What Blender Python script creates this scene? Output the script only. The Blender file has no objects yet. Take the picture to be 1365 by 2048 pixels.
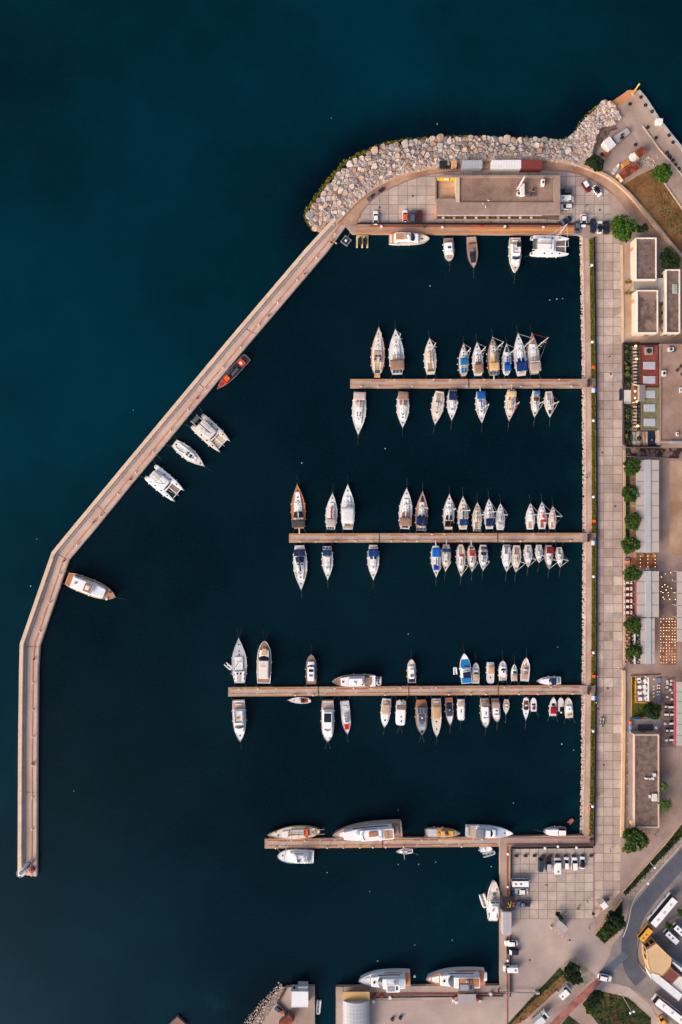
import bpy, math, random
import numpy as np
from mathutils import Vector, Matrix, noise as mnoise
R = math.radians
sc = bpy.context.scene
C = sc.collection
random.seed(7)

# ---------------------------------------------------------------- plan scale
PX = 0.18            # metres of ground per pixel of the plan (water level)
CAMH = 245.76        # flying height
QZ = 1.2             # quay level above the water
def W(px, py, z=0.0):
    k = PX * (CAMH - z) / CAMH
    return Vector(((px - 682.5) * k, (1024 - py) * k, z))
def Wxy(px, py, z=0.0):
    w = W(px, py, z); return (w.x, w.y)

# ---------------------------------------------------------------- camera, sky, sun, exposure
cd = bpy.data.cameras.new("camera"); cam = bpy.data.objects.new("camera", cd); C.objects.link(cam)
cd.sensor_fit = 'VERTICAL'; cd.sensor_height = 36.0; cd.lens = 24.0
cd.clip_start = 1.0; cd.clip_end = 3000
cam.location = (0, 0, CAMH); cam.rotation_euler = (0, 0, 0)
sc.camera = cam
SUN_EL, SUN_AZ = R(27), R(228)
wd = bpy.data.worlds.new("World"); sc.world = wd; wd.use_nodes = True
nt = wd.node_tree; bg = nt.nodes['Background']
sky = nt.nodes.new('ShaderNodeTexSky'); sky.sky_type = 'NISHITA'; sky.sun_disc = False
sky.sun_elevation = SUN_EL; sky.sun_rotation = SUN_AZ
sky.dust_density = 4.0; sky.air_density = 0.55; sky.ozone_density = 1.0
nt.links.new(sky.outputs[0], bg.inputs[0]); bg.inputs[1].default_value = 0.15
sl = bpy.data.lights.new("sun", 'SUN'); so = bpy.data.objects.new("sun", sl); C.objects.link(so)
sl.energy = 0.95; sl.angle = R(28); sl.color = (1.0, 0.90, 0.80)
so.rotation_euler = (math.pi / 2 - SUN_EL, 0, math.pi - SUN_AZ)
so.location = (0, 0, 120)
vs = sc.view_settings
vs.view_transform = 'Standard'; vs.look = 'None'; vs.gamma = 1.0; vs.use_curve_mapping = False
vs.exposure = 0.76
sc.cycles.max_bounces = 5; sc.cycles.diffuse_bounces = 2; sc.cycles.glossy_bounces = 2
sc.cycles.transmission_bounces = 2; sc.cycles.transparent_max_bounces = 4

# ---------------------------------------------------------------- materials
def lin(c):
    o = []
    for v in c[:3]:
        v = v / 255.0
        o.append(v / 12.92 if v <= 0.04045 else ((v + 0.055) / 1.055) ** 2.4)
    return tuple(o) + (1.0,)
COL = dict(white=(240,235,229), warmwhite=(228,214,200), offwhite=(226,218,209), cream=(228,211,191), teak=(188,132,96), orteak=(206,132,82),
    paleteak=(196,164,138), tan=(186,156,134), brown=(152,117,97), dkbrown=(98,70,58), grey=(138,138,141), ltgrey=(186,184,184), midgrey=(108,110,114),
    dark=(40,42,48), black=(22,23,26), navy=(24,40,76), blue=(20,86,160), dkblue=(22,52,104), sky=(130,170,200), red=(172,44,34), dkred=(112,38,36), orange=(232,92,36),
    glass=(26,31,38), solar=(70,76,92), yellow=(232,170,44), green=(52,112,62), gold=(206,168,112), steel=(170,170,168), rope=(150,146,138), rubber=(24,24,26),
    skin=(190,135,105), hair=(35,26,22), rust=(140,62,42), terracotta=(158,72,62))
MATS = {}
def nodes_of(m):
    m.use_nodes = True
    t = m.node_tree
    return t, t.nodes['Principled BSDF']
def mat(c, rough=0.55, var=0.10, scale=0.6, spec=0.35, metal=0.0, streak=None, rnd=0.0, name=None, fine=0.0):
    """procedural painted / stone / fabric surface: base colour broken up by two octaves of noise"""
    key = (c if isinstance(c, str) else tuple(c), rough, var, scale, spec, metal, streak, rnd, fine)
    if key in MATS: return MATS[key]
    col = lin(COL[c]) if isinstance(c, str) else lin(c)
    m = bpy.data.materials.new(name or (c if isinstance(c, str) else 'paint_%d_%d_%d' % tuple(c)))
    t, b = nodes_of(m); L = t.links
    tc = t.nodes.new('ShaderNodeTexCoord')
    n1 = t.nodes.new('ShaderNodeTexNoise'); n1.inputs['Scale'].default_value = scale
    n1.inputs['Detail'].default_value = 7; n1.inputs['Roughness'].default_value = 0.62
    if streak:
        mp = t.nodes.new('ShaderNodeMapping'); mp.inputs['Scale'].default_value = streak
        L.new(tc.outputs['Object'], mp.inputs[0]); L.new(mp.outputs[0], n1.inputs['Vector'])
    else:
        L.new(tc.outputs['Object'], n1.inputs['Vector'])
    rp = t.nodes.new('ShaderNodeMapRange')
    rp.inputs['From Min'].default_value = 0.3; rp.inputs['From Max'].default_value = 0.7
    rp.inputs['To Min'].default_value = 1 - var; rp.inputs['To Max'].default_value = 1 + var
    L.new(n1.outputs['Fac'], rp.inputs['Value'])
    val = rp.outputs[0]
    if fine > 0:
        n2 = t.nodes.new('ShaderNodeTexNoise'); n2.inputs['Scale'].default_value = scale * 9; n2.inputs['Detail'].default_value = 5
        L.new(tc.outputs['Object'], n2.inputs['Vector'])
        r2 = t.nodes.new('ShaderNodeMapRange'); r2.inputs['From Min'].default_value = .3; r2.inputs['From Max'].default_value = .7
        r2.inputs['To Min'].default_value = 1 - fine; r2.inputs['To Max'].default_value = 1 + fine
        L.new(n2.outputs['Fac'], r2.inputs['Value'])
        mu = t.nodes.new('ShaderNodeMath'); mu.operation = 'MULTIPLY'
        L.new(val, mu.inputs[0]); L.new(r2.outputs[0], mu.inputs[1]); val = mu.outputs[0]
    if rnd > 0:
        oi = t.nodes.new('ShaderNodeObjectInfo')
        r3 = t.nodes.new('ShaderNodeMapRange'); r3.inputs['To Min'].default_value = 1 - rnd; r3.inputs['To Max'].default_value = 1 + rnd
        L.new(oi.outputs['Random'], r3.inputs['Value'])
        mu = t.nodes.new('ShaderNodeMath'); mu.operation = 'MULTIPLY'
        L.new(val, mu.inputs[0]); L.new(r3.outputs[0], mu.inputs[1]); val = mu.outputs[0]
    vm = t.nodes.new('ShaderNodeVectorMath'); vm.operation = 'SCALE'; vm.inputs[0].default_value = col[:3]
    L.new(val, vm.inputs['Scale']); L.new(vm.outputs[0], b.inputs['Base Color'])
    b.inputs['Roughness'].default_value = rough; b.inputs['Metallic'].default_value = metal
    b.inputs['Specular IOR Level'].default_value = spec
    MATS[key] = m
    return m
def paint(c): return mat(c, rough=0.28, var=0.05, scale=0.8, spec=0.5)
def gel(c): return mat(c, rough=0.35, var=0.06, scale=0.45, spec=0.4, fine=0.03)
def fabric(c): return mat(c, rough=0.9, var=0.13, scale=1.1, spec=0.1, fine=0.08)
def glass(): return mat('glass', rough=0.12, var=0.2, scale=0.6, spec=0.6)
def wood(c): return mat(c, rough=0.7, var=0.16, scale=0.9, spec=0.2, streak=(0.25, 2.2, 1), fine=0.08)
def emit(c, strength, name):
    if name in MATS: return MATS[name]
    m = bpy.data.materials.new(name); t, b = nodes_of(m)
    b.inputs['Base Color'].default_value = lin(c); b.inputs['Emission Color'].default_value = lin(c)
    b.inputs['Emission Strength'].default_value = strength
    MATS[name] = m; return m
def two_tone(name, c1, c2, scale, rough=0.9, c3=None, lo=0.42, hi=0.58, fine=0.12, spec=0.2, bump=0.0, stretch=None):
    """ground covers: two or three colours mixed by a ragged noise, plus fine grain"""
    if name in MATS: return MATS[name]
    m = bpy.data.materials.new(name); t, b = nodes_of(m); L = t.links
    tc = t.nodes.new('ShaderNodeTexCoord')
    src = tc.outputs['Object']
    if stretch:
        mp = t.nodes.new('ShaderNodeMapping'); mp.inputs['Scale'].default_value = stretch
        L.new(src, mp.inputs[0]); src = mp.outputs[0]
    n = t.nodes.new('ShaderNodeTexNoise'); n.inputs['Scale'].default_value = scale; n.inputs['Detail'].default_value = 9; n.inputs['Roughness'].default_value = 0.65
    L.new(src, n.inputs['Vector'])
    r = t.nodes.new('ShaderNodeValToRGB'); e = r.color_ramp.elements
    e[0].position = lo; e[0].color = lin(c1); e[1].position = hi; e[1].color = lin(c2)
    if c3 is not None:
        x = e.new(min(0.95, hi + 0.12)); x.color = lin(c3)
    L.new(n.outputs['Fac'], r.inputs[0])
    n2 = t.nodes.new('ShaderNodeTexNoise'); n2.inputs['Scale'].default_value = 2.6; n2.inputs['Detail'].default_value = 6; n2.inputs['Roughness'].default_value = .8
    L.new(tc.outputs['Object'], n2.inputs['Vector'])
    r2 = t.nodes.new('ShaderNodeMapRange'); r2.inputs['From Min'].default_value = .3; r2.inputs['From Max'].default_value = .7
    r2.inputs['To Min'].default_value = 1 - fine; r2.inputs['To Max'].default_value = 1 + fine
    L.new(n2.outputs['Fac'], r2.inputs['Value'])
    vm = t.nodes.new('ShaderNodeVectorMath'); vm.operation = 'SCALE'
    L.new(r.outputs[0], vm.inputs[0]); L.new(r2.outputs[0], vm.inputs['Scale']); L.new(vm.outputs[0], b.inputs['Base Color'])
    b.inputs['Roughness'].default_value = rough; b.inputs['Specular IOR Level'].default_value = spec
    if bump:
        bp = t.nodes.new('ShaderNodeBump'); bp.inputs['Strength'].default_value = bump; bp.inputs['Distance'].default_value = .1
        L.new(n2.outputs['Fac'], bp.inputs['Height']); L.new(bp.outputs[0], b.inputs['Normal'])
    MATS[name] = m; return m
def island_mat(name, cols, rough=0.8, spec=0.2, by_object=False, var=0.12, scale=1.5):
    """colour picked at random for each leaf / stone (mesh island) or each object"""
    if name in MATS: return MATS[name]
    m = bpy.data.materials.new(name); t, b = nodes_of(m); L = t.links
    if by_object: o = t.nodes.new('ShaderNodeObjectInfo').outputs['Random']
    else: o = t.nodes.new('ShaderNodeNewGeometry').outputs['Random Per Island']
    r = t.nodes.new('ShaderNodeValToRGB'); e = r.color_ramp.elements
    n = len(cols)
    e[0].position = 0; e[0].color = lin(cols[0]); e[1].position = 1; e[1].color = lin(cols[-1])
    for i in range(1, n - 1):
        x = e.new(i / (n - 1)); x.color = lin(cols[i])
    L.new(o, r.inputs[0])
    tc = t.nodes.new('ShaderNodeTexCoord'); nz = t.nodes.new('ShaderNodeTexNoise'); nz.inputs['Scale'].default_value = scale; nz.inputs['Detail'].default_value = 6
    L.new(tc.outputs['Object'], nz.inputs['Vector'])
    r2 = t.nodes.new('ShaderNodeMapRange'); r2.inputs['From Min'].default_value = .3; r2.inputs['From Max'].default_value = .7
    r2.inputs['To Min'].default_value = 1 - var; r2.inputs['To Max'].default_value = 1 + var
    L.new(nz.outputs['Fac'], r2.inputs['Value'])
    vm = t.nodes.new('ShaderNodeVectorMath'); vm.operation = 'SCALE'
    L.new(r.outputs[0], vm.inputs[0]); L.new(r2.outputs[0], vm.inputs['Scale']); L.new(vm.outputs[0], b.inputs['Base Color'])
    b.inputs['Roughness'].default_value = rough; b.inputs['Specular IOR Level'].default_value = spec
    MATS[name] = m; return m
def tile_mat(name, c1, c2, grout, size, phase, mortar=0.14, stain=(0.62, 0.5, 0.46)):
    """square slabs with red-brown joints, each slab its own shade, weathered by noise"""
    m = bpy.data.materials.new(name); t, b = nodes_of(m); L = t.links
    tc = t.nodes.new('ShaderNodeTexCoord'); mp = t.nodes.new('ShaderNodeMapping')
    mp.inputs['Location'].default_value = (-phase[0], -phase[1], 0)
    L.new(tc.outputs['Object'], mp.inputs[0])
    br = t.nodes.new('ShaderNodeTexBrick'); br.offset = 0; br.squash = 1
    br.inputs['Scale'].default_value = 1; br.inputs['Brick Width'].default_value = size; br.inputs['Row Height'].default_value = size
    br.inputs['Mortar Size'].default_value = mortar; br.inputs['Mortar Smooth'].default_value = 0.25; br.inputs['Bias'].default_value = 0
    br.inputs['Color1'].default_value = lin(c1); br.inputs['Color2'].default_value = lin(c2); br.inputs['Mortar'].default_value = lin(grout)
    L.new(mp.outputs[0], br.inputs['Vector'])
    n = t.nodes.new('ShaderNodeTexNoise'); n.inputs['Scale'].default_value = .16; n.inputs['Detail'].default_value = 10; n.inputs['Roughness'].default_value = .68
    L.new(tc.outputs['Object'], n.inputs['Vector'])
    r = t.nodes.new('ShaderNodeMapRange'); r.inputs['From Min'].default_value = .34; r.inputs['From Max'].default_value = .66
    r.inputs['To Min'].default_value = .80; r.inputs['To Max'].default_value = 1.16
    L.new(n.outputs['Fac'], r.inputs['Value'])
    n2 = t.nodes.new('ShaderNodeTexNoise'); n2.inputs['Scale'].default_value = 2.2; n2.inputs['Detail'].default_value = 6
    L.new(tc.outputs['Object'], n2.inputs['Vector'])
    r2 = t.nodes.new('ShaderNodeMapRange'); r2.inputs['From Min'].default_value = .3; r2.inputs['From Max'].default_value = .7
    r2.inputs['To Min'].default_value = .92; r2.inputs['To Max'].default_value = 1.08
    L.new(n2.outputs['Fac'], r2.inputs['Value'])
    mu = t.nodes.new('ShaderNodeMath'); mu.operation = 'MULTIPLY'; L.new(r.outputs[0], mu.inputs[0]); L.new(r2.outputs[0], mu.inputs[1])
    vm = t.nodes.new('ShaderNodeVectorMath'); vm.operation = 'SCALE'; L.new(br.outputs['Color'], vm.inputs[0]); L.new(mu.outputs[0], vm.inputs['Scale'])
    # old rusty and oily spill marks
    n3 = t.nodes.new('ShaderNodeTexNoise'); n3.inputs['Scale'].default_value = .33; n3.inputs['Detail'].default_value = 8; n3.inputs['Roughness'].default_value = .7; n3.inputs['Distortion'].default_value = .6
    L.new(tc.outputs['Object'], n3.inputs['Vector'])
    r3 = t.nodes.new('ShaderNodeMapRange'); r3.inputs['From Min'].default_value = .60; r3.inputs['From Max'].default_value = .74
    r3.inputs['To Min'].default_value = 0; r3.inputs['To Max'].default_value = .55
    L.new(n3.outputs['Fac'], r3.inputs['Value'])
    mx = t.nodes.new('ShaderNodeMix'); mx.data_type = 'RGBA'; mx.blend_type = 'MULTIPLY'
    mx.inputs['B'].default_value = stain + (1,)
    L.new(r3.outputs[0], mx.inputs['Factor']); L.new(vm.outputs[0], mx.inputs['A']); L.new(mx.outputs['Result'], b.inputs['Base Color'])
    b.inputs['Roughness'].default_value = .85; b.inputs['Specular IOR Level'].default_value = .2
    return m

# ---------------------------------------------------------------- mesh helper
class MB:
    def __init__(s): s.v = []; s.f = []; s.mi = []; s.cur = 0
    def add(s, vs, fs):
        o = len(s.v); s.v.extend([tuple(p) for p in vs]); s.f.extend([tuple(i + o for i in f) for f in fs]); s.mi.extend([s.cur] * len(fs)); return s
    def box(s, x0, x1, y0, y1, z0, z1):
        return s.add([(x0,y0,z0),(x1,y0,z0),(x1,y1,z0),(x0,y1,z0),(x0,y0,z1),(x1,y0,z1),(x1,y1,z1),(x0,y1,z1)],
                     [(3,2,1,0),(4,5,6,7),(0,1,5,4),(1,2,6,5),(2,3,7,6),(3,0,4,7)])
    def rings(s, rs, cap0=True, cap1=True):
        n = len(rs[0]); vs = [p for r in rs for p in r]; fs = []
        for k in range(len(rs) - 1):
            for i in range(n):
                j = (i + 1) % n
                fs.append((k*n+i, k*n+j, (k+1)*n+j, (k+1)*n+i))
        if cap0: fs.append(tuple(range(n - 1, -1, -1)))
        if cap1: fs.append(tuple(range((len(rs)-1)*n, len(rs)*n)))
        return s.add(vs, fs)
    def prism(s, poly, z0, z1, bev=0.0, taper=0.0):
        poly = ccw(poly)
        xs = [p[0] for p in poly]; ys = [p[1] for p in poly]
        cx, cy = (min(xs)+max(xs))/2, (min(ys)+max(ys))/2
        wx, wy = max((max(xs)-min(xs))/2, .01), max((max(ys)-min(ys))/2, .01)
        def ins(d): return [(cx+(x-cx)*max(.05,1-d/wx), cy+(y-cy)*max(.05,1-d/wy)) for x, y in poly]
        rs = [[(x,y,z0) for x,y in poly]]
        if bev > 0:
            rs.append([(x,y,z1-bev) for x,y in ins(taper)])
            rs.append([(x,y,z1-bev*.3) for x,y in ins(taper+bev*.3)])
            rs.append([(x,y,z1) for x,y in ins(taper+bev)])
        else: rs.append([(x,y,z1) for x,y in ins(taper)])
        return s.rings(rs)
    def tube(s, p, q, r0, r1=None, n=6):
        p = Vector(p); q = Vector(q); r1 = r0 if r1 is None else r1
        d = (q - p)
        if d.length < 1e-6: return s
        d.normalize(); a = d.orthogonal().normalized(); b = d.cross(a)
        A = [[p + (a*math.cos(t)+b*math.sin(t))*r0 for t in [2*math.pi*i/n for i in range(n)]],
             [q + (a*math.cos(t)+b*math.sin(t))*r1 for t in [2*math.pi*i/n for i in range(n)]]]
        return s.rings(A)
    def path(s, pts, r, n=5):
        for a, b in zip(pts[:-1], pts[1:]): s.tube(a, b, r, r, n)
        return s
    def lathe(s, cx, cy, prof, n=12):
        return s.rings([[(cx+r*math.cos(2*math.pi*i/n), cy+r*math.sin(2*math.pi*i/n), z) for i in range(n)] for r, z in prof])
    def ball(s, c, r, n=8, sz=1.0):
        m = max(3, n//2)
        return s.rings([[(c[0]+r*math.sin(math.pi*(k+.02)/(m+.04))*math.cos(2*math.pi*i/n), c[1]+r*math.sin(math.pi*(k+.02)/(m+.04))*math.sin(2*math.pi*i/n), c[2]-r*sz*math.cos(math.pi*(k+.02)/(m+.04))) for i in range(n)] for k in range(m+1)])
    def mesh(s, name, mats, smooth=False):
        me = bpy.data.meshes.new(name); me.from_pydata(s.v, [], s.f)
        for m in (mats if isinstance(mats, (list, tuple)) else [mats]): me.materials.append(m)
        if any(s.mi): me.polygons.foreach_set('material_index', s.mi)
        if smooth:
            me.polygons.foreach_set('use_smooth', [True]*len(me.polygons))
        me.update(); return me
    def build(s, name, mats, parent=None, smooth=False, label=None):
        o = bpy.data.objects.new(name, s.mesh(name, mats, smooth)); C.objects.link(o)
        if parent: o.parent = parent
        if label: o['label'] = label
        return o
def ccw(poly):
    a = sum(p[0]*q[1]-q[0]*p[1] for p, q in zip(poly, poly[1:]+poly[:1]))
    return list(poly) if a > 0 else list(reversed(poly))
def rrect(x0, x1, y0, y1, r, n=3):
    out = []
    for cx, cy, a0 in ((x1-r,y1-r,0),(x0+r,y1-r,90),(x0+r,y0+r,180),(x1-r,y0+r,270)):
        for i in range(n+1):
            a = R(a0+90*i/n); out.append((cx+r*math.cos(a), cy+r*math.sin(a)))
    return out
def tag(o, label=None, cat=None, group=None, kind=None):
    if label: o['label'] = label
    if cat: o['category'] = cat
    if group: o['group'] = group
    if kind: o['kind'] = kind
    return o
def thing(name, label, cat, loc=(0,0,0), rz=0.0, group=None):
    o = bpy.data.objects.new(name, None); C.objects.link(o); o.empty_display_size = .3
    o.location = loc; o.rotation_euler = (0,0,rz)
    return tag(o, label, cat, group)
def copy_tree(o, parent=None):
    c = o.copy(); C.objects.link(c)
    if parent: c.parent = parent
    for ch in list(o.children): copy_tree(ch, c)
    return c
def sheet(name, pts, z, m, kind='structure', zs=None):
    o = MB().add([W(x, y, z) for x, y in pts], [tuple(range(len(pts)))]).build(name, m)
    if o.data.polygons[0].normal.z < 0: o.data.flip_normals()
    return tag(o, kind=kind)
def slab(name, pts, z0, z1, m, kind='structure', bev=0):
    o = MB().prism([Wxy(x, y, z1) for x, y in pts], z0, z1).build(name, m)
    return tag(o, kind=kind) if kind else o
def resample(pts, step):
    out = [Vector(pts[0])]
    for a, b in zip(pts[:-1], pts[1:]):
        a = Vector(a); b = Vector(b); n = max(1, int((b-a).length/step))
        for i in range(1, n+1): out.append(a.lerp(b, i/n))
    return out
def smooth_line(pts, it=2):
    pts = [Vector(p) for p in pts]
    for _ in range(it):
        q = [pts[0]]
        for a, b in zip(pts[:-1], pts[1:]): q += [a.lerp(b,.25), a.lerp(b,.75)]
        pts = q + [pts[-1]]
    return pts
def offset_line(pts, d):
    out = []
    for i, p in enumerate(pts):
        a = pts[max(0,i-1)]; b = pts[min(len(pts)-1,i+1)]
        t = (b-a).normalized(); out.append(p + Vector((-t.y, t.x))*d)
    return out
def band(mb, pts, w, z0, z1):
    """a wall or kerb of width w (metres) along a world xy polyline"""
    A = offset_line(pts, w/2); B = offset_line(pts, -w/2)
    rs = [[(a.x,a.y,z0),(a.x,a.y,z1),(b.x,b.y,z1),(b.x,b.y,z0)] for a, b in zip(A,B)]
    return mb.rings(rs)
def inside(p, poly):
    x, y = p; c = False; n = len(poly)
    for i in range(n):
        x1, y1 = poly[i][0], poly[i][1]; x2, y2 = poly[i-1][0], poly[i-1][1]
        if (y1 > y) != (y2 > y) and x < (x2-x1)*(y-y1)/(y2-y1)+x1: c = not c
    return c
def wl(pts, z=QZ): return [Vector(Wxy(x, y, z)) for x, y in pts]
# ================================================================ WATER
HARB = [(684,446),(490,676),(170,1058),(120,1112),(60,1290),(56,1760),(420,1830),(640,1960),(1000,1975),(1010,1690),(1172,1690),(1172,465),(705,462)]
def build_water():
    xs = np.array([-1500,-700,-330]+list(np.arange(-216,217,3.0))+[330,700,1500])
    ys = np.array([-1500,-700,-330]+list(np.arange(-246,247,3.0))+[330,700,1500])
    nx, ny = len(xs), len(ys)
    X, Y = np.meshgrid(xs, ys); X = X.ravel(); Y = Y.ravel()
    V = np.stack([X, Y, np.zeros_like(X)], 1)
    F = [(j*nx+i, j*nx+i+1, (j+1)*nx+i+1, (j+1)*nx+i) for j in range(ny-1) for i in range(nx-1)]
    me = bpy.data.meshes.new('water'); me.from_pydata(V.tolist(), [], F)
    px = X/PX+682.5; py = 1024-Y/PX
    def dist(poly, closed=True):
        d = np.full(px.shape, 1e9); P = poly+poly[:1] if closed else poly
        for (x1,y1),(x2,y2) in zip(P[:-1], P[1:]):
            dx, dy = x2-x1, y2-y1; t = np.clip(((px-x1)*dx+(py-y1)*dy)/(dx*dx+dy*dy), 0, 1)
            d = np.minimum(d, np.hypot(px-(x1+t*dx), py-(y1+t*dy)))
        return d
    c = np.zeros(px.shape, bool); n = len(HARB)
    for i in range(n):
        x1,y1 = HARB[i]; x2,y2 = HARB[i-1]
        with np.errstate(divide='ignore', invalid='ignore'):
            k = ((y1 > py) != (y2 > py)) & (px < (x2-x1)*(py-y1)/((y2-y1) if y2 != y1 else 1e-9)+x1)
        c ^= k
    d = dist(HARB)*np.where(c, -1, 1)
    k_ = np.clip((py-1520)/330, 0, 1); wdt = 14+250*k_*k_*(3-2*k_)
    sea = np.clip(d/wdt*0.5+0.5, 0, 1)
    weed = np.exp(-(dist([(620,470),(600,430),(640,370),(700,305),(800,268),(900,258),(1060,262),(1140,262),(1165,225)], False)/52.0)**2)
    weed = np.maximum(weed, .7*np.exp(-(dist([(560,1960),(500,2030),(430,2100)], False)/55.0)**2))
    shal = np.exp(-(dist([(1158,480),(1160,1660)], False)/26.0)**2)*.6
    shal = np.maximum(shal, np.exp(-(np.hypot(px-440, py-2010)/34.0)**2)*1.2)
    shal = np.maximum(shal, .45*np.exp(-(np.hypot((px-920)/1.5, py-1830)/60.0)**2))
    col = np.stack([sea, weed, shal, np.ones_like(sea)], 1)
    a = me.attributes.new('bed', 'FLOAT_COLOR', 'POINT'); a.data.foreach_set('color', col.astype(np.float32).ravel())
    m = bpy.data.materials.new('sea_water'); t, b = nodes_of(m); L = t.links
    at = t.nodes.new('ShaderNodeAttribute'); at.attribute_name = 'bed'
    sp = t.nodes.new('ShaderNodeSeparateColor'); L.new(at.outputs['Color'], sp.inputs[0])
    tc = t.nodes.new('ShaderNodeTexCoord')
    def noise(s, d=8, rough=.6):
        n = t.nodes.new('ShaderNodeTexNoise'); n.inputs['Scale'].default_value = s; n.inputs['Detail'].default_value = d; n.inputs['Roughness'].default_value = rough
        L.new(tc.outputs['Object'], n.inputs['Vector']); return n.outputs['Fac']
    def mixc(fac, A, B):
        x = t.nodes.new('ShaderNodeMix'); x.data_type = 'RGBA'
        for s, v in ((fac,'Factor'),(A,'A'),(B,'B')):
            if hasattr(s, 'links'): L.new(s, x.inputs[v])
            else: x.inputs[v].default_value = s
        return x.outputs['Result']
    def rng(v, a0, a1, b0, b1):
        r = t.nodes.new('ShaderNodeMapRange')
        for k, q in (('From Min',a0),('From Max',a1),('To Min',b0),('To Max',b1)): r.inputs[k].default_value = q
        L.new(v, r.inputs['Value']); return r.outputs[0]
    def mul(a_, b_):
        r = t.nodes.new('ShaderNodeMath'); r.operation = 'MULTIPLY'; L.new(a_, r.inputs[0]); L.new(b_, r.inputs[1]); return r.outputs[0]
    big = noise(.009, 6)
    seaC = mixc(rng(big, .36, .64, 0, 1), lin((0,28,38)), lin((0,44,56)))
    harC = mixc(rng(noise(.014, 7), .36, .64, 0, 1), lin((1,19,27)), lin((5,29,37)))
    c0 = mixc(sp.outputs[0], harC, seaC)
    c1 = mixc(mul(sp.outputs[1], rng(noise(.06, 8), .3, .7, .5, 1)), c0, lin((2,12,22)))
    c2 = mixc(mul(sp.outputs[2], rng(noise(.12, 10, .7), .45, .7, 0, .8)), c1, lin((10,48,54)))
    c3 = mixc(rng(noise(1.1, 6, .75), .52, .8, 0, .35), c2, lin((20,60,66)))
    L.new(c3, b.inputs['Base Color'])
    b.inputs['Roughness'].default_value = .06; b.inputs['IOR'].default_value = 1.333; b.inputs['Specular IOR Level'].default_value = .12
    bp = t.nodes.new('ShaderNodeBump'); bp.inputs['Strength'].default_value = .16; bp.inputs['Distance'].default_value = .12
    ad = t.nodes.new('ShaderNodeMath'); ad.operation = 'ADD'; L.new(noise(.9, 5, .6), ad.inputs[0]); L.new(noise(.12, 4), ad.inputs[1])
    L.new(ad.outputs[0], bp.inputs['Height']); L.new(bp.outputs[0], b.inputs['Normal'])
    me.materials.append(m)
    o = bpy.data.objects.new('water', me); C.objects.link(o); tag(o, kind='structure')
build_water()

# ================================================================ LAND
INNER = [(668,446),(690,424),(720,393),(760,366),(810,344),(870,331),(930,322),(1000,317),(1060,317),(1130,320),(1160,328),(1178,318),(1187,290),(1196,262),(1206,250),(1228,246),(1238,236),(1232,219),(1224,206)]
OUTER = [(628,462),(613,438),(614,420),(640,385),(662,357),(692,324),(724,308),(760,292),(812,280),(870,275),(930,273),(1000,276),(1060,277),(1128,280),(1147,268),(1160,245),(1183,222),(1203,206)]
land = [(693,452),(705,467),(1158,469),(1167,474),(1171,700),(1173,900),(1174,1050),(1172.5,1300),(1170,1560),(1168,1671),(1000,1674),(1000,1971),(672,1974),(672,2150),(1600,2150),(1600,560),
        (1440,405),(1366,300),(1318,240),(1290,195),(1275,180),(1256,180)] + list(reversed(INNER))
concrete = two_tone('quay_concrete', (150,126,112), (176,150,135), .05, c3=(190,164,146), lo=.36, hi=.6, fine=.10)
apron = two_tone('apron_concrete', (160,140,130), (186,164,150), .045, c3=(178,150,132), lo=.36, hi=.62, fine=.09)
slab('ground', land, -3, QZ, concrete)
bl = [(572,1975),(630,1973),(631,2150),(440,2150),(480,2090),(523,2048)]
slab('ground', bl, -3, QZ, concrete)
slab('ground', [(355,2034),(374,2051),(350,2075),(330,2058)], -3, QZ-.1, mat((126,92,74), var=.2))

# slabbed paving: promenade, north quay, south car park
P0 = W(1189.5, 671.5, QZ)
tp = tile_mat('promenade_slabs', (192,170,153), (172,149,134), (132,94,80), 3.31, (P0.x, P0.y), mortar=.10)
prom = [(1190,470),(1190,700),(1191,900),(1191.5,1050),(1191,1300),(1189,1560),(1188,1672),(1189,1838),(1240,1785),(1242,1690),(1243,1560),(1245,1300),(1246,1100),(1245,900),(1243,700),(1240,488),(1240,440),(1190,440)]
sheet('promenade', prom, QZ+.02, tp)
P1 = W(722, 372, QZ)
tn = tile_mat('north_quay_slabs', (191,171,155), (174,153,139), (136,98,84), 3.345, (P1.x, P1.y), mortar=.10)
nq = [(714,447),(722,420),(748,394),(780,374),(832,353),(884,343),(940,338),(1000,336),(1100,338),(1148,343),(1186,358),(1216,376),(1216,398),(1226,440),(1189,440),(1189,447)]
sheet('promenade', nq, QZ+.024, tn)
P2 = W(1041, 1728, QZ)
ts = tile_mat('car_park_slabs', (191,172,156), (173,154,140), (134,96,82), 3.27, (P2.x, P2.y), mortar=.10)
sheet('promenade', [(1022,1695),(1188,1693),(1188,1838),(1022,1838)], QZ+.028, ts)
sheet('quay', [(1001,1838),(1190,1838),(1190,1870),(1220,1900),(1197,1957),(1150,1914),(1120,1932),(1019,2044),(1000,2060),(674,2060),(674,2003),(1001,1999)], QZ+.02, apron)
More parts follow.
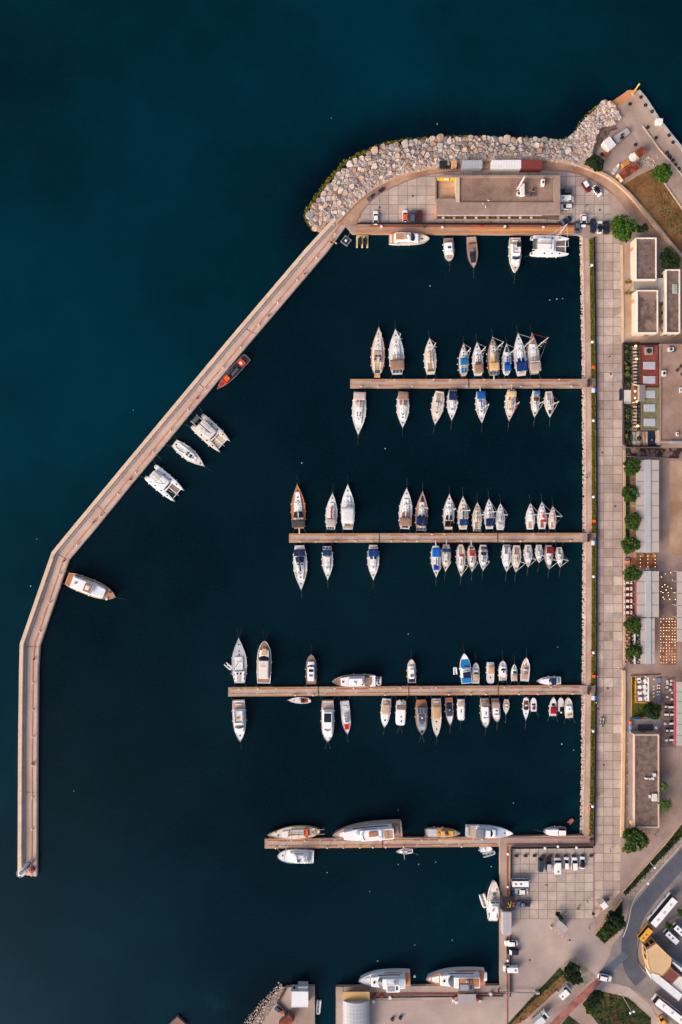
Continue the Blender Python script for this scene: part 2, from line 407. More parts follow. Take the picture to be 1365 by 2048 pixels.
# ring road behind the armour stones
ring_o = smooth_line(wl([(672,448),(692,427),(722,396),(762,369),(812,347),(870,334),(930,325),(1000,320),(1060,320),(1130,323),(1172,336),(1216,354),(1257,388),(1292,432),(1342,492),(1420,580)]), 2)
ring_i = smooth_line(wl([(712,452),(722,424),(748,396),(780,376),(832,355),(884,345),(940,340),(1000,338),(1100,340),(1146,344),(1186,360),(1222,384),(1256,424),(1292,470),(1330,512),(1400,590)]), 2)
dirt = two_tone('ring_road_dirt', (150,112,88), (186,150,124), .12, c3=(170,128,98), lo=.38, hi=.6, fine=.16)
mb = MB()
n = 60
A = resample(ring_o, 1.2); B = resample(ring_i, 1.2)
A = [A[int(i*(len(A)-1)/n)] for i in range(n+1)]; B = [B[int(i*(len(B)-1)/n)] for i in range(n+1)]
mb.add([(p.x,p.y,QZ+.036) for p in A]+[(p.x,p.y,QZ+.036) for p in B], [(i, n+1+i, n+2+i, i+1) for i in range(n)])
o = mb.build('road', dirt); tag(o, kind='structure')
if o.data.polygons[0].normal.z < 0: o.data.flip_normals()
wallm = mat((190,156,128), rough=.85, var=.16, scale=.5, fine=.1)
tag(band(MB(), ring_o, .9, QZ-.2, QZ+1.0).build('sea_wall', wallm), 'low curved stone wall between the armour stones and the ring road', 'wall')
tag(band(MB(), [p for p in ring_i if p.x < W(1230,0).x], .35, QZ, QZ+.16).build('kerb', mat((150,112,94), var=.2)), kind='structure')

# west strip by the promenade: foot path, grass, dark fence
edge = [(1172,476),(1175.5,700),(1177,900),(1177.5,1050),(1176.5,1300),(1174,1560),(1172,1668)]
def strip(name, a, b, z, m, kind='structure', y0=0, y1=9999):
    e = [(x,y) for x,y in edge if y0 <= y <= y1]
    if y0 > 476: e = [(np.interp(y0,[q[1] for q in edge],[q[0] for q in edge]), y0)] + e
    if y1 < 1668: e = e + [(np.interp(y1,[q[1] for q in edge],[q[0] for q in edge]), y1)]
    return sheet(name, [(x+a,y) for x,y in e] + [(x+b,y) for x,y in reversed(e)], z, m, kind)
strip('path', -2, 7, QZ+.03, two_tone('footpath', (178,144,126), (198,166,146), .1, fine=.12))
grassm = two_tone('strip_grass', (66,70,14), (108,104,18), .22, c3=(126,116,30), lo=.38, hi=.6, fine=.25)
strips_y = [(478,757),(780,1066),(1092,1372),(1396,1672)]
def leaves(P, size, rs, flat=.55):
    n = len(P)
    u = rs.normal(size=(n,3)); u[:,2] *= flat; u /= np.linalg.norm(u, axis=1, keepdims=True)+1e-9
    w = rs.normal(size=(n,3)); w[:,2] *= flat; w -= u*np.sum(u*w,1,keepdims=True); w /= np.linalg.norm(w, axis=1, keepdims=True)+1e-9
    s = size*(.55+.9*rs.random((n,1)))
    q = np.stack([P-u*s, P-w*s*.55, P+u*s, P+w*s*.55], 1).reshape(-1,3)
    return q, np.arange(4*n).reshape(-1,4)
def leaf_mesh(name, P, size, rs, m, flat=.55):
    v, f = leaves(P, size, rs, flat)
    me = bpy.data.meshes.new(name); me.from_pydata(v.tolist(), [], f.tolist()); me.materials.append(m); return me
rs = np.random.default_rng(5)
def scatter_poly(poly, n, rs):
    xs = [p[0] for p in poly]; ys = [p[1] for p in poly]; out = []
    while len(out) < n:
        p = (rs.uniform(min(xs),max(xs)), rs.uniform(min(ys),max(ys)))
        if inside(p, poly): out.append(p)
    return np.array(out)
grass_leaf = island_mat('grass_blades', [(60,66,12),(98,98,16),(124,116,22),(78,82,16)])
for y0, y1 in strips_y:
    g = strip('grass', 7, 14, QZ+.05, grassm, 'stuff', y0, y1)
    yy = rs.uniform(y0, y1, int((y1-y0)*5)); ee = np.interp(yy, [q[1] for q in edge], [q[0] for q in edge])
    xx = ee + rs.uniform(6.5, 14.5, len(yy))
    P = np.array([W(a, b, QZ+.1) for a, b in zip(xx, yy)]); P[:,2] += rs.random(len(P))*.3
    o = bpy.data.objects.new('grass', leaf_mesh('grass', P, .22, rs, grass_leaf)); C.objects.link(o); tag(o, kind='stuff')
def fence(name, label, pts, h, m, step=2.4, panel=True, th=.10, pr=.07):
    L = resample(pts, step); t = thing(name, label, 'fence', (L[0].x, L[0].y, QZ))
    o = t.location
    rel = [Vector((p.x-o.x, p.y-o.y)) for p in L]
    me = MB().box(-pr, pr, -pr, pr, 0, h).mesh('post', m)
    for p in rel[:95]:
        q = bpy.data.objects.new('post', me); C.objects.link(q); q.parent = t; q.location = (p.x, p.y, 0)
    b = MB(); band(b, rel, th*2.0, h, h+.08); b.build('top_rail', m, t)
    if panel:
        b = MB(); band(b, rel, th, .15, h-.05); b.build('panel', m, t)
    return t
dkm = mat((24,24,28), rough=.5, var=.15)
fence('fence', 'long black barrier between the grass strip and the waterfront promenade', wl([(x+15.5,y) for x,y in edge]+[(1188,1690)]), .95, dkm, th=.2)
fence('fence', 'black barrier along the north quay in front of the restaurant building', wl([(716,448.5),(1187,450),(1187.4,468)]), .9, dkm, th=.2)
fence('fence', 'black barrier around the west and north sides of the car park', wl([(1186,1692.5),(1022,1694.5),(1021,1800)]), .9, dkm, th=.2)
fence('fence', 'short black barrier beside the parked cars south of the boat shed', wl([(1020.5,1870),(1020,1990)]), .9, dkm, th=.2)
fence('fence', 'black barrier behind the two big yachts on the south dock', wl([(742,1993),(912,1991),(955,1990),(1006,1990)]), .6, dkm, th=.1)

# orange timber and red strips on the north quay edge
def strip_box(name, x0, x1, y0, y1, z, m, kind='structure', h=.06):
    a = W(x0,y0,z); b_ = W(x1,y1,z)
    o = MB().box(min(a.x,b_.x), max(a.x,b_.x), min(a.y,b_.y), max(a.y,b_.y), z, z+h).build(name, m)
    return tag(o, kind=kind)
tim = wood((196,128,74)); tim2 = wood((170,112,82)); redb = mat((138,84,74), var=.2, scale=.4, fine=.1)
strip_box('timber_edging', 712, 1148, 462.6, 467, QZ+.02, tim)
strip_box('timber_edging', 712, 1150, 454, 457, QZ+.02, tim)
strip_box('timber_edging', 940, 1148, 457.2, 462.4, QZ+.03, mat((206,142,92), var=.18, scale=.3, streak=(.2,2,1)))
strip_box('paving_band', 740, 1150, 450, 453.7, QZ+.02, redb)
strip_box('timber_edging', 1003, 1170, 1675, 1677, QZ+.02, tim2)
strip_box('timber_edging', 1014, 1180, 1686.5, 1690, QZ+.02, mat((150,92,76), var=.2))
strip_box('timber_edging', 1012, 1014.4, 1692, 1795, QZ+.02, mat((206,128,60), var=.25, scale=.8))
strip_box('timber_edging', 1015, 1017, 1692, 1795, QZ+.02, redb)
strip_box('timber_edging', 1011, 1013, 1872, 1990, QZ+.02, mat((206,150,110), var=.25, scale=.8))
strip_box('timber_edging', 1014, 1017, 1872, 2060, QZ+.02, redb)
strip_box('timber_edging', 690, 1012, 1984.5, 1988, QZ+.02, redb)

# ================================================================ BREAKWATER PIER (mole)
ML = [(668,434),(608,500),(455,680),(260,914),(139,1060),(103,1104),(39.5,1287),(38,1340),(36,1500),(35,1753)]
MR = [(693,451),(657,500),(504,680),(260,972),(189,1060),(138,1120),(79.5,1292),(76.5,1340),(75,1500),(74,1753)]
ml = [Vector(Wxy(x,y,2.6)) for x,y in ML]; mr = wl(MR)
mole = thing('breakwater_pier', 'long bent concrete breakwater pier with a raised seaward wall', 'breakwater', (ml[5].x, ml[5].y, 0))
off = Vector((ml[5].x, ml[5].y))
mlr = [p-off for p in ml]; mrr = [p-off for p in mr]
molem = two_tone('mole_deck', (184,156,138), (208,181,164), .09, c3=(196,168,150), lo=.34, hi=.62, fine=.1)
MB().prism([tuple(p) for p in mlr]+[tuple(p) for p in reversed(mrr)], -3, QZ).build('deck', molem, mole)
band(MB(), offset_line(mlr, .75), 1.3, QZ+.004, 2.6).build('parapet', mat((216,186,157), rough=.9, var=.12, scale=.25, fine=.1), mole)
band(MB(), offset_line(mlr, 1.75), .7, QZ+.004, QZ+.5).build('parapet_step', mat((178,156,146), rough=.9, var=.14, scale=.25), mole)
band(MB(), offset_line(mrr, -1.9), .42, QZ+.004, QZ+.16).build('service_duct', mat((202,130,84), var=.25, scale=.35, fine=.1), mole)
band(MB(), offset_line(mrr, -.5), .5, QZ+.004, QZ+.10).build('edge_kerb', mat((196,164,146), var=.14), mole)
jm = mat((62,46,42))
for a, b in (((490,656),(510,667)),((304,900),(322,918)),((114,1107),(137,1120)),((43,1293),(79,1293)),((47,1584),(75,1585)),((196,1010),(214,1030)),((392,760),(412,780))):
    p = Vector(Wxy(*a, QZ))-off; q = Vector(Wxy(*b, QZ))-off
    band(MB(), [p, q], .22, QZ-.05, QZ+.012).build('joint', jm, mole)
# rusty end curve at the root of the pier
for (x, y, t_) in ((69,1318,0),(129,1122,0),(396,797,0),(262,959,0),(66.7,1526,0),(66,1722.7,0),(188,1045,0),(538,632,0),(610,548,0)):
    w = W(x, y, QZ); t = thing('fire_hydrant', 'red fire hydrant on the duct of the breakwater pier', 'hydrant', w, 0, 'red hydrants along the breakwater pier')
    MB().lathe(0,0,[(.28,.02),(.28,.1),(.17,.14),(.17,.75),(.22,.8),(.15,.95),(.03,1.0)],10).build('barrel', mat('red', var=.15), t, True)
    MB().tube((-.5,0,.6),(.5,0,.6),.13,.13,8).build('outlet', mat('red', var=.15), t); MB().tube((0,-.4,.5),(0,.4,.5),.10,.10,8).build('outlet', mat('dkred', var=.15), t)
def pedestal_parts(t, head=(228,222,214)):
    MB().box(-.16,.16,-.13,.13,0,.85).build('column', mat((196,190,184)), t)
    MB().prism(rrect(-.22,.22,-.2,.2,.08),.85,1.05,.06).build('head', mat(head), t)
PED = []
def pedestal(x, y, z, label, group):
    w = W(x, y, z)
    if not PED:
        t = thing('service_pedestal', label, 'pedestal', w, 0, group); pedestal_parts(t); PED.append(t)
    else:
        t = copy_tree(PED[0]); t.location = w; tag(t, label, 'pedestal', group)
    return t
for i in range(len(MR)-1):
    a = Vector(MR[i]); b = Vector(MR[i+1]); n = int((b-a).length/52)
    for k in range(n):
        p = a.lerp(b, (k+.5)/n); pedestal(p.x-7.5*(.6 if i < 4 else 1), p.y-(6 if i < 4 else 1), QZ, 'white service pedestal on the breakwater pier', 'white pedestals along the breakwater pier')
# lighthouse at the tip
lh = thing('lighthouse', 'small white round lighthouse with a railed gallery at the tip of the breakwater pier', 'lighthouse', W(56.5,1730,QZ))
lw = mat((228,222,220), rough=.5, var=.08)
MB().lathe(0,0,[(1.0,0),(1.0,.3),(.78,.35),(.66,4.6)],20).build('tower', lw, lh, True)
MB().lathe(0,0,[(.68,4.5),(1.5,4.75),(1.5,4.9),(.5,4.9)],20).build('gallery', mat((222,206,190)), lh)
b = MB()
for i in range(14):
    a = 2*math.pi*i/14; b.tube((1.42*math.cos(a),1.42*math.sin(a),4.9),(1.42*math.cos(a),1.42*math.sin(a),5.8),.03,.03,4)
ring = [(1.42*math.cos(2*math.pi*i/20),1.42*math.sin(2*math.pi*i/20),5.8) for i in range(21)]
b.path(ring,.035,4); b.build('railing', mat((226,214,200)), lh)
MB().lathe(0,0,[(.6,4.9),(.6,6.0)],14).build('lantern', mat((188,200,204), rough=.15, var=.1), lh)
MB().lathe(0,0,[(.75,6.0),(.7,6.1),(.3,6.5),(.06,6.6)],14).build('roof', lw, lh, True)
MB().box(.62,.84,-.4,.4,.35,2.2).build('door', mat((120,90,80)), lh)
o = thing('mooring_drum', 'red round drum with a rim on the tip of the breakwater pier', 'drum', W(65,1738.5,QZ))
MB().lathe(0,0,[(1.0,0),(1.05,.2),(1.05,.6),(.9,.75),(.8,.75)],18).build('drum', mat((150,52,44), var=.2), o)
MB().lathe(0,0,[(.35,.74),(.35,1.1),(.2,1.2)],12).build('hub', mat((190,84,70)), o)

# ================================================================ FLOATING PIERS
DZ = .85
pier_m = two_tone('pier_concrete', (162,142,128), (190,168,154), .13, c3=(174,150,136), lo=.34, hi=.62, fine=.12)
edge_m = wood((178,138,102))
kerbs = [wood((206,144,88)), wood((194,122,78)), wood((180,108,82)), wood((212,156,100)), wood((200,150,112))]
def pier(label, L0, L1, Rr0, Rr1, joints, ordn, seed):
    """L0/L1: top and bottom corners at the free end, Rr0/Rr1 at the shore end (plan pixels)"""
    rr = random.Random(seed)
    a0, a1, b0, b1 = [W(x, y, DZ) for x, y in (L0, L1, Rr0, Rr1)]
    org = (a0+a1)/2; ax = ((b0+b1)/2-org); ang = math.atan2(ax.y, ax.x); Ln = ax.length; wd_ = (a0-a1).length/2
    t = thing('floating_pier', label, 'pier', (org.x, org.y, 0), ang)
    MB().prism([(0,-wd_),(Ln,-wd_),(Ln,wd_),(0,wd_)], -.4, DZ).build('deck', pier_m, t)
    b = MB()
    for s in (-1,1): b.box(0, Ln, *(sorted((s*wd_, s*(wd_-.28)))), DZ, DZ+.05)
    b.box(0,.35,-wd_+.3,wd_-.3,DZ,DZ+.05); b.build('edge_boards', edge_m, t)
    for s in (-1,1):
        x = .8
        while x < Ln-1.5:
            l = rr.uniform(3.5, 6.5); l = min(l, Ln-1-x)
            y0, y1 = sorted((s*(wd_-.55), s*(wd_-.98)))
            MB().box(x, x+l, y0, y1, DZ, DZ+.14).build('timber_kerb', rr.choice(kerbs), t)
            x += l + rr.choice([.12,.12,.5,.9])
    k = 2.6
    b = MB()
    while k < Ln-1: b.box(k, k+.12, -wd_+1.1, wd_-1.1, DZ, DZ+.006); k += 5.05
    b.build('deck_seams', mat((196,176,156)), t)
    for j in joints:
        jx = (W(j, 0, DZ).x-org.x)
        MB().box(jx-.14, jx+.14, -wd_+.01, wd_-.01, DZ, DZ+.16).build('joint', jm, t)
    pts = []
    x = L0[0]+22
    while x < Rr0[0]-14:
        f = (x-L0[0])/(Rr0[0]-L0[0])
        s = rr.choice((0,1)); yt = L0[1]+(Rr0[1]-L0[1])*f; yb = L1[1]+(Rr1[1]-L1[1])*f
        pedestal(x, yt+2 if s else yb-2.4, DZ+.04, 'white service pedestal on the %s pier' % ordn, 'white pedestals on the %s pier' % ordn)
        x += rr.uniform(24, 44)
    return t
pier('first floating pier below the north quay, grey deck with orange timber kerbs', (701,758),(701,776),(1164,758),(1164,776),[938],'first',1)
pier('second floating pier, grey deck with orange timber kerbs, in the middle of the harbour', (579,1067),(578.4,1085.4),(1164,1066),(1164,1084),[759,996],'second',2)
pier('third floating pier, grey deck with orange timber kerbs, longest of the four', (457,1375),(457,1393),(1164,1370.5),(1164,1389),[637,818,997],'third',3)
pier('fourth pier with orange timber kerbs, nearest the car park', (530,1678),(530,1697),(1001,1674.5),(1001,1693),[765],'fourth',4)
for y0, y1, nm in ((758,776,'first'),(1066.5,1084.5,'second'),(1371,1388.5,'third')):
    a = W(1164.5,y0,1.2); b_ = W(1187,y1,1.2)
    t = thing('gangway', 'short gangway from the promenade down to the %s pier' % nm, 'gangway', ((a.x+b_.x)/2,(a.y+b_.y)/2,0))
    hx, hy = abs(b_.x-a.x)/2, abs(a.y-b_.y)/2
    MB().box(-hx,hx,-hy,hy,.9,QZ+.10).build('deck', mat((168,142,128), var=.15, scale=.4, fine=.1), t)
    b = MB()
    for s in (-1,1):
        b.box(-hx,hx,s*(hy-.08)-.06,s*(hy-.08)+.06,QZ+.9,QZ+.98)
        for k in range(5): b.box(-hx+.1+k*(2*hx-.2)/4-.04,-hx+.1+k*(2*hx-.2)/4+.04,s*(hy-.08)-.04,s*(hy-.08)+.04,QZ+.1,QZ+.9)
    b.build('handrails', mat((178,160,148)), t)
    MB().box(-.2,.0,-hy+.2,hy-.2,QZ+.1,QZ+1.9).build('gate', mat((34,34,38)), t)
    MB().box(hx-1.3,hx-.5,-hy+.4,hy-.6,QZ+.1,QZ+.14).build('door_mat', mat((172,112,84)), t)

# ================================================================ ARMOUR STONES
import bmesh
def ico(sub):
    bm = bmesh.new(); bmesh.ops.create_icosphere(bm, subdivisions=sub, radius=1)
    v = np.array([x.co[:] for x in bm.verts]); f = [tuple(y.index for y in x.verts) for x in bm.faces]; bm.free(); return v, f
def rock_shape(v, seed, flat=.72):
    o = []
    for p in v:
        q = Vector(p); d = 1 + .34*mnoise.noise(q*1.1+Vector((seed*7.3,seed*1.7,0))) + .13*mnoise.noise(q*2.7+Vector((0,seed*3.1,5)))
        # chop with a few planes so that it has facets
        r = random.Random(seed)
        q = q*d
        for k in range(9):
            nrm = Vector((r.uniform(-1,1),r.uniform(-1,1),r.uniform(-.6,1))).normalized(); h = r.uniform(.52,.78)
            s = q.dot(nrm)
            if s > h: q -= nrm*(s-h)*.9
        o.append((q.x, q.y, q.z*flat))
    return np.array(o)
rockcols = [(164,146,134),(196,178,164),(184,152,128),(208,190,174),(158,150,146),(200,172,148),(182,170,163),(174,138,112),(198,180,165)]
rock_m = island_mat('armour_stone', rockcols, by_object=True, var=.16, scale=1.4, rough=.95)
rock_s = island_mat('rubble_stone', rockcols, by_object=False, var=.14, scale=.8, rough=.95)
v2, f2 = ico(3); v1, f1 = ico(1)
SMALL = [rock_shape(v1, s+40) for s in range(6)]
I_ = resample(INNER, 4); O_ = resample(OUTER, 4); NN = 150
I_ = [I_[int(i*(len(I_)-1)/NN)] for i in range(NN+1)]; O_ = [O_[int(i*(len(O_)-1)/NN)] for i in range(NN+1)]
def uv(u, v):
    i = min(NN-1, int(u*NN)); f = u*NN-i
    return O_[i].lerp(O_[i+1], f).lerp(I_[i].lerp(I_[i+1], f), v)
def rz_(v): return -.35 + 2.3*min(1, v*1.25)
sl_ = MB(); vs_ = []
for k in range(NN+1):
    for v in (-.12, .35, 1.03):
        p = uv(k/NN, v) if k < NN else uv(.9999, v); w = W(p.x, p.y, 0); vs_.append((w.x, w.y, rz_(max(v,-.2))-.75))
fs_ = [(k*3+i, k*3+i+1, (k+1)*3+i+1, (k+1)*3+i) for k in range(NN) for i in range(2)]
o = MB().add(vs_, fs_).build('embankment', mat((140,114,98), rough=1, var=.3, scale=1.2)); tag(o, kind='structure')
if o.data.polygons[0].normal.z < 0: o.data.flip_normals()
rr = random.Random(11); placed = []; cell = {}
def free(p, r):
    gx, gy = int(p.x//12), int(p.y//12)
    for i in range(gx-1, gx+2):
        for j in range(gy-1, gy+2):
            for q, rq in cell.get((i,j), ()):
                if (p-q).length < (r+rq)*.95: return False
    return True
def put(p, r): cell.setdefault((int(p.x//12), int(p.y//12)), []).append((p, r))
seeds = []
for it in range(20000):
    u = rr.random(); v = rr.uniform(.10, 1.0); p = uv(u, v)
    r = rr.uniform(2.5, 5.0) if (v < .66 and u < .80) else (rr.uniform(1.9, 3.2) if u < .80 else rr.uniform(1.4, 2.7))
    if v > .86: r = rr.uniform(1.5, 2.6)
    if free(p, r*1.12): put(p, r*1.12); seeds.append((p, r, v))
def cell_poly(p, r, near):
    P = [(p.x+r*2.1*math.cos(k*.5236), p.y+r*2.1*math.sin(k*.5236)) for k in range(12)]
    for q_, rq in near:
        d = q_-p; L = d.length
        if L < 1e-6: continue
        n = d/L; h = L*r/(r+rq)-.05-.008*L
        out = []
        for (x1,y1),(x2,y2) in zip(P, P[1:]+P[:1]):
            a1 = (x1-p.x)*n.x+(y1-p.y)*n.y-h; a2 = (x2-p.x)*n.x+(y2-p.y)*n.y-h
            if a1 <= 0: out.append((x1,y1))
            if a1*a2 < 0: f = a1/(a1-a2); out.append((x1+(x2-x1)*f, y1+(y2-y1)*f))
        P = out
        if len(P) < 3: return None
    return P
def stone(P, p, v, r):
    """one quarried block: the cell is cut to a rough polygon, chamfered, and its top tilted"""
    P = ccw(P); w0 = W(p.x, p.y, rz_(v)); c = [Wxy(x, y, rz_(v)) for x, y in P]; rel_ = [Vector((x-w0.x, y-w0.y)) for x, y in c]
    rel_ = [q_ for i, q_ in enumerate(rel_) if (q_-rel_[i-1]).length > .05]
    if len(rel_) < 3: return None
    q2 = []
    for a_, b_ in zip(rel_, rel_[1:]+rel_[:1]): q2 += [a_.lerp(b_, .07), a_.lerp(b_, .5)*rr.uniform(.93,1.0), a_.lerp(b_, .93)]
    s = r*PX; tx, ty = rr.uniform(-.42,.42), rr.uniform(-.42,.42); hz = s*rr.uniform(.35,.75); o0 = Vector((rr.uniform(-.15,.15)*s, rr.uniform(-.15,.15)*s))
    rs_ = []
    for f, z in ((1.0,-.9*s-.25),(1.0,hz*.35),(.95,hz*.82),(.84,hz*1.0),(.42,hz*1.03)):
        rs_.append([(q_.x*f+o0.x*(1-f), q_.y*f+o0.y*(1-f), z+(q_.x*tx+q_.y*ty)*f+rr.uniform(-.05,.05)*s) for q_ in q2])
    return MB().rings(rs_, False, True), w0
stones = []
for p, r, v in seeds:
    near = []
    gx, gy = int(p.x//12), int(p.y//12)
    for i in range(gx-2, gx+3):
        for j in range(gy-2, gy+3): near += [q_ for q_ in cell.get((i,j), ()) if 0 < (q_[0]-p).length < 24]
    P = cell_poly(p, r*1.12, near)
    if not P: continue
    ar = abs(sum(a_[0]*b_[1]-b_[0]*a_[1] for a_, b_ in zip(P, P[1:]+P[:1])))/2
    stones.append((ar, P, p, v, math.sqrt(ar/3.1)))
stones.sort(key=lambda s: -s[0])
big_mb = MB()
for k, (ar, P, p, v, r) in enumerate(stones):
    g_ = stone(P, p, v, r)
    if not g_: continue
    m_, w0 = g_
    if k < 300:
        o = m_.build('boulder', rock_m); o.location = (w0.x, w0.y, rz_(v))
        tag(o, 'large pale boulder among the armour stones of the northern breakwater', 'boulder', 'boulders of the northern breakwater')
    else: big_mb.add([(x+w0.x, y+w0.y, z+rz_(v)) for x, y, z in m_.v], m_.f)
tag(big_mb.build('rubble', rock_s), kind='stuff')
def rubble(name, pts_r, m):
    vs, fs, o = [], [], 0
    for (x, y, z, s) in pts_r:
        b = rr.choice(SMALL); a = rr.uniform(0,6.3); c, sn = math.cos(a), math.sin(a); sx = s*rr.uniform(.8,1.3)
        q = np.stack([(b[:,0]*c-b[:,1]*sn)*sx+x, (b[:,0]*sn+b[:,1]*c)*s+y, b[:,2]*s+z], 1)
        vs.append(q); fs += [(i+o,j+o,k+o) for i,j,k in f1]; o += len(b)
    me = bpy.data.meshes.new(name); me.from_pydata(np.concatenate(vs).tolist(), [], fs); me.materials.append(m)
    ob = bpy.data.objects.new(name, me); C.objects.link(ob); return tag(ob, kind='stuff')
# stones along the promenade shore and the southern slipway
pts_r = []
for it in range(6500):
    y = rr.uniform(474, 1668); e = np.interp(y, [q[1] for q in edge], [q[0] for q in edge]); x = e + rr.uniform(-12,-1)
    if any(a-9 < y < b for a, b in ((767,767),(1076,1076),(1380,1380))): pass
    f = (x-e+12)/11; w = W(x, y, .6); pts_r.append((w.x, w.y, -.35+1.35*f, rr.uniform(.16,.42)))
rubble('shore_stones', pts_r, island_mat('shore_stone', [(190,164,146),(206,184,166),(182,154,136),(212,192,176)], var=.12))
e_ = [(x-13,y) for x,y in edge]; f_ = [(x-1,y) for x,y in edge]
o = MB().add([tuple(W(x,y,.3))[:2]+(-.7,) for x,y in e_]+[tuple(W(x,y,.3))[:2]+(.85,) for x,y in f_], [(i,len(e_)+i,len(e_)+i+1,i+1) for i in range(len(e_)-1)]).build('embankment', mat((176,150,132), var=.15, scale=1.5)); tag(o, kind='structure')
if o.data.polygons[0].normal.z < 0: o.data.flip_normals()
SO = [(556,1969),(540,1984),(520,2006),(500,2028),(470,2070)]; SI = [(572,1975),(562,1990),(546,2014),(523,2048),(500,2085)]
SO = resample(SO, 3); SI = resample(SI, 3)
pts_r = []; k = 0
cell.clear()
for it in range(9000):
    f = rr.random(); p = SO[int(f*(len(SO)-1))].lerp(SI[int(f*(len(SI)-1))], rr.uniform(-.05,1)); v = rr.random()
    r = rr.uniform(1.0,3.0)
    if not free(p, r): continue
    put(p, r); a = SO[int(f*(len(SO)-1))]; b_ = SI[int(f*(len(SI)-1))]; v = max(0,min(1,(p-a).dot(b_-a)/(b_-a).length_squared))
    w = W(p.x,p.y,1); pts_r.append((w.x,w.y,-.3+1.6*v,r*PX*1.2))
rubble('rubble', pts_r, rock_s)
o = MB().add([tuple(W(p.x,p.y,.3))[:2]+(-.9,) for p in SO]+[tuple(W(p.x,p.y,.3))[:2]+(.9,) for p in SI[:len(SO)]], [(i,len(SO)+i,len(SO)+i+1,i+1) for i in range(min(len(SO),len(SI))-1)]).build('embankment', mat((170,146,128), var=.2, scale=1.5)); tag(o, kind='structure')
# seaweed at the waterline
weedm = island_mat('seaweed', [(70,72,10),(128,124,22),(96,90,20),(58,48,24),(150,140,36)])
P = []
for it in range(3600):
    u = rr.random()
    if u > .42 and rr.random() > .3: continue
    if u > .8 and rr.random() > .6: continue
    p = uv(u, rr.gauss(-.01,.025)); w = W(p.x,p.y,0); P.append((w.x,w.y,rr.uniform(-.05,.25)))
o = bpy.data.objects.new('seaweed', leaf_mesh('seaweed', np.array(P), .34, rs, weedm, .25)); C.objects.link(o); tag(o, kind='stuff')
# ================================================================ BOATS
OUT = dict(
  sail=[(0,.66),(.08,.78),(.2,.92),(.36,1),(.5,.985),(.62,.88),(.74,.67),(.85,.42),(.94,.17),(1,.02)],
  old=[(0,.30),(.03,.50),(.10,.74),(.22,.93),(.4,1),(.55,.95),(.68,.78),(.8,.53),(.9,.28),(1,.03)],
  motor=[(0,.90),(.12,.96),(.35,1),(.55,.98),(.7,.86),(.82,.64),(.92,.36),(1,.03)],
  round=[(0,.88),(.15,.96),(.4,1),(.62,.98),(.76,.88),(.87,.68),(.95,.42),(1,.10)],
  trawl=[(0,.70),(.06,.86),(.2,.97),(.45,1),(.65,.95),(.8,.74),(.9,.5),(.97,.22),(1,.04)],
  blunt=[(0,.92),(.1,.98),(.5,1),(.8,.98),(.92,.90),(.98,.74),(1,.55)],
  gulet=[(0,.18),(.05,.40),(.15,.72),(.3,.94),(.45,1),(.6,.95),(.75,.70),(.88,.38),(1,.03)])
def hb(kind, t):
    P = OUT[kind]; n = len(P); t = min(1, max(0, t))
    for i in range(n-1):
        if t <= P[i+1][0]: break
    p0 = P[max(0,i-1)]; p1 = P[i]; p2 = P[i+1]; p3 = P[min(n-1,i+2)]
    h = p2[0]-p1[0]; u = (t-p1[0])/h
    m1 = (p2[1]-p0[1])/max(1e-6,p2[0]-p0[0])*h; m2 = (p3[1]-p1[1])/max(1e-6,p3[0]-p1[0])*h
    return (2*u**3-3*u*u+1)*p1[1]+(u**3-2*u*u+u)*m1+(-2*u**3+3*u*u)*p2[1]+(u**3-u*u)*m2
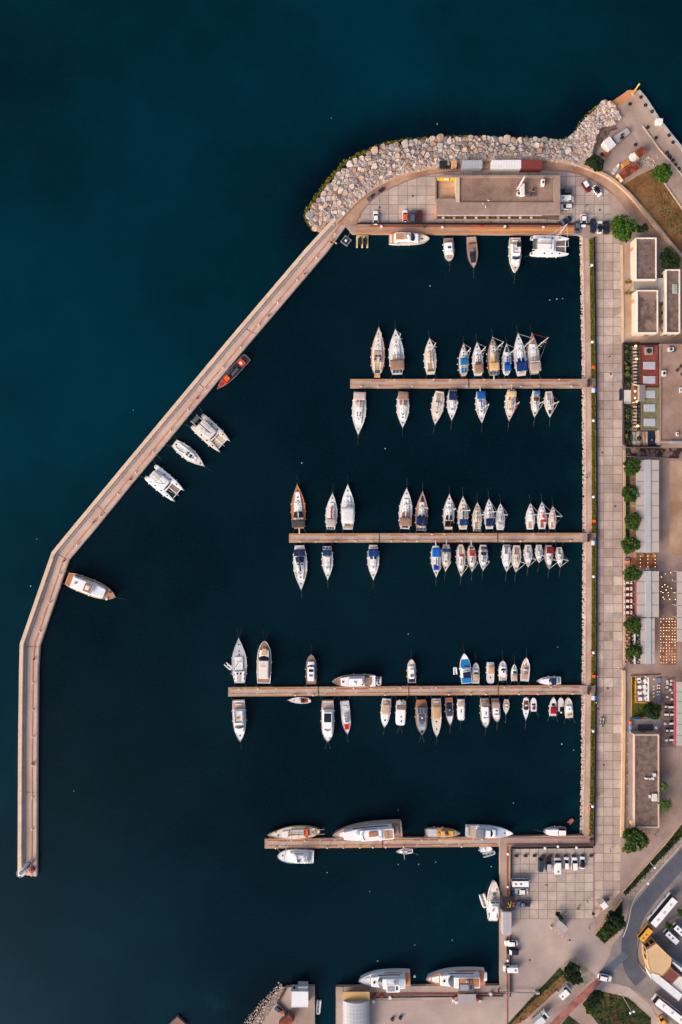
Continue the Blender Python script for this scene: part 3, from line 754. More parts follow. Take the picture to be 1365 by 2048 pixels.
class Boat:
    """a hull with its parts; x runs from stern to bow, t = 0 stern .. 1 bow"""
    def __init__(s, name, label, cat, group, bow, stern, beam, kind='motor', fb=1.1, sheer=.25, z=None):
        zz = fb*.9 if z is None else z
        a = W(*stern, zz); b = W(*bow, zz); d = b-a
        s.L = d.length; s.B = beam*PX; s.kind = kind; s.fb = fb; s.sheer = sheer
        s.root = thing(name, label, cat, ((a.x+b.x)/2, (a.y+b.y)/2, 0), math.atan2(d.y, d.x), group)
    def x(s, t): return -s.L/2 + s.L*t
    def w(s, t): return s.B/2*hb(s.kind, t)
    def dz(s, t): return s.fb*(1+s.sheer*t*t)
    def hull(s, hc, dc, rimc=None, boot=None, N=22, rimw=None, deckdrop=.07):
        rs = []; ts = [i/N for i in range(N+1)]
        for t in ts:
            w, z, x = max(s.w(t), .03), s.dz(t), s.x(t)
            rake = s.L*.05*t**5
            xw = x-rake*1.0
            wl_ = w*(.90-.35*t**3)
            rs.append([(xw,0,-.5),(xw,-wl_*.75,-.25),(xw,-wl_,.0),(x-rake*.45,-w*.985,z*.55),(x,-w,z),(x,-w+min(.10,w*.4),z+.005),
                       (x,w-min(.10,w*.4),z+.005),(x,w,z),(x-rake*.45,w*.985,z*.55),(xw,wl_,.0),(xw,wl_*.75,-.25)])
        vs = [p for r in rs for p in r]; n = 11; fs = []
        for k in range(N):
            for i in list(range(0,5))+list(range(6,11)):
                j = (i+1) % n; fs.append((k*n+i, (k+1)*n+i, (k+1)*n+j, k*n+j))
        fs.append((0,1,2,3,4,5,6,7,8,9,10))
        MB().add(vs, fs).build('hull', gel(hc), s.root)
        di = .08
        vs = []; fs = []
        for t in ts:
            w = max(s.w(t)-di, .01); z = s.dz(t)-deckdrop; x = s.x(t)
            vs += [(x,-w,z),(x,-w*.5,z+.03),(x,w*.5,z+.03),(x,w,z)]
        for k in range(N):
            for i in range(3): fs.append((k*4+i, (k+1)*4+i, (k+1)*4+i+1, k*4+i+1))
        o = MB().add(vs, fs).build('deck', dc if not isinstance(dc,(str,tuple)) else gel(dc), s.root)
        o.data.flip_normals() if o.data.polygons[0].normal.z < 0 else None
        if rimc is not None:
            rw = rimw or .16; b = MB()
            for sg in (-1,1):
                rr_ = []
                for t in ts:
                    w = max(s.w(t), .05); z = s.dz(t); x = s.x(t)
                    rr_.append([(x,sg*(w+.03),z-.06),(x,sg*(w+.03),z+.06),(x,sg*max(.01,w-rw),z+.06),(x,sg*max(.01,w-rw),z-.06)])
                b.rings(rr_)
            w = s.w(0); b.box(s.x(0)-.04, s.x(0)+rw, -w, w, s.dz(0)-.06, s.dz(0)+.055)
            b.build('gunwale', wood(rimc), s.root)
        return s
    def poly(s, t0, t1, f, n=12, mx=None, mn=0, rnd=True):
        up = []
        for i in range(n+1):
            t = t0+(t1-t0)*i/n; w = s.w(t)*f
            if mx: w = min(w, mx)
            w = max(w, .04)
            up.append((s.x(t), w))
        return [(x,-w) for x,w in up] + [(x,w) for x,w in reversed(up)]
    # ------- generic bodies
    def o(s, name, t0, t1, f, z0, h, m, bev=.08, mx=None, taper=0.0, up=None):
        """block that follows the plan of the hull"""
        z = s.dz((t0+t1)/2)+z0; zb = z if z0 > .02 else z-.25
        b = MB(); P = s.poly(t0, t1, f, mx=mx); b.prism(P, zb, z+h, min(bev, h*.45) if bev else 0, taper)
        return b.build(name, m, s.root, False)
    def r(s, name, t0, t1, y0, y1, z0, h, m, rad=.12, bev=.05, lab=None, parent=None):
        """rounded box; y in fractions of the half beam"""
        z = s.dz((t0+t1)/2)+z0; a, c = s.B/2*y0, s.B/2*y1
        x0, x1 = s.x(t0), s.x(t1); rad = min(rad, abs(x1-x0)*.45, abs(c-a)*.45)
        zb = z if z0 > .02 else z-.12
        return MB().prism(rrect(x0,x1,min(a,c),max(a,c),rad), zb, z+h, min(bev,h*.4) if bev else 0).build(name, m, parent or s.root)
    def canopy(s, name, t0, t1, f, z0, m, arch=.22, posts=True, nose=0.0):
        """stretched fabric roof on hoops"""
        W2 = s.B/2*f; z = s.dz((t0+t1)/2)+z0; n = 8; b = MB(); rs = []
        K = 6
        for k in range(K+1):
            u = k/K; x = s.x(t0+(t1-t0)*u); wv = W2*(1-nose*u*u); e = arch*(1-(2*u-1)**2*.5)
            top = [(x, wv*math.cos(math.pi*i/n), z+e*math.sin(math.pi*i/n)**.8) for i in range(n+1)]
            bot = [(p[0], p[1]*.97, p[2]-.05) for p in reversed(top)]
            rs.append(top+bot)
        b.rings(rs); ob = b.build(name, m, s.root, True)
        if posts:
            b = MB()
            for u in (0.04,.96):
                x = s.x(t0+(t1-t0)*u)
                for sg in (-1,1): b.tube((x,sg*W2*.95*(1-nose*u*u),s.dz(t0)-.05),(x,sg*W2*.97*(1-nose*u*u),z+.02),.025,.025,4)
            b.build('canopy_frame', mat('steel', rough=.3, metal=.6), ob)
        return ob
    def screen(s, name, t0, t1, f, z0, h, m=None, f2=None):
        """raked, bowed front window: foot at t1, head at t0"""
        m = m or glass(); z = s.dz((t0+t1)/2)+z0; W2 = s.B/2*f; W3 = s.B/2*(f2 or f*.86); n = 8; bow = abs(s.x(t1)-s.x(t0))*.35
        lo = []; hi = []
        for i in range(n+1):
            u = 2*i/n-1
            lo.append((s.x(t1)-bow*u*u, W2*u, z)); hi.append((s.x(t0)-bow*u*u, W3*u, z+h))
        b = MB(); back_lo = [(x-.10,y,zz) for x,y,zz in lo]; back_hi = [(x-.10,y,zz) for x,y,zz in hi]
        vs = lo+hi+back_lo+back_hi; q = n+1; fs = []
        for i in range(n):
            fs.append((i,i+1,q+i+1,q+i)); fs.append((2*q+i+1,2*q+i,3*q+i,3*q+i+1))
            fs.append((q+i,q+i+1,3*q+i+1,3*q+i)); fs.append((i+1,i,2*q+i,2*q+i+1))
        b.add(vs, fs); return b.build(name, m, s.root)
    def sidewin(s, t0, t1, f, z0, h, mx=None, name='window'):
        z = s.dz((t0+t1)/2)+z0
        for sg in (-1,1):
            b = MB(); rs = []
            for i in range(7):
                t = t0+(t1-t0)*i/6; w = s.w(t)*f
                if mx: w = min(w, mx)
                rs.append([(s.x(t),sg*(w-.06),z),(s.x(t),sg*(w+.025),z),(s.x(t),sg*(w+.015),z+h),(s.x(t),sg*(w-.06),z+h)])
            b.rings(rs).build(name, glass(), s.root)
    def hatch(s, t, y=0, sz=.5, z0=.0, c='glass', name='hatch'):
        z = s.dz(t)+z0-.06; x = s.x(t); yy = y*s.B/2
        return MB().prism(rrect(x-sz/2,x+sz/2,yy-sz/2,yy+sz/2,sz*.18), z, z+.12, .02).build(name, glass() if c == 'glass' else mat(c), s.root)
    def disc(s, name, t, y, r, z0, h, m, dome=False):
        z = s.dz(t)+z0
        return MB().lathe(s.x(t), y*s.B/2, [(r,z),(r,z+h*.5),(r*.8,z+h*.85),(r*.25,z+h)] if dome else [(r,z),(r,z+h)], 14).build(name, m, s.root, dome)
    def wheel(s, t, y, r=.42):
        z = s.dz(t)+.35; b = MB(); c = Vector((s.x(t), y*s.B/2, z)); n = 12
        pts = [c+Vector((.15*math.sin(2*math.pi*i/n)*r, r*math.cos(2*math.pi*i/n), r*math.sin(2*math.pi*i/n))) for i in range(n+1)]
        b.path(pts, .03, 4)
        for i in range(0,n,4): b.tube(c, pts[i], .02, .02, 4)
        b.build('steering_wheel', mat('dark'), s.root)
    def rail(s, t0=.72, c='steel', h=.55):
        b = MB(); ts = [t0+(1-t0)*i/6 for i in range(7)]
        P = [(s.x(t)-.05, -max(.05,s.w(t)-.08), s.dz(t)+h) for t in ts]+[(s.x(t)-.05, max(.05,s.w(t)-.08), s.dz(t)+h) for t in reversed(ts)]
        b.path(P, .03, 4)
        for p in P[::2]: b.tube((p[0],p[1],p[2]-h-.05), p, .025, .025, 4)
        b.build('bow_rail', mat(c, rough=.3, metal=.5), s.root)
    def fenders(s, ts=(.2,.42,.62), c='white', sides=(-1,1), r=.16):
        for sg in sides:
            for t in ts:
                w = s.w(t)+r*.9; z = s.dz(t)
                MB().lathe(s.x(t), sg*w, [(.03,z-.05),(r*.6,z-.13),(r,z-.25),(r,z-.70),(r*.6,z-.82),(.03,z-.88)], 8).build('fender', gel(c), s.root, True)
    def lines(s, bow=2, stern=True, dist=4.0, dock=None):
        rm = mat('rope', rough=.9)
        for k in range(bow):
            sg = (-1,1)[k] if bow == 2 else 0
            MB().path([(s.x(.985), sg*.1, s.dz(1)), (s.x(1)+dist*.55, sg*.6, .45), (s.x(1)+dist, sg*1.2, -.25)], .013, 4).build('mooring_line', rm, s.root)
        if stern:
            d = dock or 1.9
            for sg in (-1,1):
                MB().path([(s.x(.02), sg*s.w(.02)*.9, s.dz(0)), (s.x(0)-d*.5, sg*(s.w(0)+.35), s.dz(0)*.8), (s.x(0)-d, sg*(s.w(0)+.8), DZ+.1)], .022, 4).build('mooring_line', rm, s.root)
    def mast(s, t=.58, h=None, c=(206,202,198), r=.11, boom_t=.16, boomc=None, boomw=.16, spreaders=2, stay=True, z0=0, lean=0):
        h = h or s.L*1.22; zb = s.dz(t)+z0; m = mat(c, rough=.35, var=.06, spec=.5); x = s.x(t)
        ob = MB().tube((x,0,zb-.3),(x,0,zb+h),r,r*.6,8).build('mast', m, s.root, True)
        for k in range(spreaders):
            zz = zb+h*(.36+.30*k); l = s.B*(.30-.06*k)
            b = MB(); b.tube((x-.25,-l,zz+.05),(x,0,zz),.04,.055,5); b.tube((x,0,zz),(x-.25,l,zz+.05),.055,.04,5); b.build('spreader', m, ob)
        if stay:
            b = MB(); top = (x,0,zb+h*.97)
            b.tube((s.x(.985),0,s.dz(1)+.1), top, .05, .035, 5); b.build('furled_jib', fabric(stay if isinstance(stay,(str,tuple)) else 'offwhite'), s.root)
            b = MB(); b.tube((s.x(.01),0,s.dz(0)+.2), top, .014, .014, 3)
            for sg in (-1,1): b.tube((x-.3,sg*(s.w(t)-.1),s.dz(t)), (x,0,zb+h*.95), .014, .014, 3)
            b.build('rigging', m, s.root)
        if boom_t is not None:
            zz = zb+1.05; xe = s.x(boom_t)
            bo = MB().tube((x-.1,0,zz),(xe,0,zz+.05),.08,.07,7).build('boom', m, s.root, True)
            if boomc is not None:
                n = 8; rs = []
                for k in range(7):
                    u = k/6; xx = x-.15+(xe-x+.3)*u; rad = boomw*(1.15-.45*u)
                    rs.append([(xx, rad*math.cos(2*math.pi*i/n), zz+.16+rad*1.2*math.sin(2*math.pi*i/n)) for i in range(n)])
                MB().rings(rs).build('sail_cover', fabric(boomc), s.root, True)
        return ob
    def solar(s, t0, t1, f, z0, n=3):
        W2 = s.B/2*f; z = s.dz(t0)+z0; k = 2*W2/n
        for i in range(n):
            fr = MB().box(s.x(t0), s.x(t1), -W2+i*k+.04, -W2+(i+1)*k-.04, z, z+.05).build('solar_panel', mat((168,166,166), rough=.4), s.root)
            MB().box(s.x(t0)+.06, s.x(t1)-.06, -W2+i*k+.09, -W2+(i+1)*k-.09, z+.045, z+.06).build('solar_cells', mat('solar', rough=.25, spec=.6), fr)
        b = MB()
        for sg in (-1,1):
            for t in (t0,t1): b.tube((s.x(t),sg*W2*.9,s.dz(0)-.1),(s.x(t),sg*W2*.9,z),.03,.03,4)
        b.build('arch', mat('steel', rough=.3, metal=.5), s.root)
    def gangplank(s, l=2.2, y=0, c=(206,196,186)):
        z = s.dz(0); MB().add([(s.x(0)+.2,y*s.B/2-.22,z+.05),(s.x(0)+.2,y*s.B/2+.22,z+.05),(s.x(0)-l,y*s.B/2+.22,DZ+.22),(s.x(0)-l,y*s.B/2-.22,DZ+.22)]+
            [(s.x(0)+.2,y*s.B/2-.22,z-.01),(s.x(0)+.2,y*s.B/2+.22,z-.01),(s.x(0)-l,y*s.B/2+.22,DZ+.16),(s.x(0)-l,y*s.B/2-.22,DZ+.16)],
            [(0,1,2,3),(7,6,5,4),(0,3,7,4),(1,0,4,5),(2,1,5,6),(3,2,6,7)]).build('gangplank', wood(c), s.root)
    def outboard(s, n=1, c='black', sp=.5):
        for i in range(n):
            y = (i-(n-1)/2)*sp; x = s.x(0)
            b = MB(); b.prism(rrect(x-.62,x-.02,y-.19,y+.19,.1), s.dz(0)-.1, s.dz(0)+.42, .1); b.box(x-.32,x-.18,y-.06,y+.06,-.3,s.dz(0)); b.build('outboard_motor', mat(c, rough=.3, spec=.5), s.root)

def sailboat(label, group, bow, stern, beam, hull='white', deck='offwhite', rim=None, kind='sail', trunk='white', bim=None, bt=(.05,.30), bw=.80, hood=None,
             boom='offwhite', boomt=.16, solar=None, mast=1.18, mt=.58, hatches=3, cockpit='paleteak', fore=None, wheels=2, plank=False, ts=(.32,.74), tw=.58, fend=True, extra=None, jib='offwhite', radar=False, bow_lines=1, fb=1.15, name='sailboat', boomw=.17):
    b = Boat(name, label, 'sailboat', group, bow, stern, beam, kind, fb, .22)
    b.hull(hull, deck if not isinstance(deck, str) or deck not in ('teak','orteak','paleteak','tan') else wood(deck), rim)
    if fore: b.o('foredeck', fore[0], fore[1], .9, 0, .02, wood(fore[2]) if fore[2] in ('teak','orteak','tan','paleteak','brown') else gel(fore[2]), 0)
    # coach roof with windows
    b.o('cabin', ts[0], ts[1], tw, 0, .42, gel(trunk), .14, taper=.12)
    b.sidewin(ts[0]+.05, ts[1]-.09, tw*.97, .12, .16)
    # cockpit well and benches
    b.o('cockpit', .05, ts[0]-.005, .56, .0, .015, wood(cockpit), 0)
    for sg in (-1,1): b.r('bench', .09, ts[0]-.02, sg*.36, sg*.60, 0, .2, gel('offwhite'))
    for i in range(wheels): b.wheel(.12, 0 if wheels == 1 else (-.3,.3)[i])
    tt = [.86,.71,.63,.52][:hatches]
    for t in tt: b.hatch(t, 0, .46 if b.L > 9 else .36, .44 if ts[0] < t < ts[1]-.03 else 0)
    for t in (.60,.48):
        if ts[0] < t < ts[1]:
            for sg in (-1,1): b.hatch(t, sg*.26, .26, .42)
    if hood: b.canopy('spray_hood', ts[0]-.05, ts[0]+.08, tw*1.12, .85, fabric(hood), .32, False, .25)
    if bim: b.canopy('bimini', bt[0], bt[1], bw, 1.75, fabric(bim), .2)
    if solar: b.solar(.0, .075, solar if isinstance(solar, float) else .62, 1.6, 3)
    b.mast(mt, b.L*mast, boom_t=boomt, boomc=boom, boomw=boomw, stay=jib, r=.085+.003*b.L)
    b.rail(.80); b.fenders((.25,.45) if b.L < 10 else (.2,.38,.56)) if fend else None
    b.lines(bow_lines)
    MB().tube((b.x(1)-.3,0,b.dz(1)),(b.x(1)+.25,0,b.dz(1)+.12),.07,.05,6).build('anchor', mat('steel', rough=.4, metal=.4), b.root)
    if plank: b.gangplank(2.0, plank if isinstance(plank, float) else 0)
    if radar: b.disc('life_raft', .1, .0, .35, .3, .3, gel('white'), True)
    if extra: extra(b)
    return b
def motor(label, group, bow, stern, beam, hull='white', deck='offwhite', rim=None, kind='motor', fb=1.15, fend=True, rail=.55, name='motorboat', bowl=1, sternl=True, platform=None, cat='motorboat', sheer=.25, body=None, z=None, dock=None):
    b = Boat(name, label, cat, group, bow, stern, beam, kind, fb, sheer, z)
    b.hull(hull, wood(deck) if deck in ('teak','orteak','paleteak','tan','brown') else gel(deck), rim)
    if platform: b.r('swim_platform', -.005, platform[0], -platform[1], platform[1], -.35, .10, wood(platform[2]) if platform[2] != 'white' else gel('white'))
    if body: body(b)
    if rail: b.rail(rail)
    if fend: b.fenders((.25,.5))
    if bowl or sternl: b.lines(bowl, sternl, dock=dock)
    MB().box(b.x(1)-.4,b.x(1)+.12,-.09,.09,b.dz(1)-.05,b.dz(1)+.06).build('anchor_roller', mat('steel', rough=.4, metal=.4), b.root)
    return b
def dinghy(label, bow, stern, beam, c=(206,204,202), floor=(150,146,142), group=None, engine=True, seats=2, z=.4):
    """inflatable: a U of fat tube round a floor"""
    a = W(*stern, z); e = W(*bow, z); d = e-a; L = d.length; B = beam*PX; r = B*.17
    t = thing('dinghy', label, 'dinghy', ((a.x+e.x)/2,(a.y+e.y)/2,0), math.atan2(d.y,d.x), group)
    pts = []
    for i in range(25):
        u = i/24*2-1; sg = 1 if u > 0 else -1; q = abs(u)
        x = L/2-r - (L-r)*max(0,(q-.3)/.7) if q > .3 else L/2-r+ (r*.2)*(1-q/.3)
        y = sg*(B/2-r)*min(1, (q/.42)**.7)
        pts.append(Vector((x, y, .28+.12*(1-q))))
    n = 8; rs = []
    for i, p in enumerate(pts):
        tn = (pts[min(i+1,24)]-pts[max(0,i-1)]).normalized(); sd = Vector((-tn.y,tn.x,0)).normalized()
        rs.append([p+sd*(r*math.cos(2*math.pi*k/n))+Vector((0,0,r*math.sin(2*math.pi*k/n))) for k in range(n)])
    MB().rings(rs).build('tube', mat(c, rough=.5, var=.08), t, True)
    MB().prism([(-L/2+.1,-B/2+r),(L*.22,-B/2+r),(L/2-r,0),(L*.22,B/2-r),(-L/2+.1,B/2-r)], .05, .2).build('floor', mat(floor), t)
    for k in range(seats): MB().box(-L*.22+k*L*.3,-L*.22+k*L*.3+.28,-B/2+r,B/2-r,.3,.42).build('seat', mat((196,192,186)), t)
    MB().box(-L/2+.12,-L/2+.2,-B/2+r,B/2-r,.1,.5).build('transom', mat(floor), t)
    if engine: MB().prism(rrect(-L/2-.35,-L/2+.12,-.16,.16,.08), .2, .75, .08).build('outboard_motor', mat('black', rough=.35), t)
    return t
# ---------------------------------------------------------------- first pier, above
G = 'boats moored above the first pier'
S_ = sailboat
def ketch_extra(b):
    b.mast(.22, b.L*.7, boom_t=None, stay=False, spreaders=1)
    b.o('deckhouse', .26, .50, .62, 0, .75, wood('tan'), .12); b.r('window', .37,.41,-.45,.45,.76,.02,glass()); 
    for sg in (-1,1): b.r('solar_panel', .30,.36, sg*.2, sg*.52, .77,.03, mat('solar', rough=.25, spec=.6))
    b.r('solar_panel', .015,.085,-.38,.38,1.5,.05, mat('solar', rough=.25, spec=.6)); b.r('stern_platform', -.05,0,-.42,.42,-.3,.12,wood('gold'))
S_('double-ended wooden ketch with varnished rail, leftmost above the first pier', G, (758,655), (755,750), 27, 'tan', 'cream', 'teak', kind='old', trunk='offwhite', ts=(.50,.80), tw=.62, boom=None, wheels=1, cockpit='gold', extra=ketch_extra, bow_lines=1)
S_('white sailboat with brown bimini and grey stern panel, second above the first pier', G, (791,659), (795,748), 30, 'white', 'offwhite', None, bim='brown', bt=(.07,.30), bw=.93, hood=(188,170,160), solar=.66, boom='offwhite', boomt=.16, ts=(.34,.76), mt=.60)
S_('cream sailboat with brown sail cover and a row of brown seats at the stern', G, (859,677), (862,748), 24, 'cream', 'cream', None, trunk='cream', boom='brown', boomt=.13, cockpit='paleteak', extra=lambda b: [b.r('seat_back', .07,.10, y-.1, y+.1, .3,.3, fabric('dkbrown')) for y in (-.5,-.25,0,.25,.5)], boomw=.25)
S_('dark brown hulled sailboat with two bright blue covers', G, (927,687), (927.5,753), 21, 'brown', 'offwhite', 'dkbrown', kind='old', trunk='white', boom=None, ts=(.34,.80), wheels=1, extra=lambda b: (b.canopy('bimini', .32,.54,.72,1.3,fabric((24,108,158)),.2), b.canopy('cover', .10,.24,.5,.7,fabric((24,108,158)),.15)))
S_('white sailboat with chestnut bimini, between the blue covered one and the yellow covered one', G, (954,685), (957,751), 21, 'white', 'offwhite', None, bim='brown', bt=(.05,.32), bw=.86, boom='dkbrown', boomt=.2, hood='brown')
S_('teak decked sailboat with mustard yellow covers and solar panels on the stern', G, (985,674), (988,750), 24, 'cream', 'tan', 'dkbrown', trunk='offwhite', bim=(214,170,110), bt=(.10,.31), bw=.82, hood=(214,170,110), boom=(214,170,110), boomw=.34, solar=.80, plank=True, ts=(.34,.78))
S_('small white sailboat with bright blue sail cover and bimini above the first pier', G, (1013,688), (1014,750), 18, 'white', 'offwhite', None, kind='old', bim='blue', bt=(.10,.32), bw=.74, boom='blue', boomw=.3, boomt=.30, hood='blue', hatches=2, extra=lambda b: b.o('dark_dinghy', .72,.90,.5,.05,.2,mat('dark')))
S_('large white sailboat with broad navy bimini, second from the right above the first pier', G, (1036,667), (1044,751), 24, 'white', 'offwhite', None, bim='dkblue', bt=(.08,.31), bw=.95, hood='dkblue', boom='offwhite', boomt=.17, mast=1.2)
S_('sailboat with brown foredeck and pale tan bimini, rightmost above the first pier', G, (1063.5,667), (1070,748), 24, 'tan', 'offwhite', 'brown', bim=(176,152,138), bt=(.05,.26), bw=.9, hood=(176,152,138), boom=None, fore=(.74,.97,'brown'), mast=1.25, jib='red', extra=lambda b: b.r('targa_arch', .27,.29,-.8,.8,1.6,.12,gel('white')))
# ---------------------------------------------------------------- first pier, below
G = 'boats moored below the first pier'
S_('long white sailboat with pale tan bimini, leftmost below the first pier', G, (716.7,870), (720,784), 27.5, 'white', 'offwhite', None, bim=(196,172,162), bt=(.02,.20), bw=.88, hood=(190,164,150), ts=(.28,.74), boom='offwhite', boomt=.09, extra=lambda b: [b.hatch(t,y,.5,.44) for t in (.50,.55) for y in (-.18,.18)])
S_('white sailboat with chestnut bimini, second from the left below the first pier', G, (805.7,856), (806.5,784), 24.5, 'white', 'offwhite', None, bim='brown', bt=(.03,.24), bw=.84, hood='brown', boom='offwhite', boomt=.14, ts=(.30,.76))
S_('plain cream sailboat with open cockpit and no covers, third from left below the first pier', G, (870,850), (880,783), 24, 'cream', 'cream', None, trunk='cream', boom=(120,108,98), boomt=.20, cockpit='tan')
S_('white sailboat with navy bimini and a grey stern rack, below the first pier', G, (903.7,841), (905.5,781), 20, 'white', 'offwhite', None, bim='navy', bt=(.06,.34), bw=.82, boom='offwhite', boomt=.2, solar=.75)
S_('cream sailboat with bright blue bimini below the first pier', G, (964,846), (961,783), 20.5, 'cream', 'offwhite', None, bim='blue', bt=(.02,.26), bw=.84, boom='blue', boomw=.24, boomt=.26, plank=True, fore=(.56,.72,'paleteak'))
S_('cream sailboat with yellow tan bimini and grey stern panel below the first pier', G, (1018.5,842), (1023,780), 20.5, 'cream', 'cream', None, trunk='cream', bim=(214,180,130), bt=(.06,.24), bw=.84, boom=(200,170,120), boomw=.26, solar=.6, plank=True, jib=(190,110,100))
S_('small sailboat with blue and brown covers, second from the right below the first pier', G, (1069.5,834), (1072,782), 16.5, 'cream', 'offwhite', None, bim=(70,120,160), bt=(.03,.18), bw=.74, hood='dkbrown', boom='dkbrown', boomt=.24, hatches=1)
S_('small sailboat with bare deck and grey sail cover, rightmost below the first pier', G, (1100,834), (1098,783), 18, 'offwhite', 'cream', None, trunk='offwhite', boom='midgrey', boomw=.22, boomt=.1, hatches=1, extra=lambda b: b.o('dark_dinghy', .72,.88,.5,.05,.2,mat('dark')))
# ---------------------------------------------------------------- second pier, above
G = 'boats moored above the second pier'
S_('sailboat with orange teak side decks and charcoal bimini, leftmost above the second pier', G, (595,969), (598.7,1057), 28, 'white', 'orteak', 'orteak', trunk='white', ts=(.30,.84), tw=.62, bim=(74,70,70), bt=(.03,.20), bw=.95, hood='dark', boom='offwhite', boomt=.12, plank=True, extra=lambda b: b.r('targa_arch', .215,.235,-.72,.72,1.3,.14,gel('white')))
S_('white sailboat with bright red sail cover and beige awning above the second pier', G, (665.6,986), (662,1059), 23, 'white', 'offwhite', None, bim=(186,168,158), bt=(.08,.30), bw=.82, boom=(196,40,34), boomw=.3, boomt=.14, mt=.62, solar=.6)
S_('white sailboat under a long pale awning, third from the left above the second pier', G, (696,969), (696,1059), 27.5, 'white', 'white', None, bim=(222,214,208), bt=(.14,.50), bw=.86, boom=(206,176,150), boomw=.24, boomt=.12, hood=(200,184,172), extra=lambda b: b.r('seat_back', .02,.08,-.62,.62,.3,.2,fabric('tan')))
S_('white sailboat with brown bimini and slim side stripes above the second pier', G, (814,976), (810,1058), 26, 'white', 'offwhite', None, bim='brown', bt=(.08,.28), bw=.96, hood='brown', boom='offwhite', boomt=.16, extra=lambda b: b.r('stern_seat', .03,.07,-.5,.5,.4,.1,mat('dark')))
S_('teak decked sailboat with navy bimini and stern solar panels above the second pier', G, (845.5,983), (842,1061), 24, 'tan', 'tan', 'teak', trunk='offwhite', bim='navy', bt=(.13,.36), bw=.86, hood='navy', boom='offwhite', boomt=.22, solar=.82, radar=True, extra=lambda b: b.o('dark_dinghy', .74,.88,.4,.05,.2,mat('dark')))
S_('cream sailboat with black bimini and swim ladder above the second pier', G, (899,988), (897,1059), 22, 'cream', 'offwhite', 'tan', bim='black', bt=(.08,.24), bw=.76, hood='dark', boom='offwhite', boomt=.16, radar=False)
S_('cream sailboat with deep blue bimini and teal sail cover above the second pier', G, (926,993), (926.5,1059), 21, 'cream', 'cream', None, trunk='cream', bim=(24,58,104), bt=(.13,.32), bw=.84, boom=(24,84,120), boomw=.26, boomt=.2)
S_('small cream sailboat with open cockpit and side panels, left of the round navy bimini boat', G, (955,1005), (954,1062), 18.5, 'cream', 'cream', None, trunk='cream', boom='dkbrown', boomt=.22, fore=(.72,.88,'paleteak'), cockpit='tan', solar=.8)
S_('white sailboat with rounded navy bimini above the second pier', G, (978,998), (979.4,1058), 19.5, 'white', 'offwhite', None, bim=(22,44,78), bt=(.10,.36), bw=.90, boom='navy', boomt=.34, hatches=3)
S_('small white sailboat with grey cockpit tent and a dark sail above the second pier', G, (1001,1007), (1001,1060), 17.5, 'white', 'offwhite', None, bim=(182,182,186), bt=(.10,.26), bw=.72, boom='midgrey', boomw=.24, boomt=.34, hatches=2)
S_('small bare-decked cream sailboat, leftmost of the three at the right end above the second pier', G, (1061,1007), (1061,1059), 17.5, 'cream', 'offwhite', None, boom='offwhite', boomt=.3, hatches=1, cockpit='paleteak', wheels=1, mast=1.3)
S_('white sailboat with red cockpit covers above the second pier', G, (1084,1004), (1084.7,1058), 17.5, 'white', 'offwhite', None, bim=(196,48,36), bt=(.26,.36), bw=.62, boom=(196,48,36), boomw=.3, boomt=.40, hatches=2, cockpit='brown', mast=1.3)
S_('smallest cream sailboat, rightmost above the second pier', G, (1105.7,1013), (1105,1058), 14.5, 'cream', 'cream', None, trunk='cream', boom='tan', boomt=.2, hatches=1, wheels=1, cockpit='paleteak', mast=1.35)
# ---------------------------------------------------------------- second pier, below
G = 'boats moored below the second pier'
S_('long white sailboat with navy bimini and navy sail cover, leftmost below the second pier', G, (603,1180), (599.5,1091), 27.5, 'white', 'offwhite', None, bim=(28,44,80), bt=(.08,.23), bw=.82, hood=(28,44,80), boom=(36,44,76), boomw=.28, boomt=.27, ts=(.30,.76), fore=(.60,.76,'paleteak'), extra=lambda b: [b.hatch(.42,y,.7,.44) for y in (-.28,.28)])
S_('white sailboat with small navy bimini and a big stern rack below the second pier', G, (656,1160), (655,1093), 21.5, 'white', 'offwhite', None, bim=(30,56,92), bt=(.09,.27), bw=.84, boom='offwhite', boomt=.2, solar=.86, ts=(.30,.74))
S_('white sailboat with deep blue bimini alone in the middle below the second pier', G, (747,1160), (747,1090), 23, 'white', 'offwhite', None, bim=(22,56,104), bt=(.10,.32), bw=.88, hood=(22,56,104), boom='offwhite', boomt=.2, extra=lambda b: [b.r('seat_back', .04,.07,y-.12,y+.12,.3,.25,fabric('brown')) for y in (-.5,0,.5)])
S_('white sailboat with bright blue covers fore and aft below the second pier', G, (872.6,1154), (872,1092), 19, 'white', 'offwhite', None, bim=(20,92,176), bt=(.05,.34), bw=.88, boom='navy', boomt=.36, plank=True, extra=lambda b: b.canopy('foredeck_cover', .60,.77,.56,.45,fabric((18,60,150)),.12,False))
S_('tan decked sailboat with a dark blue bimini band and slanted gangplank below the second pier', G, (891,1143), (893,1089), 18.5, 'cream', 'cream', 'tan', trunk='offwhite', bim=(24,56,92), bt=(.14,.27), bw=.96, boom='offwhite', boomt=.22, plank=.01, cockpit='tan')
S_('cream sailboat with a red fan-shaped cover, below the second pier', G, (922,1153), (922,1089), 18, 'cream', 'offwhite', 'paleteak', kind='old', bim=(178,60,48), bt=(.29,.37), bw=.5, boom=(190,90,86), boomw=.18, boomt=.42, wheels=1, mast=1.25)
S_('cream sailboat with ragged red awnings and a dark hatch at the stern', G, (944,1143), (943,1091), 17.5, 'cream', 'offwhite', 'paleteak', kind='old', bim=(176,66,50), bt=(.17,.28), bw=.72, hood=(170,62,50), boom=(170,66,54), boomw=.22, boomt=.42, wheels=0, plank=True, extra=lambda b: b.r('hatch', .06,.12,-.4,.4,.3,.2,glass()), mast=1.25)
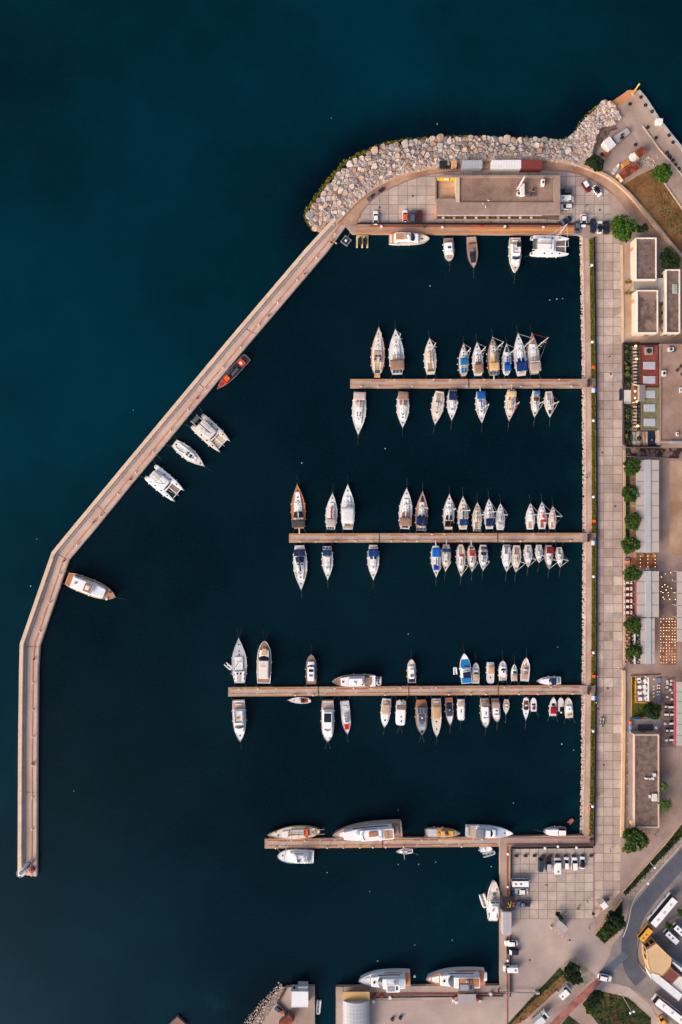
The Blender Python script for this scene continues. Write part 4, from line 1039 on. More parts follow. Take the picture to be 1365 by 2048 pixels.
S_('small white sailboat with grey stern panel, navy hood and teal sail cover', G, (966,1141), (967,1090), 17.5, 'white', 'offwhite', None, bim=(60,64,80), bt=(.05,.17), bw=.72, hood='navy', boom=(20,88,110), boomw=.22, boomt=.32, ts=(.32,.74))
S_('white sailboat with grey stern panels, first in the row of six below the second pier', G, (1013,1143), (1013.6,1090), 18, 'white', 'offwhite', None, boom='offwhite', boomt=.25, solar=.8, hatches=2, cockpit='grey', wheels=1)
S_('cream sailboat with open teak cockpit, second of the six below the second pier', G, (1031.6,1144), (1034,1091), 18.5, 'cream', 'cream', None, trunk='cream', boom='dkbrown', boomt=.4, hatches=2, cockpit='tan', mast=1.3, extra=lambda b: [b.r('bench', .12,.30,sg*.25,sg*.45,.2,.1,fabric('brown')) for sg in (-1,1)])
S_('cream sailboat with steel blue sail cover, third of the six below the second pier', G, (1056,1134), (1057,1090), 16.5, 'cream', 'offwhite', None, boom=(100,128,150), boomt=.2, hatches=2, wheels=1, mast=1.3)
S_('tiny white sailboat, fourth in the row of six below the second pier', G, (1078,1125), (1078.6,1090), 13.5, 'white', 'offwhite', None, boom=(130,150,170), boomt=.3, hatches=1, wheels=0, mast=1.35, cockpit='tan')
S_('dark railed sailboat with maroon bimini below the second pier', G, (1098,1138), (1098.4,1090), 17, 'cream', 'offwhite', 'dkbrown', bim=(126,38,40), bt=(.06,.34), bw=.92, boom=(126,38,40), boomw=.24, boomt=.42, hatches=1, mast=1.35)
S_('small cream sailboat with brown cockpit, rightmost below the second pier', G, (1120.3,1134), (1119,1095), 14, 'cream', 'offwhite', None, boom='dkbrown', boomt=.42, hatches=1, wheels=0, cockpit='brown', mast=1.35)
# ---------------------------------------------------------------- third pier, above
G = 'boats moored above the third pier'
def p3a(b):
    b.r('deckhouse', .06,.27,-.72,.72,.0,.9,gel('white')); b.r('roof_panel', .04,.19,-.3,.3,.92,.03,fabric((190,170,158)))
    for sg in (-1,1):
        b.r('window', .20,.25,sg*.08,sg*.34,.91,.02,glass()); b.r('window', .07,.14,sg*.62,sg*.7,.91,.02,glass()); b.r('window', .17,.23,sg*.62,sg*.7,.91,.02,glass())
S_('large pale grey sailing yacht with a deckhouse, leftmost above the third pier', G, (478,1276), (480,1366), 29.5, 'offwhite', 'ltgrey', None, trunk='offwhite', ts=(.28,.60), boom=None, fb=1.4, bow_lines=2, mt=.48, boomt=None, extra=p3a, wheels=0)
dinghy('white inflatable tender beside the large grey sailing yacht', (463.5,1338), (451,1327), 8.5, (214,212,208), (44,44,48))
def p3b(b):
    b.o('superstructure', .12,.80,.74,0,1.0,gel('white'),.2); b.sidewin(.25,.70,.745,.45,.35)
    b.screen('windscreen', .545,.665,.72,.95,.75); b.r('roof', .14,.56,-.66,.66,1.0,1.0,gel('cream'),.3,.12); b.o('sun_pad', .68,.84,.40,1.0,.12,fabric('gold'),.05)
    b.r('sunroof', .16,.48,-.52,.52,2.0,.05,gel((232,216,202)),.2); b.r('logo_stripe', .42,.445,-.36,.36,2.05,.02,mat((206,150,110)))
    for sg in (-1,1): b.o('side_deck',.15,.9,.0,0,0,gel('white'),0) if False else None
M_ = motor
M_('big rounded motor yacht with teak side decks above the third pier', G, (530,1282), (528,1366), 28, 'cream', 'brown', 'white', 'round', 1.7, body=p3b, platform=(.05,.5,'white'), rail=.6, bowl=2)
def p3c(b):
    b.o('superstructure', .13,.78,.66,0,.95,gel('white'),.2); b.sidewin(.2,.65,.665,.4,.35); b.screen('windscreen',.60,.72,.66,.6,.7); b.r('roof',.14,.62,-.56,.56,.95,.75,gel('white'),.25,.12)
    b.r('sunroof',.45,.54,-.42,.42,1.7,.03,glass()); b.r('sunroof',.29,.37,-.36,.36,1.7,.03,mat('midgrey')); b.r('seat',.08,.12,-.4,.4,.3,.2,fabric('brown'))
M_('motorboat with dark hull and grey roof hatches above the third pier', G, (623,1309), (623,1368), 21.5, (176,148,130), 'brown', (120,104,96), 'round', 1.3, body=p3c, platform=(.05,.7,'paleteak'))
def p3d(b):
    b.o('deckhouse', .25,.80,.80,0,1.2,gel('white'),.12,mx=b.B*.4); b.r('wheelhouse', .30,.62,-.62,.62,1.2,1.3,gel('white'),.2,.1)
    b.r('awning', .10,.24,-.62,.62,1.5,.06,wood('brown')); b.r('awning', .0,.13,-.9,.9,1.2,.05,gel('white'))
    b.r('window', .625,.635,-.55,-.05,1.35,.8,glass()); b.r('window', .625,.635,.05,.55,1.35,.8,glass()); b.disc('dome', .48,.1,.6,2.5,.35,gel('white'),True)
    b.hatch(.75,0,.6,1.2); b.hatch(.30,.4,.5,2.5)
M_('long white trawler yacht with brown decks lying along the third pier', G, (665,1362), (751,1360), 24, (190,160,146), 'brown', 'tan', 'trawl', 1.9, body=p3d, sternl=False, bowl=0, rail=.75)
dinghy('light inflatable tender hung behind the long white trawler yacht', (758.5,1371), (758.5,1353), 11, (212,206,200), (60,52,50))
def p3e(b):
    b.o('superstructure', .15,.72,.62,0,.95,gel('white'),.18); b.sidewin(.2,.6,.625,.4,.35); b.screen('windscreen',.58,.67,.62,.55,.5); b.r('roof',.2,.60,-.5,.5,.95,.55,gel('white'),.2,.1)
    for sg in (-1,1): b.r('roof_window',.28,.42,sg*.04,sg*.34,1.5,.03,glass())
    b.canopy('cockpit_cover', .05,.20,.72,1.0,fabric((26,40,84)),.1)
M_('small white motorboat with navy cockpit cover and dark roof windows above the third pier', G, (823,1318), (824,1365), 17.5, 'white', 'cream', 'tan', 'round', 1.15, body=p3e, platform=(.04,.8,'tan'))
def p3f(b):
    b.o('foredeck_cover', .54,.80,.88,0,.06,fabric((30,124,186)),.02); b.o('superstructure', .22,.52,.72,0,1.1,gel('white'),.2); b.screen('windscreen',.46,.56,.66,.5,.7,mat((170,176,186),rough=.3)); 
    b.canopy('bimini', .22,.42,.72,2.0,fabric((28,44,74)),.16); b.o('stern_cover', .02,.20,.86,0,.08,fabric((30,124,186)),.02)
M_('white motor cruiser with bright blue deck covers above the third pier', G, (928.6,1306), (934,1367), 22, 'white', 'white', None, 'motor', 1.4, body=p3f, sternl=True)
dinghy('white tender beside the blue covered cruiser', (910.5,1334), (911.5,1349), 8, (214,212,208), (190,188,184), engine=False)
def small_cabin(roofc, t=(.30,.66), cov=None, covt=(.06,.28), pad=None, win=True):
    def f(b):
        b.o('cabin', t[0],t[1],.66,0,.55,gel('white'),.15); b.screen('windscreen', t[1]-.20,t[1]-.08,.62,.5,.4)
        if roofc: b.r('roof', t[0]-.08,t[1]-.18,-.5,.5,.55,.6,gel(roofc),.2,.08)
        b.o('cockpit', .05,t[0],.7,0,.02,wood('tan'),0)
        if cov: b.canopy('cockpit_cover', covt[0],covt[1],.78,.95,fabric(cov),.12)
        if pad: b.o('sun_pad', t[1]+.02,t[1]+.14,.5,.05,.08,fabric(pad),.03)
        b.hatch(.84,0,.4)
    return f
M_('small white motorboat with pale brown cockpit, next to the blue covered cruiser', G, (952,1325), (952,1367), 14.5, 'white', 'offwhite', None, 'round', .9, body=small_cabin(None, (.40,.66), 'tan', (.20,.50)), rail=.7)
def p3h(b):
    b.canopy('hard_top', .12,.50,.80,1.7,fabric((196,154,116)),.1); b.o('console', .30,.44,.4,0,.8,gel('white')); b.r('seat', .14,.22,-.4,.4,.0,.45,fabric('cream')); b.hatch(.72,0,.45); b.o('cockpit', .05,.6,.75,0,.02,gel('offwhite'),0)
M_('white motorboat with square tan canopy, bow towards the third pier', G, (981,1366), (981.5,1325), 15, 'white', 'offwhite', None, 'blunt', .95, body=p3h, rail=.6, sternl=False, platform=(.05,.6,'white'))
def p3i(b):
    small_cabin('white', (.28,.72))(b); b.r('dark_hatch', .42,.52,-.18,.18,1.15,.03,glass()); b.outboard(2,'dark',.6)
M_('white motorboat with square roof hatch and orange side fenders above the third pier', G, (1006,1321), (1006,1361), 16, 'cream', 'offwhite', None, 'round', 1.0, body=p3i, rail=.7)
def p3j(b): small_cabin(None, (.42,.72), 'tan', (.10,.44))(b); b.outboard(1,'black')
M_('small white runabout with brown cockpit cover above the third pier', G, (1029,1328), (1029,1362), 12.5, 'white', 'offwhite', None, 'motor', .85, body=p3j, rail=None, fend=False)
def p3k(b):
    b.o('cockpit', .08,.80,.74,0,.03,wood('tan'),0); b.o('console', .42,.52,.36,0,.7,gel('white')); b.r('rod_rack', .40,.44,-.5,.5,1.0,.12,mat('dkbrown'))
    q = random.Random(3)
    for i in range(9): b.r('gear', *( (lambda t: (t,t+.05))(q.uniform(.12,.75)) ), *((lambda y: (y,y+.25))(q.uniform(-.5,.3))), .02, .25, mat(q.choice(['brown','dkbrown','dkred','tan'])))
M_('open fishing boat cluttered with brown gear above the third pier', G, (1053,1315), (1049.5,1362), 17, 'white', 'cream', 'offwhite', 'motor', 1.0, body=p3k, rail=.8)
def p3l(b):
    b.o('cabin', .42,.80,.66,0,.5,gel('white'),.16); b.screen('windscreen',.44,.54,.7,.4,.5); b.canopy('cockpit_cover', .24,.42,.78,1.2,fabric((26,48,80)),.12); b.o('cockpit', .04,.44,.72,0,.02,gel('grey'),0)
    for y in (-.4,-.05,.3): b.r('cushion', .44,.50,y,y+.25,.5,.08,fabric('tan'))
    b.r('targa_arch', .16,.20,-.8,.8,1.0,.14,gel('ltgrey'))
M_('white cabin cruiser lying along the upper edge of the third pier near the shore', G, (1073.5,1362), (1122,1361), 16, 'white', 'offwhite', None, 'motor', 1.05, body=p3l, sternl=False, bowl=0, platform=(.06,.8,'white'))
# ---------------------------------------------------------------- third pier, below
G = 'boats moored below the third pier'
def flyb(roofc='cream', scr=(.60,.72), roof=(.24,.58), aft='tan', dark=False, low=False):
    def f(b):
        b.o('superstructure', .20,.76,.76,0,.95,gel('white'),.2); b.sidewin(.26,.66,.765,.4,.36); b.screen('windscreen', scr[0],scr[1],.70,.6,.8)
        b.r('roof', roof[0],roof[1]+.05,-.66,.66,.95,.85,gel('white'),.3,.12)
        b.o('aft_deck', .05,.21,.88,0,.025,wood(aft),0); b.r('aft_seat', .07,.10,-.5,.5,.03,.4,fabric('offwhite'))
        b.r('flybridge_floor', roof[0]+.02,roof[1],-.52,.52,1.8,.03,glass() if dark else gel(roofc),.2)
        if not low:
            for sg in (-1,1): b.r('flybridge_side', roof[0],roof[1]+.02,sg*.56,sg*.64,1.8,.45,gel('white'),.06)
            b.r('flybridge_front', roof[1],roof[1]+.03,-.58,.58,1.8,.5,gel('white'),.06); b.r('helm_seat', roof[1]-.12,roof[1]-.08,-.35,.1,1.83,.5,fabric('tan'))
        b.hatch(.86,0,.5)
    return f
M_('big flybridge motor yacht with pale pink decks, leftmost below the third pier', G, (481.5,1482), (477.5,1401), 26, 'white', 'white', (190,176,164), 'motor', 1.6, body=flyb('cream',(.615,.70),(.22,.50),'tan'), platform=(.05,.8,'tan'), rail=.55)
def p3n(b):
    b.o('cockpit', .06,.46,.74,0,.02,wood((176,72,46)),0); b.o('console', .22,.36,.4,0,.6,mat('black')); b.screen('windscreen',.40,.48,.66,.05,.4,mat((150,150,150),rough=.3)); b.outboard(2,'white',.5); b.hatch(.70,0,.35)
M_('small white speedboat with red cockpit lying along the lower edge of the third pier', G, (575.5,1400), (619,1401.5), 12.5, 'white', 'offwhite', None, 'sail', .8, body=p3n, rail=None, fend=False, sternl=False, bowl=0)
def p3o(b):
    b.o('superstructure', .2,.82,.78,0,.9,gel('white'),.2); b.r('roof', .24,.64,-.66,.66,.9,.8,gel('white'),.25,.1); b.r('sunroof', .27,.49,-.56,.56,1.7,.04,glass(),.12)
    b.screen('windscreen',.58,.66,.72,.9,.7); b.screen('lower_window',.70,.80,.60,.35,.55); b.o('aft_deck', .04,.20,.86,0,.02,wood('tan'),0); b.sidewin(.28,.7,.785,.4,.35); b.hatch(.92,.3,.4)
M_('white motor yacht with large black sunroof and windscreen below the third pier', G, (656,1482), (656,1402), 25.5, 'white', 'white', (176,150,136), 'round', 1.6, body=p3o, platform=(.05,.85,'tan'), bowl=2)
def rib(pad, cons, tubec, floor, n=2, seat='grey'):
    def f(b):
        b.o('floor', .06,.84,.66,0,.02,gel(floor),0); b.r('console', .38,.66,-.4,.4,0,.9,gel(cons),.2,.1)
        for k in range(3): b.r('seat', .40+.08*k,.465+.08*k,-.34,.34,.9,.08,fabric(seat))
        b.o('bow_pad', .70,.86,.62,.02,.2,fabric(pad),.06); b.outboard(n,'dark',.55); b.r('stern_bench', .14,.22,-.45,.45,0,.4,fabric('offwhite'))
        for sg in (-1,1): b.r('side_tube', .0,.12,sg*.72,sg*.98,-.1,.25,gel(tubec),.15,.08)
    return f
M_('pale grey rigid inflatable with a bright red bow cushion below the third pier', G, (695.4,1468), (689.5,1402), 18.5, 'ltgrey', 'offwhite', (176,174,176), 'motor', .8, body=rib((214,36,26),'white','ltgrey','offwhite'), rail=None, fend=False)
M_('white motorboat with pale brown cockpit awning, left of the square-bowed houseboat', G, (769,1454), (774,1398), 19, 'white', 'white', None, 'motor', 1.1, body=lambda b: (b.o('cabin',.46,.80,.72,0,.4,gel('white'),.15), b.canopy('awning', .14,.52,.74,1.1,fabric((196,164,138)),.1), b.o('cockpit',.04,.5,.8,0,.02,wood('tan'),0), b.hatch(.74,0,.55,.4), b.r('helm_seat',.08,.12,-.3,.2,0,.5,gel('offwhite'))), rail=.6)
def p3r(b):
    b.o('cabin', .30,.96,.88,0,1.0,gel('white'),.2); b.canopy('awning', .12,.32,.9,1.4,fabric((134,104,90)),.06); b.outboard(2,'ltgrey',1.2); b.r('ladder', .02,.06,-.2,.2,.0,.9,gel('offwhite'))
    for sg in (-1,1): b.r('roof_window', .34,.48,sg*.06,sg*.36,1.0,.03,glass())
    b.hatch(.62,.05,.5,1.0); b.hatch(.80,.1,.5,1.0)
M_('white square-bowed houseboat with brown stern awning below the third pier', G, (801,1450), (803,1402), 20, 'white', 'offwhite', None, 'blunt', 1.0, body=p3r, rail=None, bowl=2)
def p3s(b):
    b.o('deckhouse', .20,.76,.72,0,1.3,mat('grey', rough=.5, var=.12),.12,mx=b.B*.4); b.o('foredeck', .70,.92,.72,0,.05,mat((150,176,192), rough=.5),0)
    b.solar(.20,.345,.80,1.9,3); b.r('solar_panel', .36,.45,-.5,.5,1.32,.04,mat('solar', rough=.25)); b.r('solar_panel', .47,.60,-.5,-.03,1.32,.04,mat('solar', rough=.25)); b.r('solar_panel', .47,.60,.03,.5,1.32,.04,mat('solar', rough=.25))
    b.disc('radar', .48,.02,.32,1.6,.3,gel('white'),True); b.o('aft_deck', .02,.2,.9,0,.03,wood((162,104,78)),0)
    for y in (-.2,.12): b.r('window', .62,.66,y-.1,y+.12,1.32,.03,glass())
    b.r('bow_locker', .90,.95,-.2,.2,0,.3,mat('dark'))
M_('brown wooden motorboat with grey roof and many solar panels below the third pier', G, (844,1468), (843,1400), 23.5, (156,104,76), 'tan', 'teak', 'trawl', 1.4, body=p3s, bowl=2, rail=.7)
b_ = M_('long white motorboat with a rounded tan sun awning, right of the brown one', G, (873.5,1473), (873,1398), 19.5, 'white', 'cream', None, 'motor', 1.2, body=lambda b: (b.o('cockpit', .03,.2,.84,0,.02,wood('tan'),0), b.canopy('awning', .14,.52,.80,1.5,fabric((198,150,112)),.12,True,.35), b.hatch(.60,0,.5), b.hatch(.80,0,.45), b.r('rolled_cover', .04,.08,-.6,.6,.2,.3,fabric('cream'))), rail=.6)
def p3u(b):
    b.o('cockpit', .15,.66,.78,0,.03,mat('dark'),0); b.screen('windscreen', .60,.68,.7,0,.45,mat((60,70,84),rough=.2)); b.o('cabin_top', .36,.58,.6,0,.55,mat((52,66,78), rough=.3),.12); b.r('seat', .2,.26,-.45,.45,.05,.4,fabric('dark')); b.o('swim_deck', .0,.13,.9,.02,.03,wood((170,84,60)),0); b.disc('light', .42,0,.18,.7,.2,gel('white'))
M_('wooden-hulled sport cruiser with dark cockpit and red stern deck below the third pier', G, (900.5,1450), (898,1396), 15.5, (150,112,90), 'white', 'brown', 'motor', 1.05, body=p3u, rail=.7)
M_('white motorboat with tan stern cover and long roof hatch, right of the wooden sport cruiser', G, (922.3,1440), (922.6,1399), 15, 'white', 'white', None, 'blunt', .95, body=lambda b: (b.o('cabin', .30,.88,.78,0,.6,gel('white'),.2), b.canopy('stern_cover', .06,.32,.86,.9,fabric((186,158,136)),.08), b.r('roof_window', .44,.62,-.12,.12,.6,.03,glass())), rail=.7)
def p3w(b):
    b.o('superstructure', .26,.80,.70,0,.8,gel('white'),.2); b.r('roof', .24,.60,-.54,.54,.8,.7,gel('white'),.25,.1); b.r('roof_window', .40,.52,-.1,.1,1.5,.03,mat((60,76,96),rough=.2)); b.screen('windscreen',.60,.66,.62,.75,.6); b.canopy('stern_cover', .10,.24,.8,1.2,fabric((140,110,94)),.06); b.o('aft_deck', .03,.12,.86,0,.02,wood('brown'),0); b.hatch(.84,0,.4)
M_('white motor cruiser with navy trimmed gunwale and dark windscreen below the third pier', G, (971.5,1454), (970,1398), 18.5, 'white', 'offwhite', (150,120,104), 'round', 1.3, body=p3w, platform=(.06,.4,'white'))
M_('small white cruiser with brown stern awning and orange bow fitting below the third pier', G, (994,1443), (990.5,1398), 17, 'white', 'offwhite', (160,120,100), 'round', 1.1, body=lambda b: (b.o('superstructure', .34,.78,.7,0,.7,gel('white'),.2), b.canopy('awning', .12,.36,.84,1.2,fabric((170,142,126)),.06), b.r('roof', .36,.6,-.5,.5,.7,.5,gel('white'),.2,.08), b.r('roof_window', .44,.50,-.3,.3,1.2,.03,glass()), b.hatch(.58,0,.45,.7), b.screen('windscreen',.62,.68,.6,.6,.4), b.o('aft_deck', .03,.14,.86,0,.02,wood('brown'),0)), platform=(.05,.7,'tan'))
M_('tiny open white boat with a square stern below the third pier', G, (1012,1429), (1013.5,1399), 12, 'white', 'cream', None, 'sail', .7, body=lambda b: (b.o('cockpit', .08,.66,.7,0,.02,wood('paleteak'),0), b.r('seat', .3,.4,-.55,.55,.02,.25,gel('white')), b.r('console', .5,.6,-.3,.3,0,.5,gel('white')), b.outboard(1,'black')), rail=None, fend=False)
M_('slim white motorboat with dark red cockpit below the third pier', G, (1051.8,1440), (1053,1397), 12.5, 'white', 'white', None, 'sail', .85, body=lambda b: (b.o('cockpit', .1,.5,.78,0,.03,wood((112,60,44)),0), b.r('seat', .28,.34,-.4,.4,.03,.3,fabric('offwhite')), b.screen('windscreen',.46,.54,.6,.02,.35), b.outboard(1,'ltgrey'), b.hatch(.7,0,.35)), rail=None)
M_('small white boat with red crossed seats, bow pointing at the third pier', G, (1067.3,1395), (1068,1423), 12, 'white', 'offwhite', None, 'round', .8, body=lambda b: (b.o('cockpit', .06,.5,.74,0,.03,gel('offwhite'),0), b.r('seat', .2,.3,-.5,.5,.03,.3,fabric((120,30,36))), b.r('seat', .1,.42,-.15,.15,.03,.34,fabric((120,30,36))), b.screen('windscreen',.5,.58,.6,.02,.35)), rail=None, fend=False)
M_('white runabout with crimson cockpit cover, bow pointing at the third pier', G, (1107.5,1394), (1106,1432), 14, 'cream', 'offwhite', None, 'motor', .9, body=lambda b: (b.canopy('cockpit_cover', .14,.52,.82,.5,fabric((158,26,40)),.12,False), b.screen('windscreen',.60,.68,.5,.02,.35), b.outboard(1,'black'), b.hatch(.55,0,.4,.05)), rail=None)
M_('small white boat with a black round bimini, between the crimson one and the beige one', G, (1122,1395), (1122.5,1423), 12, 'offwhite', 'cream', None, 'round', .75, body=lambda b: (b.canopy('bimini', .04,.40,.68,1.0,fabric('black'),.12), b.outboard(1,'white'), b.o('cockpit', .06,.6,.7,0,.02,gel('offwhite'),0)), rail=None, fend=False)
M_('beige motorboat, rightmost below the third pier', G, (1136.5,1395), (1139,1436), 16, 'cream', 'cream', None, 'round', .9, body=lambda b: (b.o('console', .34,.62,.6,0,.7,gel('white'),.15), b.r('hatch', .42,.52,-.14,.14,.7,.03,mat('brown')), b.r('seat', .1,.18,-.5,.5,0,.35,fabric('tan')), b.outboard(1,'black'), b.hatch(.8,0,.35)), rail=.7, fend=False)
# ---------------------------------------------------------------- fourth pier
G = 'boats along the fourth pier'
def p4a(b):
    b.o('deckhouse', .30,.56,.62,0,.8,gel('cream'),.1); b.r('boat_cover', .22,.285,-.72,.62,.05,.7,fabric((222,92,46)),.2); b.r('awning_frame', .40,.405,-.6,.6,1.2,.06,mat('dark')); b.r('awning_frame', .54,.545,-.6,.6,1.2,.06,mat('dark')); b.r('awning_rail', .30,.55,-.04,.0,1.2,.06,mat('dark'))
    b.o('hatch_cover', .62,.72,.5,0,.3,mat('grey')); b.o('steering_deck', .08,.2,.7,0,.25,wood('tan'),.05)
    for sg in (-1,1): b.r('davit', -.09,.04,sg*.3,sg*.42,.2,.12,wood('brown'))
    q = random.Random(5)
    for i in range(10): b.r('deck_gear', *( (lambda t: (t,t+.025))(q.uniform(.1,.85)) ), *((lambda y: (y,y+.2))(q.uniform(-.5,.3))), .02, .3, mat(q.choice(['brown','dkbrown','grey','tan','orange'])))
S_('wooden sailing gulet with an orange boat cover, lying along the fourth pier', G, (536,1668.5), (640,1663), 26, (190,160,128), 'cream', 'gold', kind='gulet', trunk='offwhite', ts=(.58,.72), boom=(120,90,70), boomt=.3, mt=.60, fb=1.6, wheels=1, hatches=0, mast=1.0, cockpit='tan', extra=p4a, fend=False, bow_lines=0)
def p4b(b):
    b.o('foredeck_lounge', .74,.90,.5,0,.3,gel('cream'),.1); b.o('superstructure', .14,.84,.74,0,1.9,gel('white'),.3,mx=b.B*.385); b.sidewin(.2,.7,.745,.7,.7,mx=b.B*.386)
    b.screen('windscreen', .575,.67,.62,1.85,1.1,mat((150,160,164), rough=.2, spec=.6)); b.r('upper_deck', .12,.60,-.64,.64,1.9,1.0,gel('white'),.5,.15)
    b.r('flybridge_floor', .14,.50,-.52,.52,2.9,.03,gel('white'),.2); b.r('flybridge_sofa', .36,.48,-.45,.1,2.93,.4,fabric((176,120,86))); b.r('flybridge_lounge', .14,.26,-.5,.5,2.93,.06,wood((184,146,120)))
    b.r('sun_bed', .2,.24,-.4,.4,2.98,.15,fabric('teak')); b.disc('radar_dome', .34,.18,.7,3.2,.5,gel('white'),True); b.r('radar_arch', .30,.34,-.62,.62,3.5,.14,gel('white'))
    for sg in (-1,1): b.r('side_slot', .36,.58,sg*.66,sg*.70,2.0,.04,glass())
    b.o('aft_deck', .02,.14,.92,0,.02,wood('brown'),0); b.r('aft_seat', .05,.09,-.5,.5,.02,.5,fabric('tan'))
M_('largest white motor yacht with a curved flybridge, lying along the fourth pier', G, (666,1668), (804,1658), 33.5, (206,180,160), (186,164,148), 'tan', 'motor', 2.6, body=p4b, sternl=False, bowl=0, rail=.5, cat='motor yacht')
def p4c(b):
    b.o('hold', .14,.84,.70,0,.04,mat((208,140,50), var=.18, scale=.5),0); b.r('stern_deck', .08,.34,-.75,.75,.05,.12,mat('ltgrey', var=.15)); b.o('wheelhouse', .44,.58,.6,.04,1.0,wood('gold'),.08); b.r('crate', .60,.66,-.4,0,.05,.7,wood('brown')); b.o('bow_hold', .66,.80,.62,.05,.4,mat((224,166,52), var=.15),.05)
    b.r('net_pile', .36,.44,-.55,.2,.05,.5,fabric((196,130,60)),.5,.2); b.r('winch', .54,.60,.1,.5,1.05,.3,mat('dkbrown')); b.r('bow_rim', .86,.92,-.3,.3,.05,.2,mat('grey'))
    b.r('stern_frame', -.03,.01,-.7,-.62,-.1,.5,mat('grey')); b.r('stern_frame', -.03,.01,.62,.7,-.1,.5,mat('grey'))
M_('grey workboat with a yellow orange hold along the upper edge of the fourth pier', G, (920.5,1666), (851,1665), 20, (140,112,92), 'tan', (120,104,92), 'trawl', 1.2, body=p4c, sternl=False, bowl=0, rail=None, cat='workboat')
def p4d(b):
    b.o('foredeck', .50,.97,.80,0,.03,gel((176,184,196)),0); b.o('superstructure', .22,.62,.68,0,.9,gel('white'),.25); b.screen('windscreen', .50,.58,.56,.7,.5); b.r('roof', .22,.5,-.6,.6,.9,.6,gel('white'),.3,.12); b.canopy('bimini', .17,.37,.86,1.8,fabric((130,130,134)),.1)
    b.o('aft_deck', .06,.2,.86,0,.02,wood('tan'),0); b.r('tender', -.02,.05,-.8,.8,.0,.35,gel('ltgrey'),.3,.12); b.hatch(.82,0,.5,.02)
M_('sleek white motor yacht with pale blue grey foredeck and grey bimini, fourth pier', G, (1026.5,1666), (933,1662), 23.5, 'white', 'white', None, 'motor', 1.7, body=p4d, sternl=False, bowl=0, rail=None, cat='motor yacht')
M_('white cabin boat with maroon stern at the shore end of the fourth pier', G, (1087,1662.5), (1133,1664), 18.5, 'white', 'offwhite', 'dkred', 'round', 1.1, body=lambda b: (b.o('cabin', .36,.84,.72,0,.7,gel('white'),.2), b.screen('windscreen', .38,.46,.6,.4,.5,mat('dkbrown')), b.r('roof', .06,.36,-.6,.5,.9,.2,gel('white'),.2,.08), b.o('cockpit', .04,.36,.8,0,.03,wood('dkred'),0), b.r('engine_box', .1,.2,-.8,-.5,.05,.4,mat('dkred'))), sternl=False, bowl=1, rail=.6)
dinghy('tiny red rowing boat floating near the shore above the car park', (1147,1638), (1138,1647.5), 8, (176,86,66), (120,60,48), engine=False)
def p4g(b):
    b.o('superstructure', .14,.66,.74,0,1.0,gel('white'),.3); b.screen('windscreen', .52,.58,.66,.9,.5,mat((180,184,192),rough=.2)); b.r('flybridge', .18,.52,-.58,.58,1.0,.9,gel('white'),.35,.15); b.r('flybridge_floor', .20,.46,-.44,.44,1.9,.03,gel((214,212,214)),.2); b.screen('flybridge_screen', .46,.50,.5,1.9,.3,mat((150,154,162),rough=.2))
    b.r('helm', .38,.42,.05,.4,1.93,.4,mat('dark')); b.r('seat', .24,.30,-.4,.3,1.93,.35,fabric('offwhite')); b.hatch(.86,-.1,.5); b.o('aft_deck', .04,.14,.9,0,.02,gel('ltgrey'),0); b.r('side_slot', .3,.54,-.72,-.67,1.02,.03,glass())
M_('all white flybridge yacht below the free end of the fourth pier', G, (556,1711), (628,1714), 26.5, 'white', 'white', None, 'round', 1.5, body=p4g, sternl=False, bowl=0, rail=.6)
S_('little white sailboat with a red cockpit below the fourth pier', G, (793,1703), (826,1702), 11, 'white', 'white', None, boom='tan', boomt=.3, hatches=0, wheels=0, cockpit='brown', mast=1.0, fb=.7, fend=False, bow_lines=0, jib=False)
M_('small white launch under the fourth pier beside an inflatable', G, (985,1697), (960.5,1699.5), 11, 'white', 'white', None, 'round', .7, body=lambda b: (b.o('cockpit', .1,.6,.66,0,.02,gel('offwhite'),0), b.r('seat', .3,.4,-.55,.55,.02,.25,gel('white')), b.outboard(1,'ltgrey')), sternl=False, bowl=0, rail=None, fend=False)
dinghy('worn grey inflatable below the fourth pier beside a small white launch', (991,1704), (967,1711), 10, (170,170,168), (120,116,110))
# ---------------------------------------------------------------- north quay
G = 'boats along the north quay'
def n1(b):
    b.o('superstructure', .12,.72,.80,0,1.3,gel('white'),.2); b.sidewin(.2,.6,.805,.55,.4); b.screen('windscreen', .56,.66,.72,1.0,.9); b.r('flybridge', .14,.52,-.72,.72,1.3,1.0,gel('white'),.3,.12); b.r('flybridge_floor', .15,.36,-.58,.58,2.3,.03,wood('teak'),.2); b.disc('radar_dome', .46,0,.55,2.5,.5,gel('white'),True)
    b.r('flybridge_seat', .36,.44,-.5,.5,2.3,.35,fabric('tan')); b.r('side_door', .2,.26,-.82,-.78,.2,.9,mat('brown')); b.hatch(.82,0,.55); b.o('aft_deck', .06,.13,.9,0,.02,wood('teak'),0)
M_('white flybridge yacht with teak upper deck lying along the north quay', G, (859,478.5), (779,478), 21.5, 'white', 'cream', 'tan', 'round', 1.6, body=n1, sternl=False, bowl=0, rail=.6, platform=(.05,.85,'teak'), cat='motor yacht')
def n2(b):
    b.o('superstructure', .22,.72,.74,0,.9,gel('white'),.2); b.r('roof', .24,.58,-.54,.54,.9,.5,gel('white'),.25,.1); b.r('sunroof', .40,.50,-.32,.32,1.4,.03,mat((50,60,72),rough=.2)); b.screen('windscreen',.62,.70,.66,.7,.4,mat((190,204,206),rough=.2)); b.o('bow_pad', .72,.90,.64,.02,.1,fabric((190,150,118)),.04); b.o('aft_deck', .02,.2,.86,0,.02,mat('brown'),0)
M_('white motorboat with a tan bow lounge moored stern-to at the north quay', G, (899.5,523), (897,477), 20.5, 'white', 'white', (170,148,132), 'round', 1.2, body=n2, platform=(.04,.2,'white'), dock=2.2)
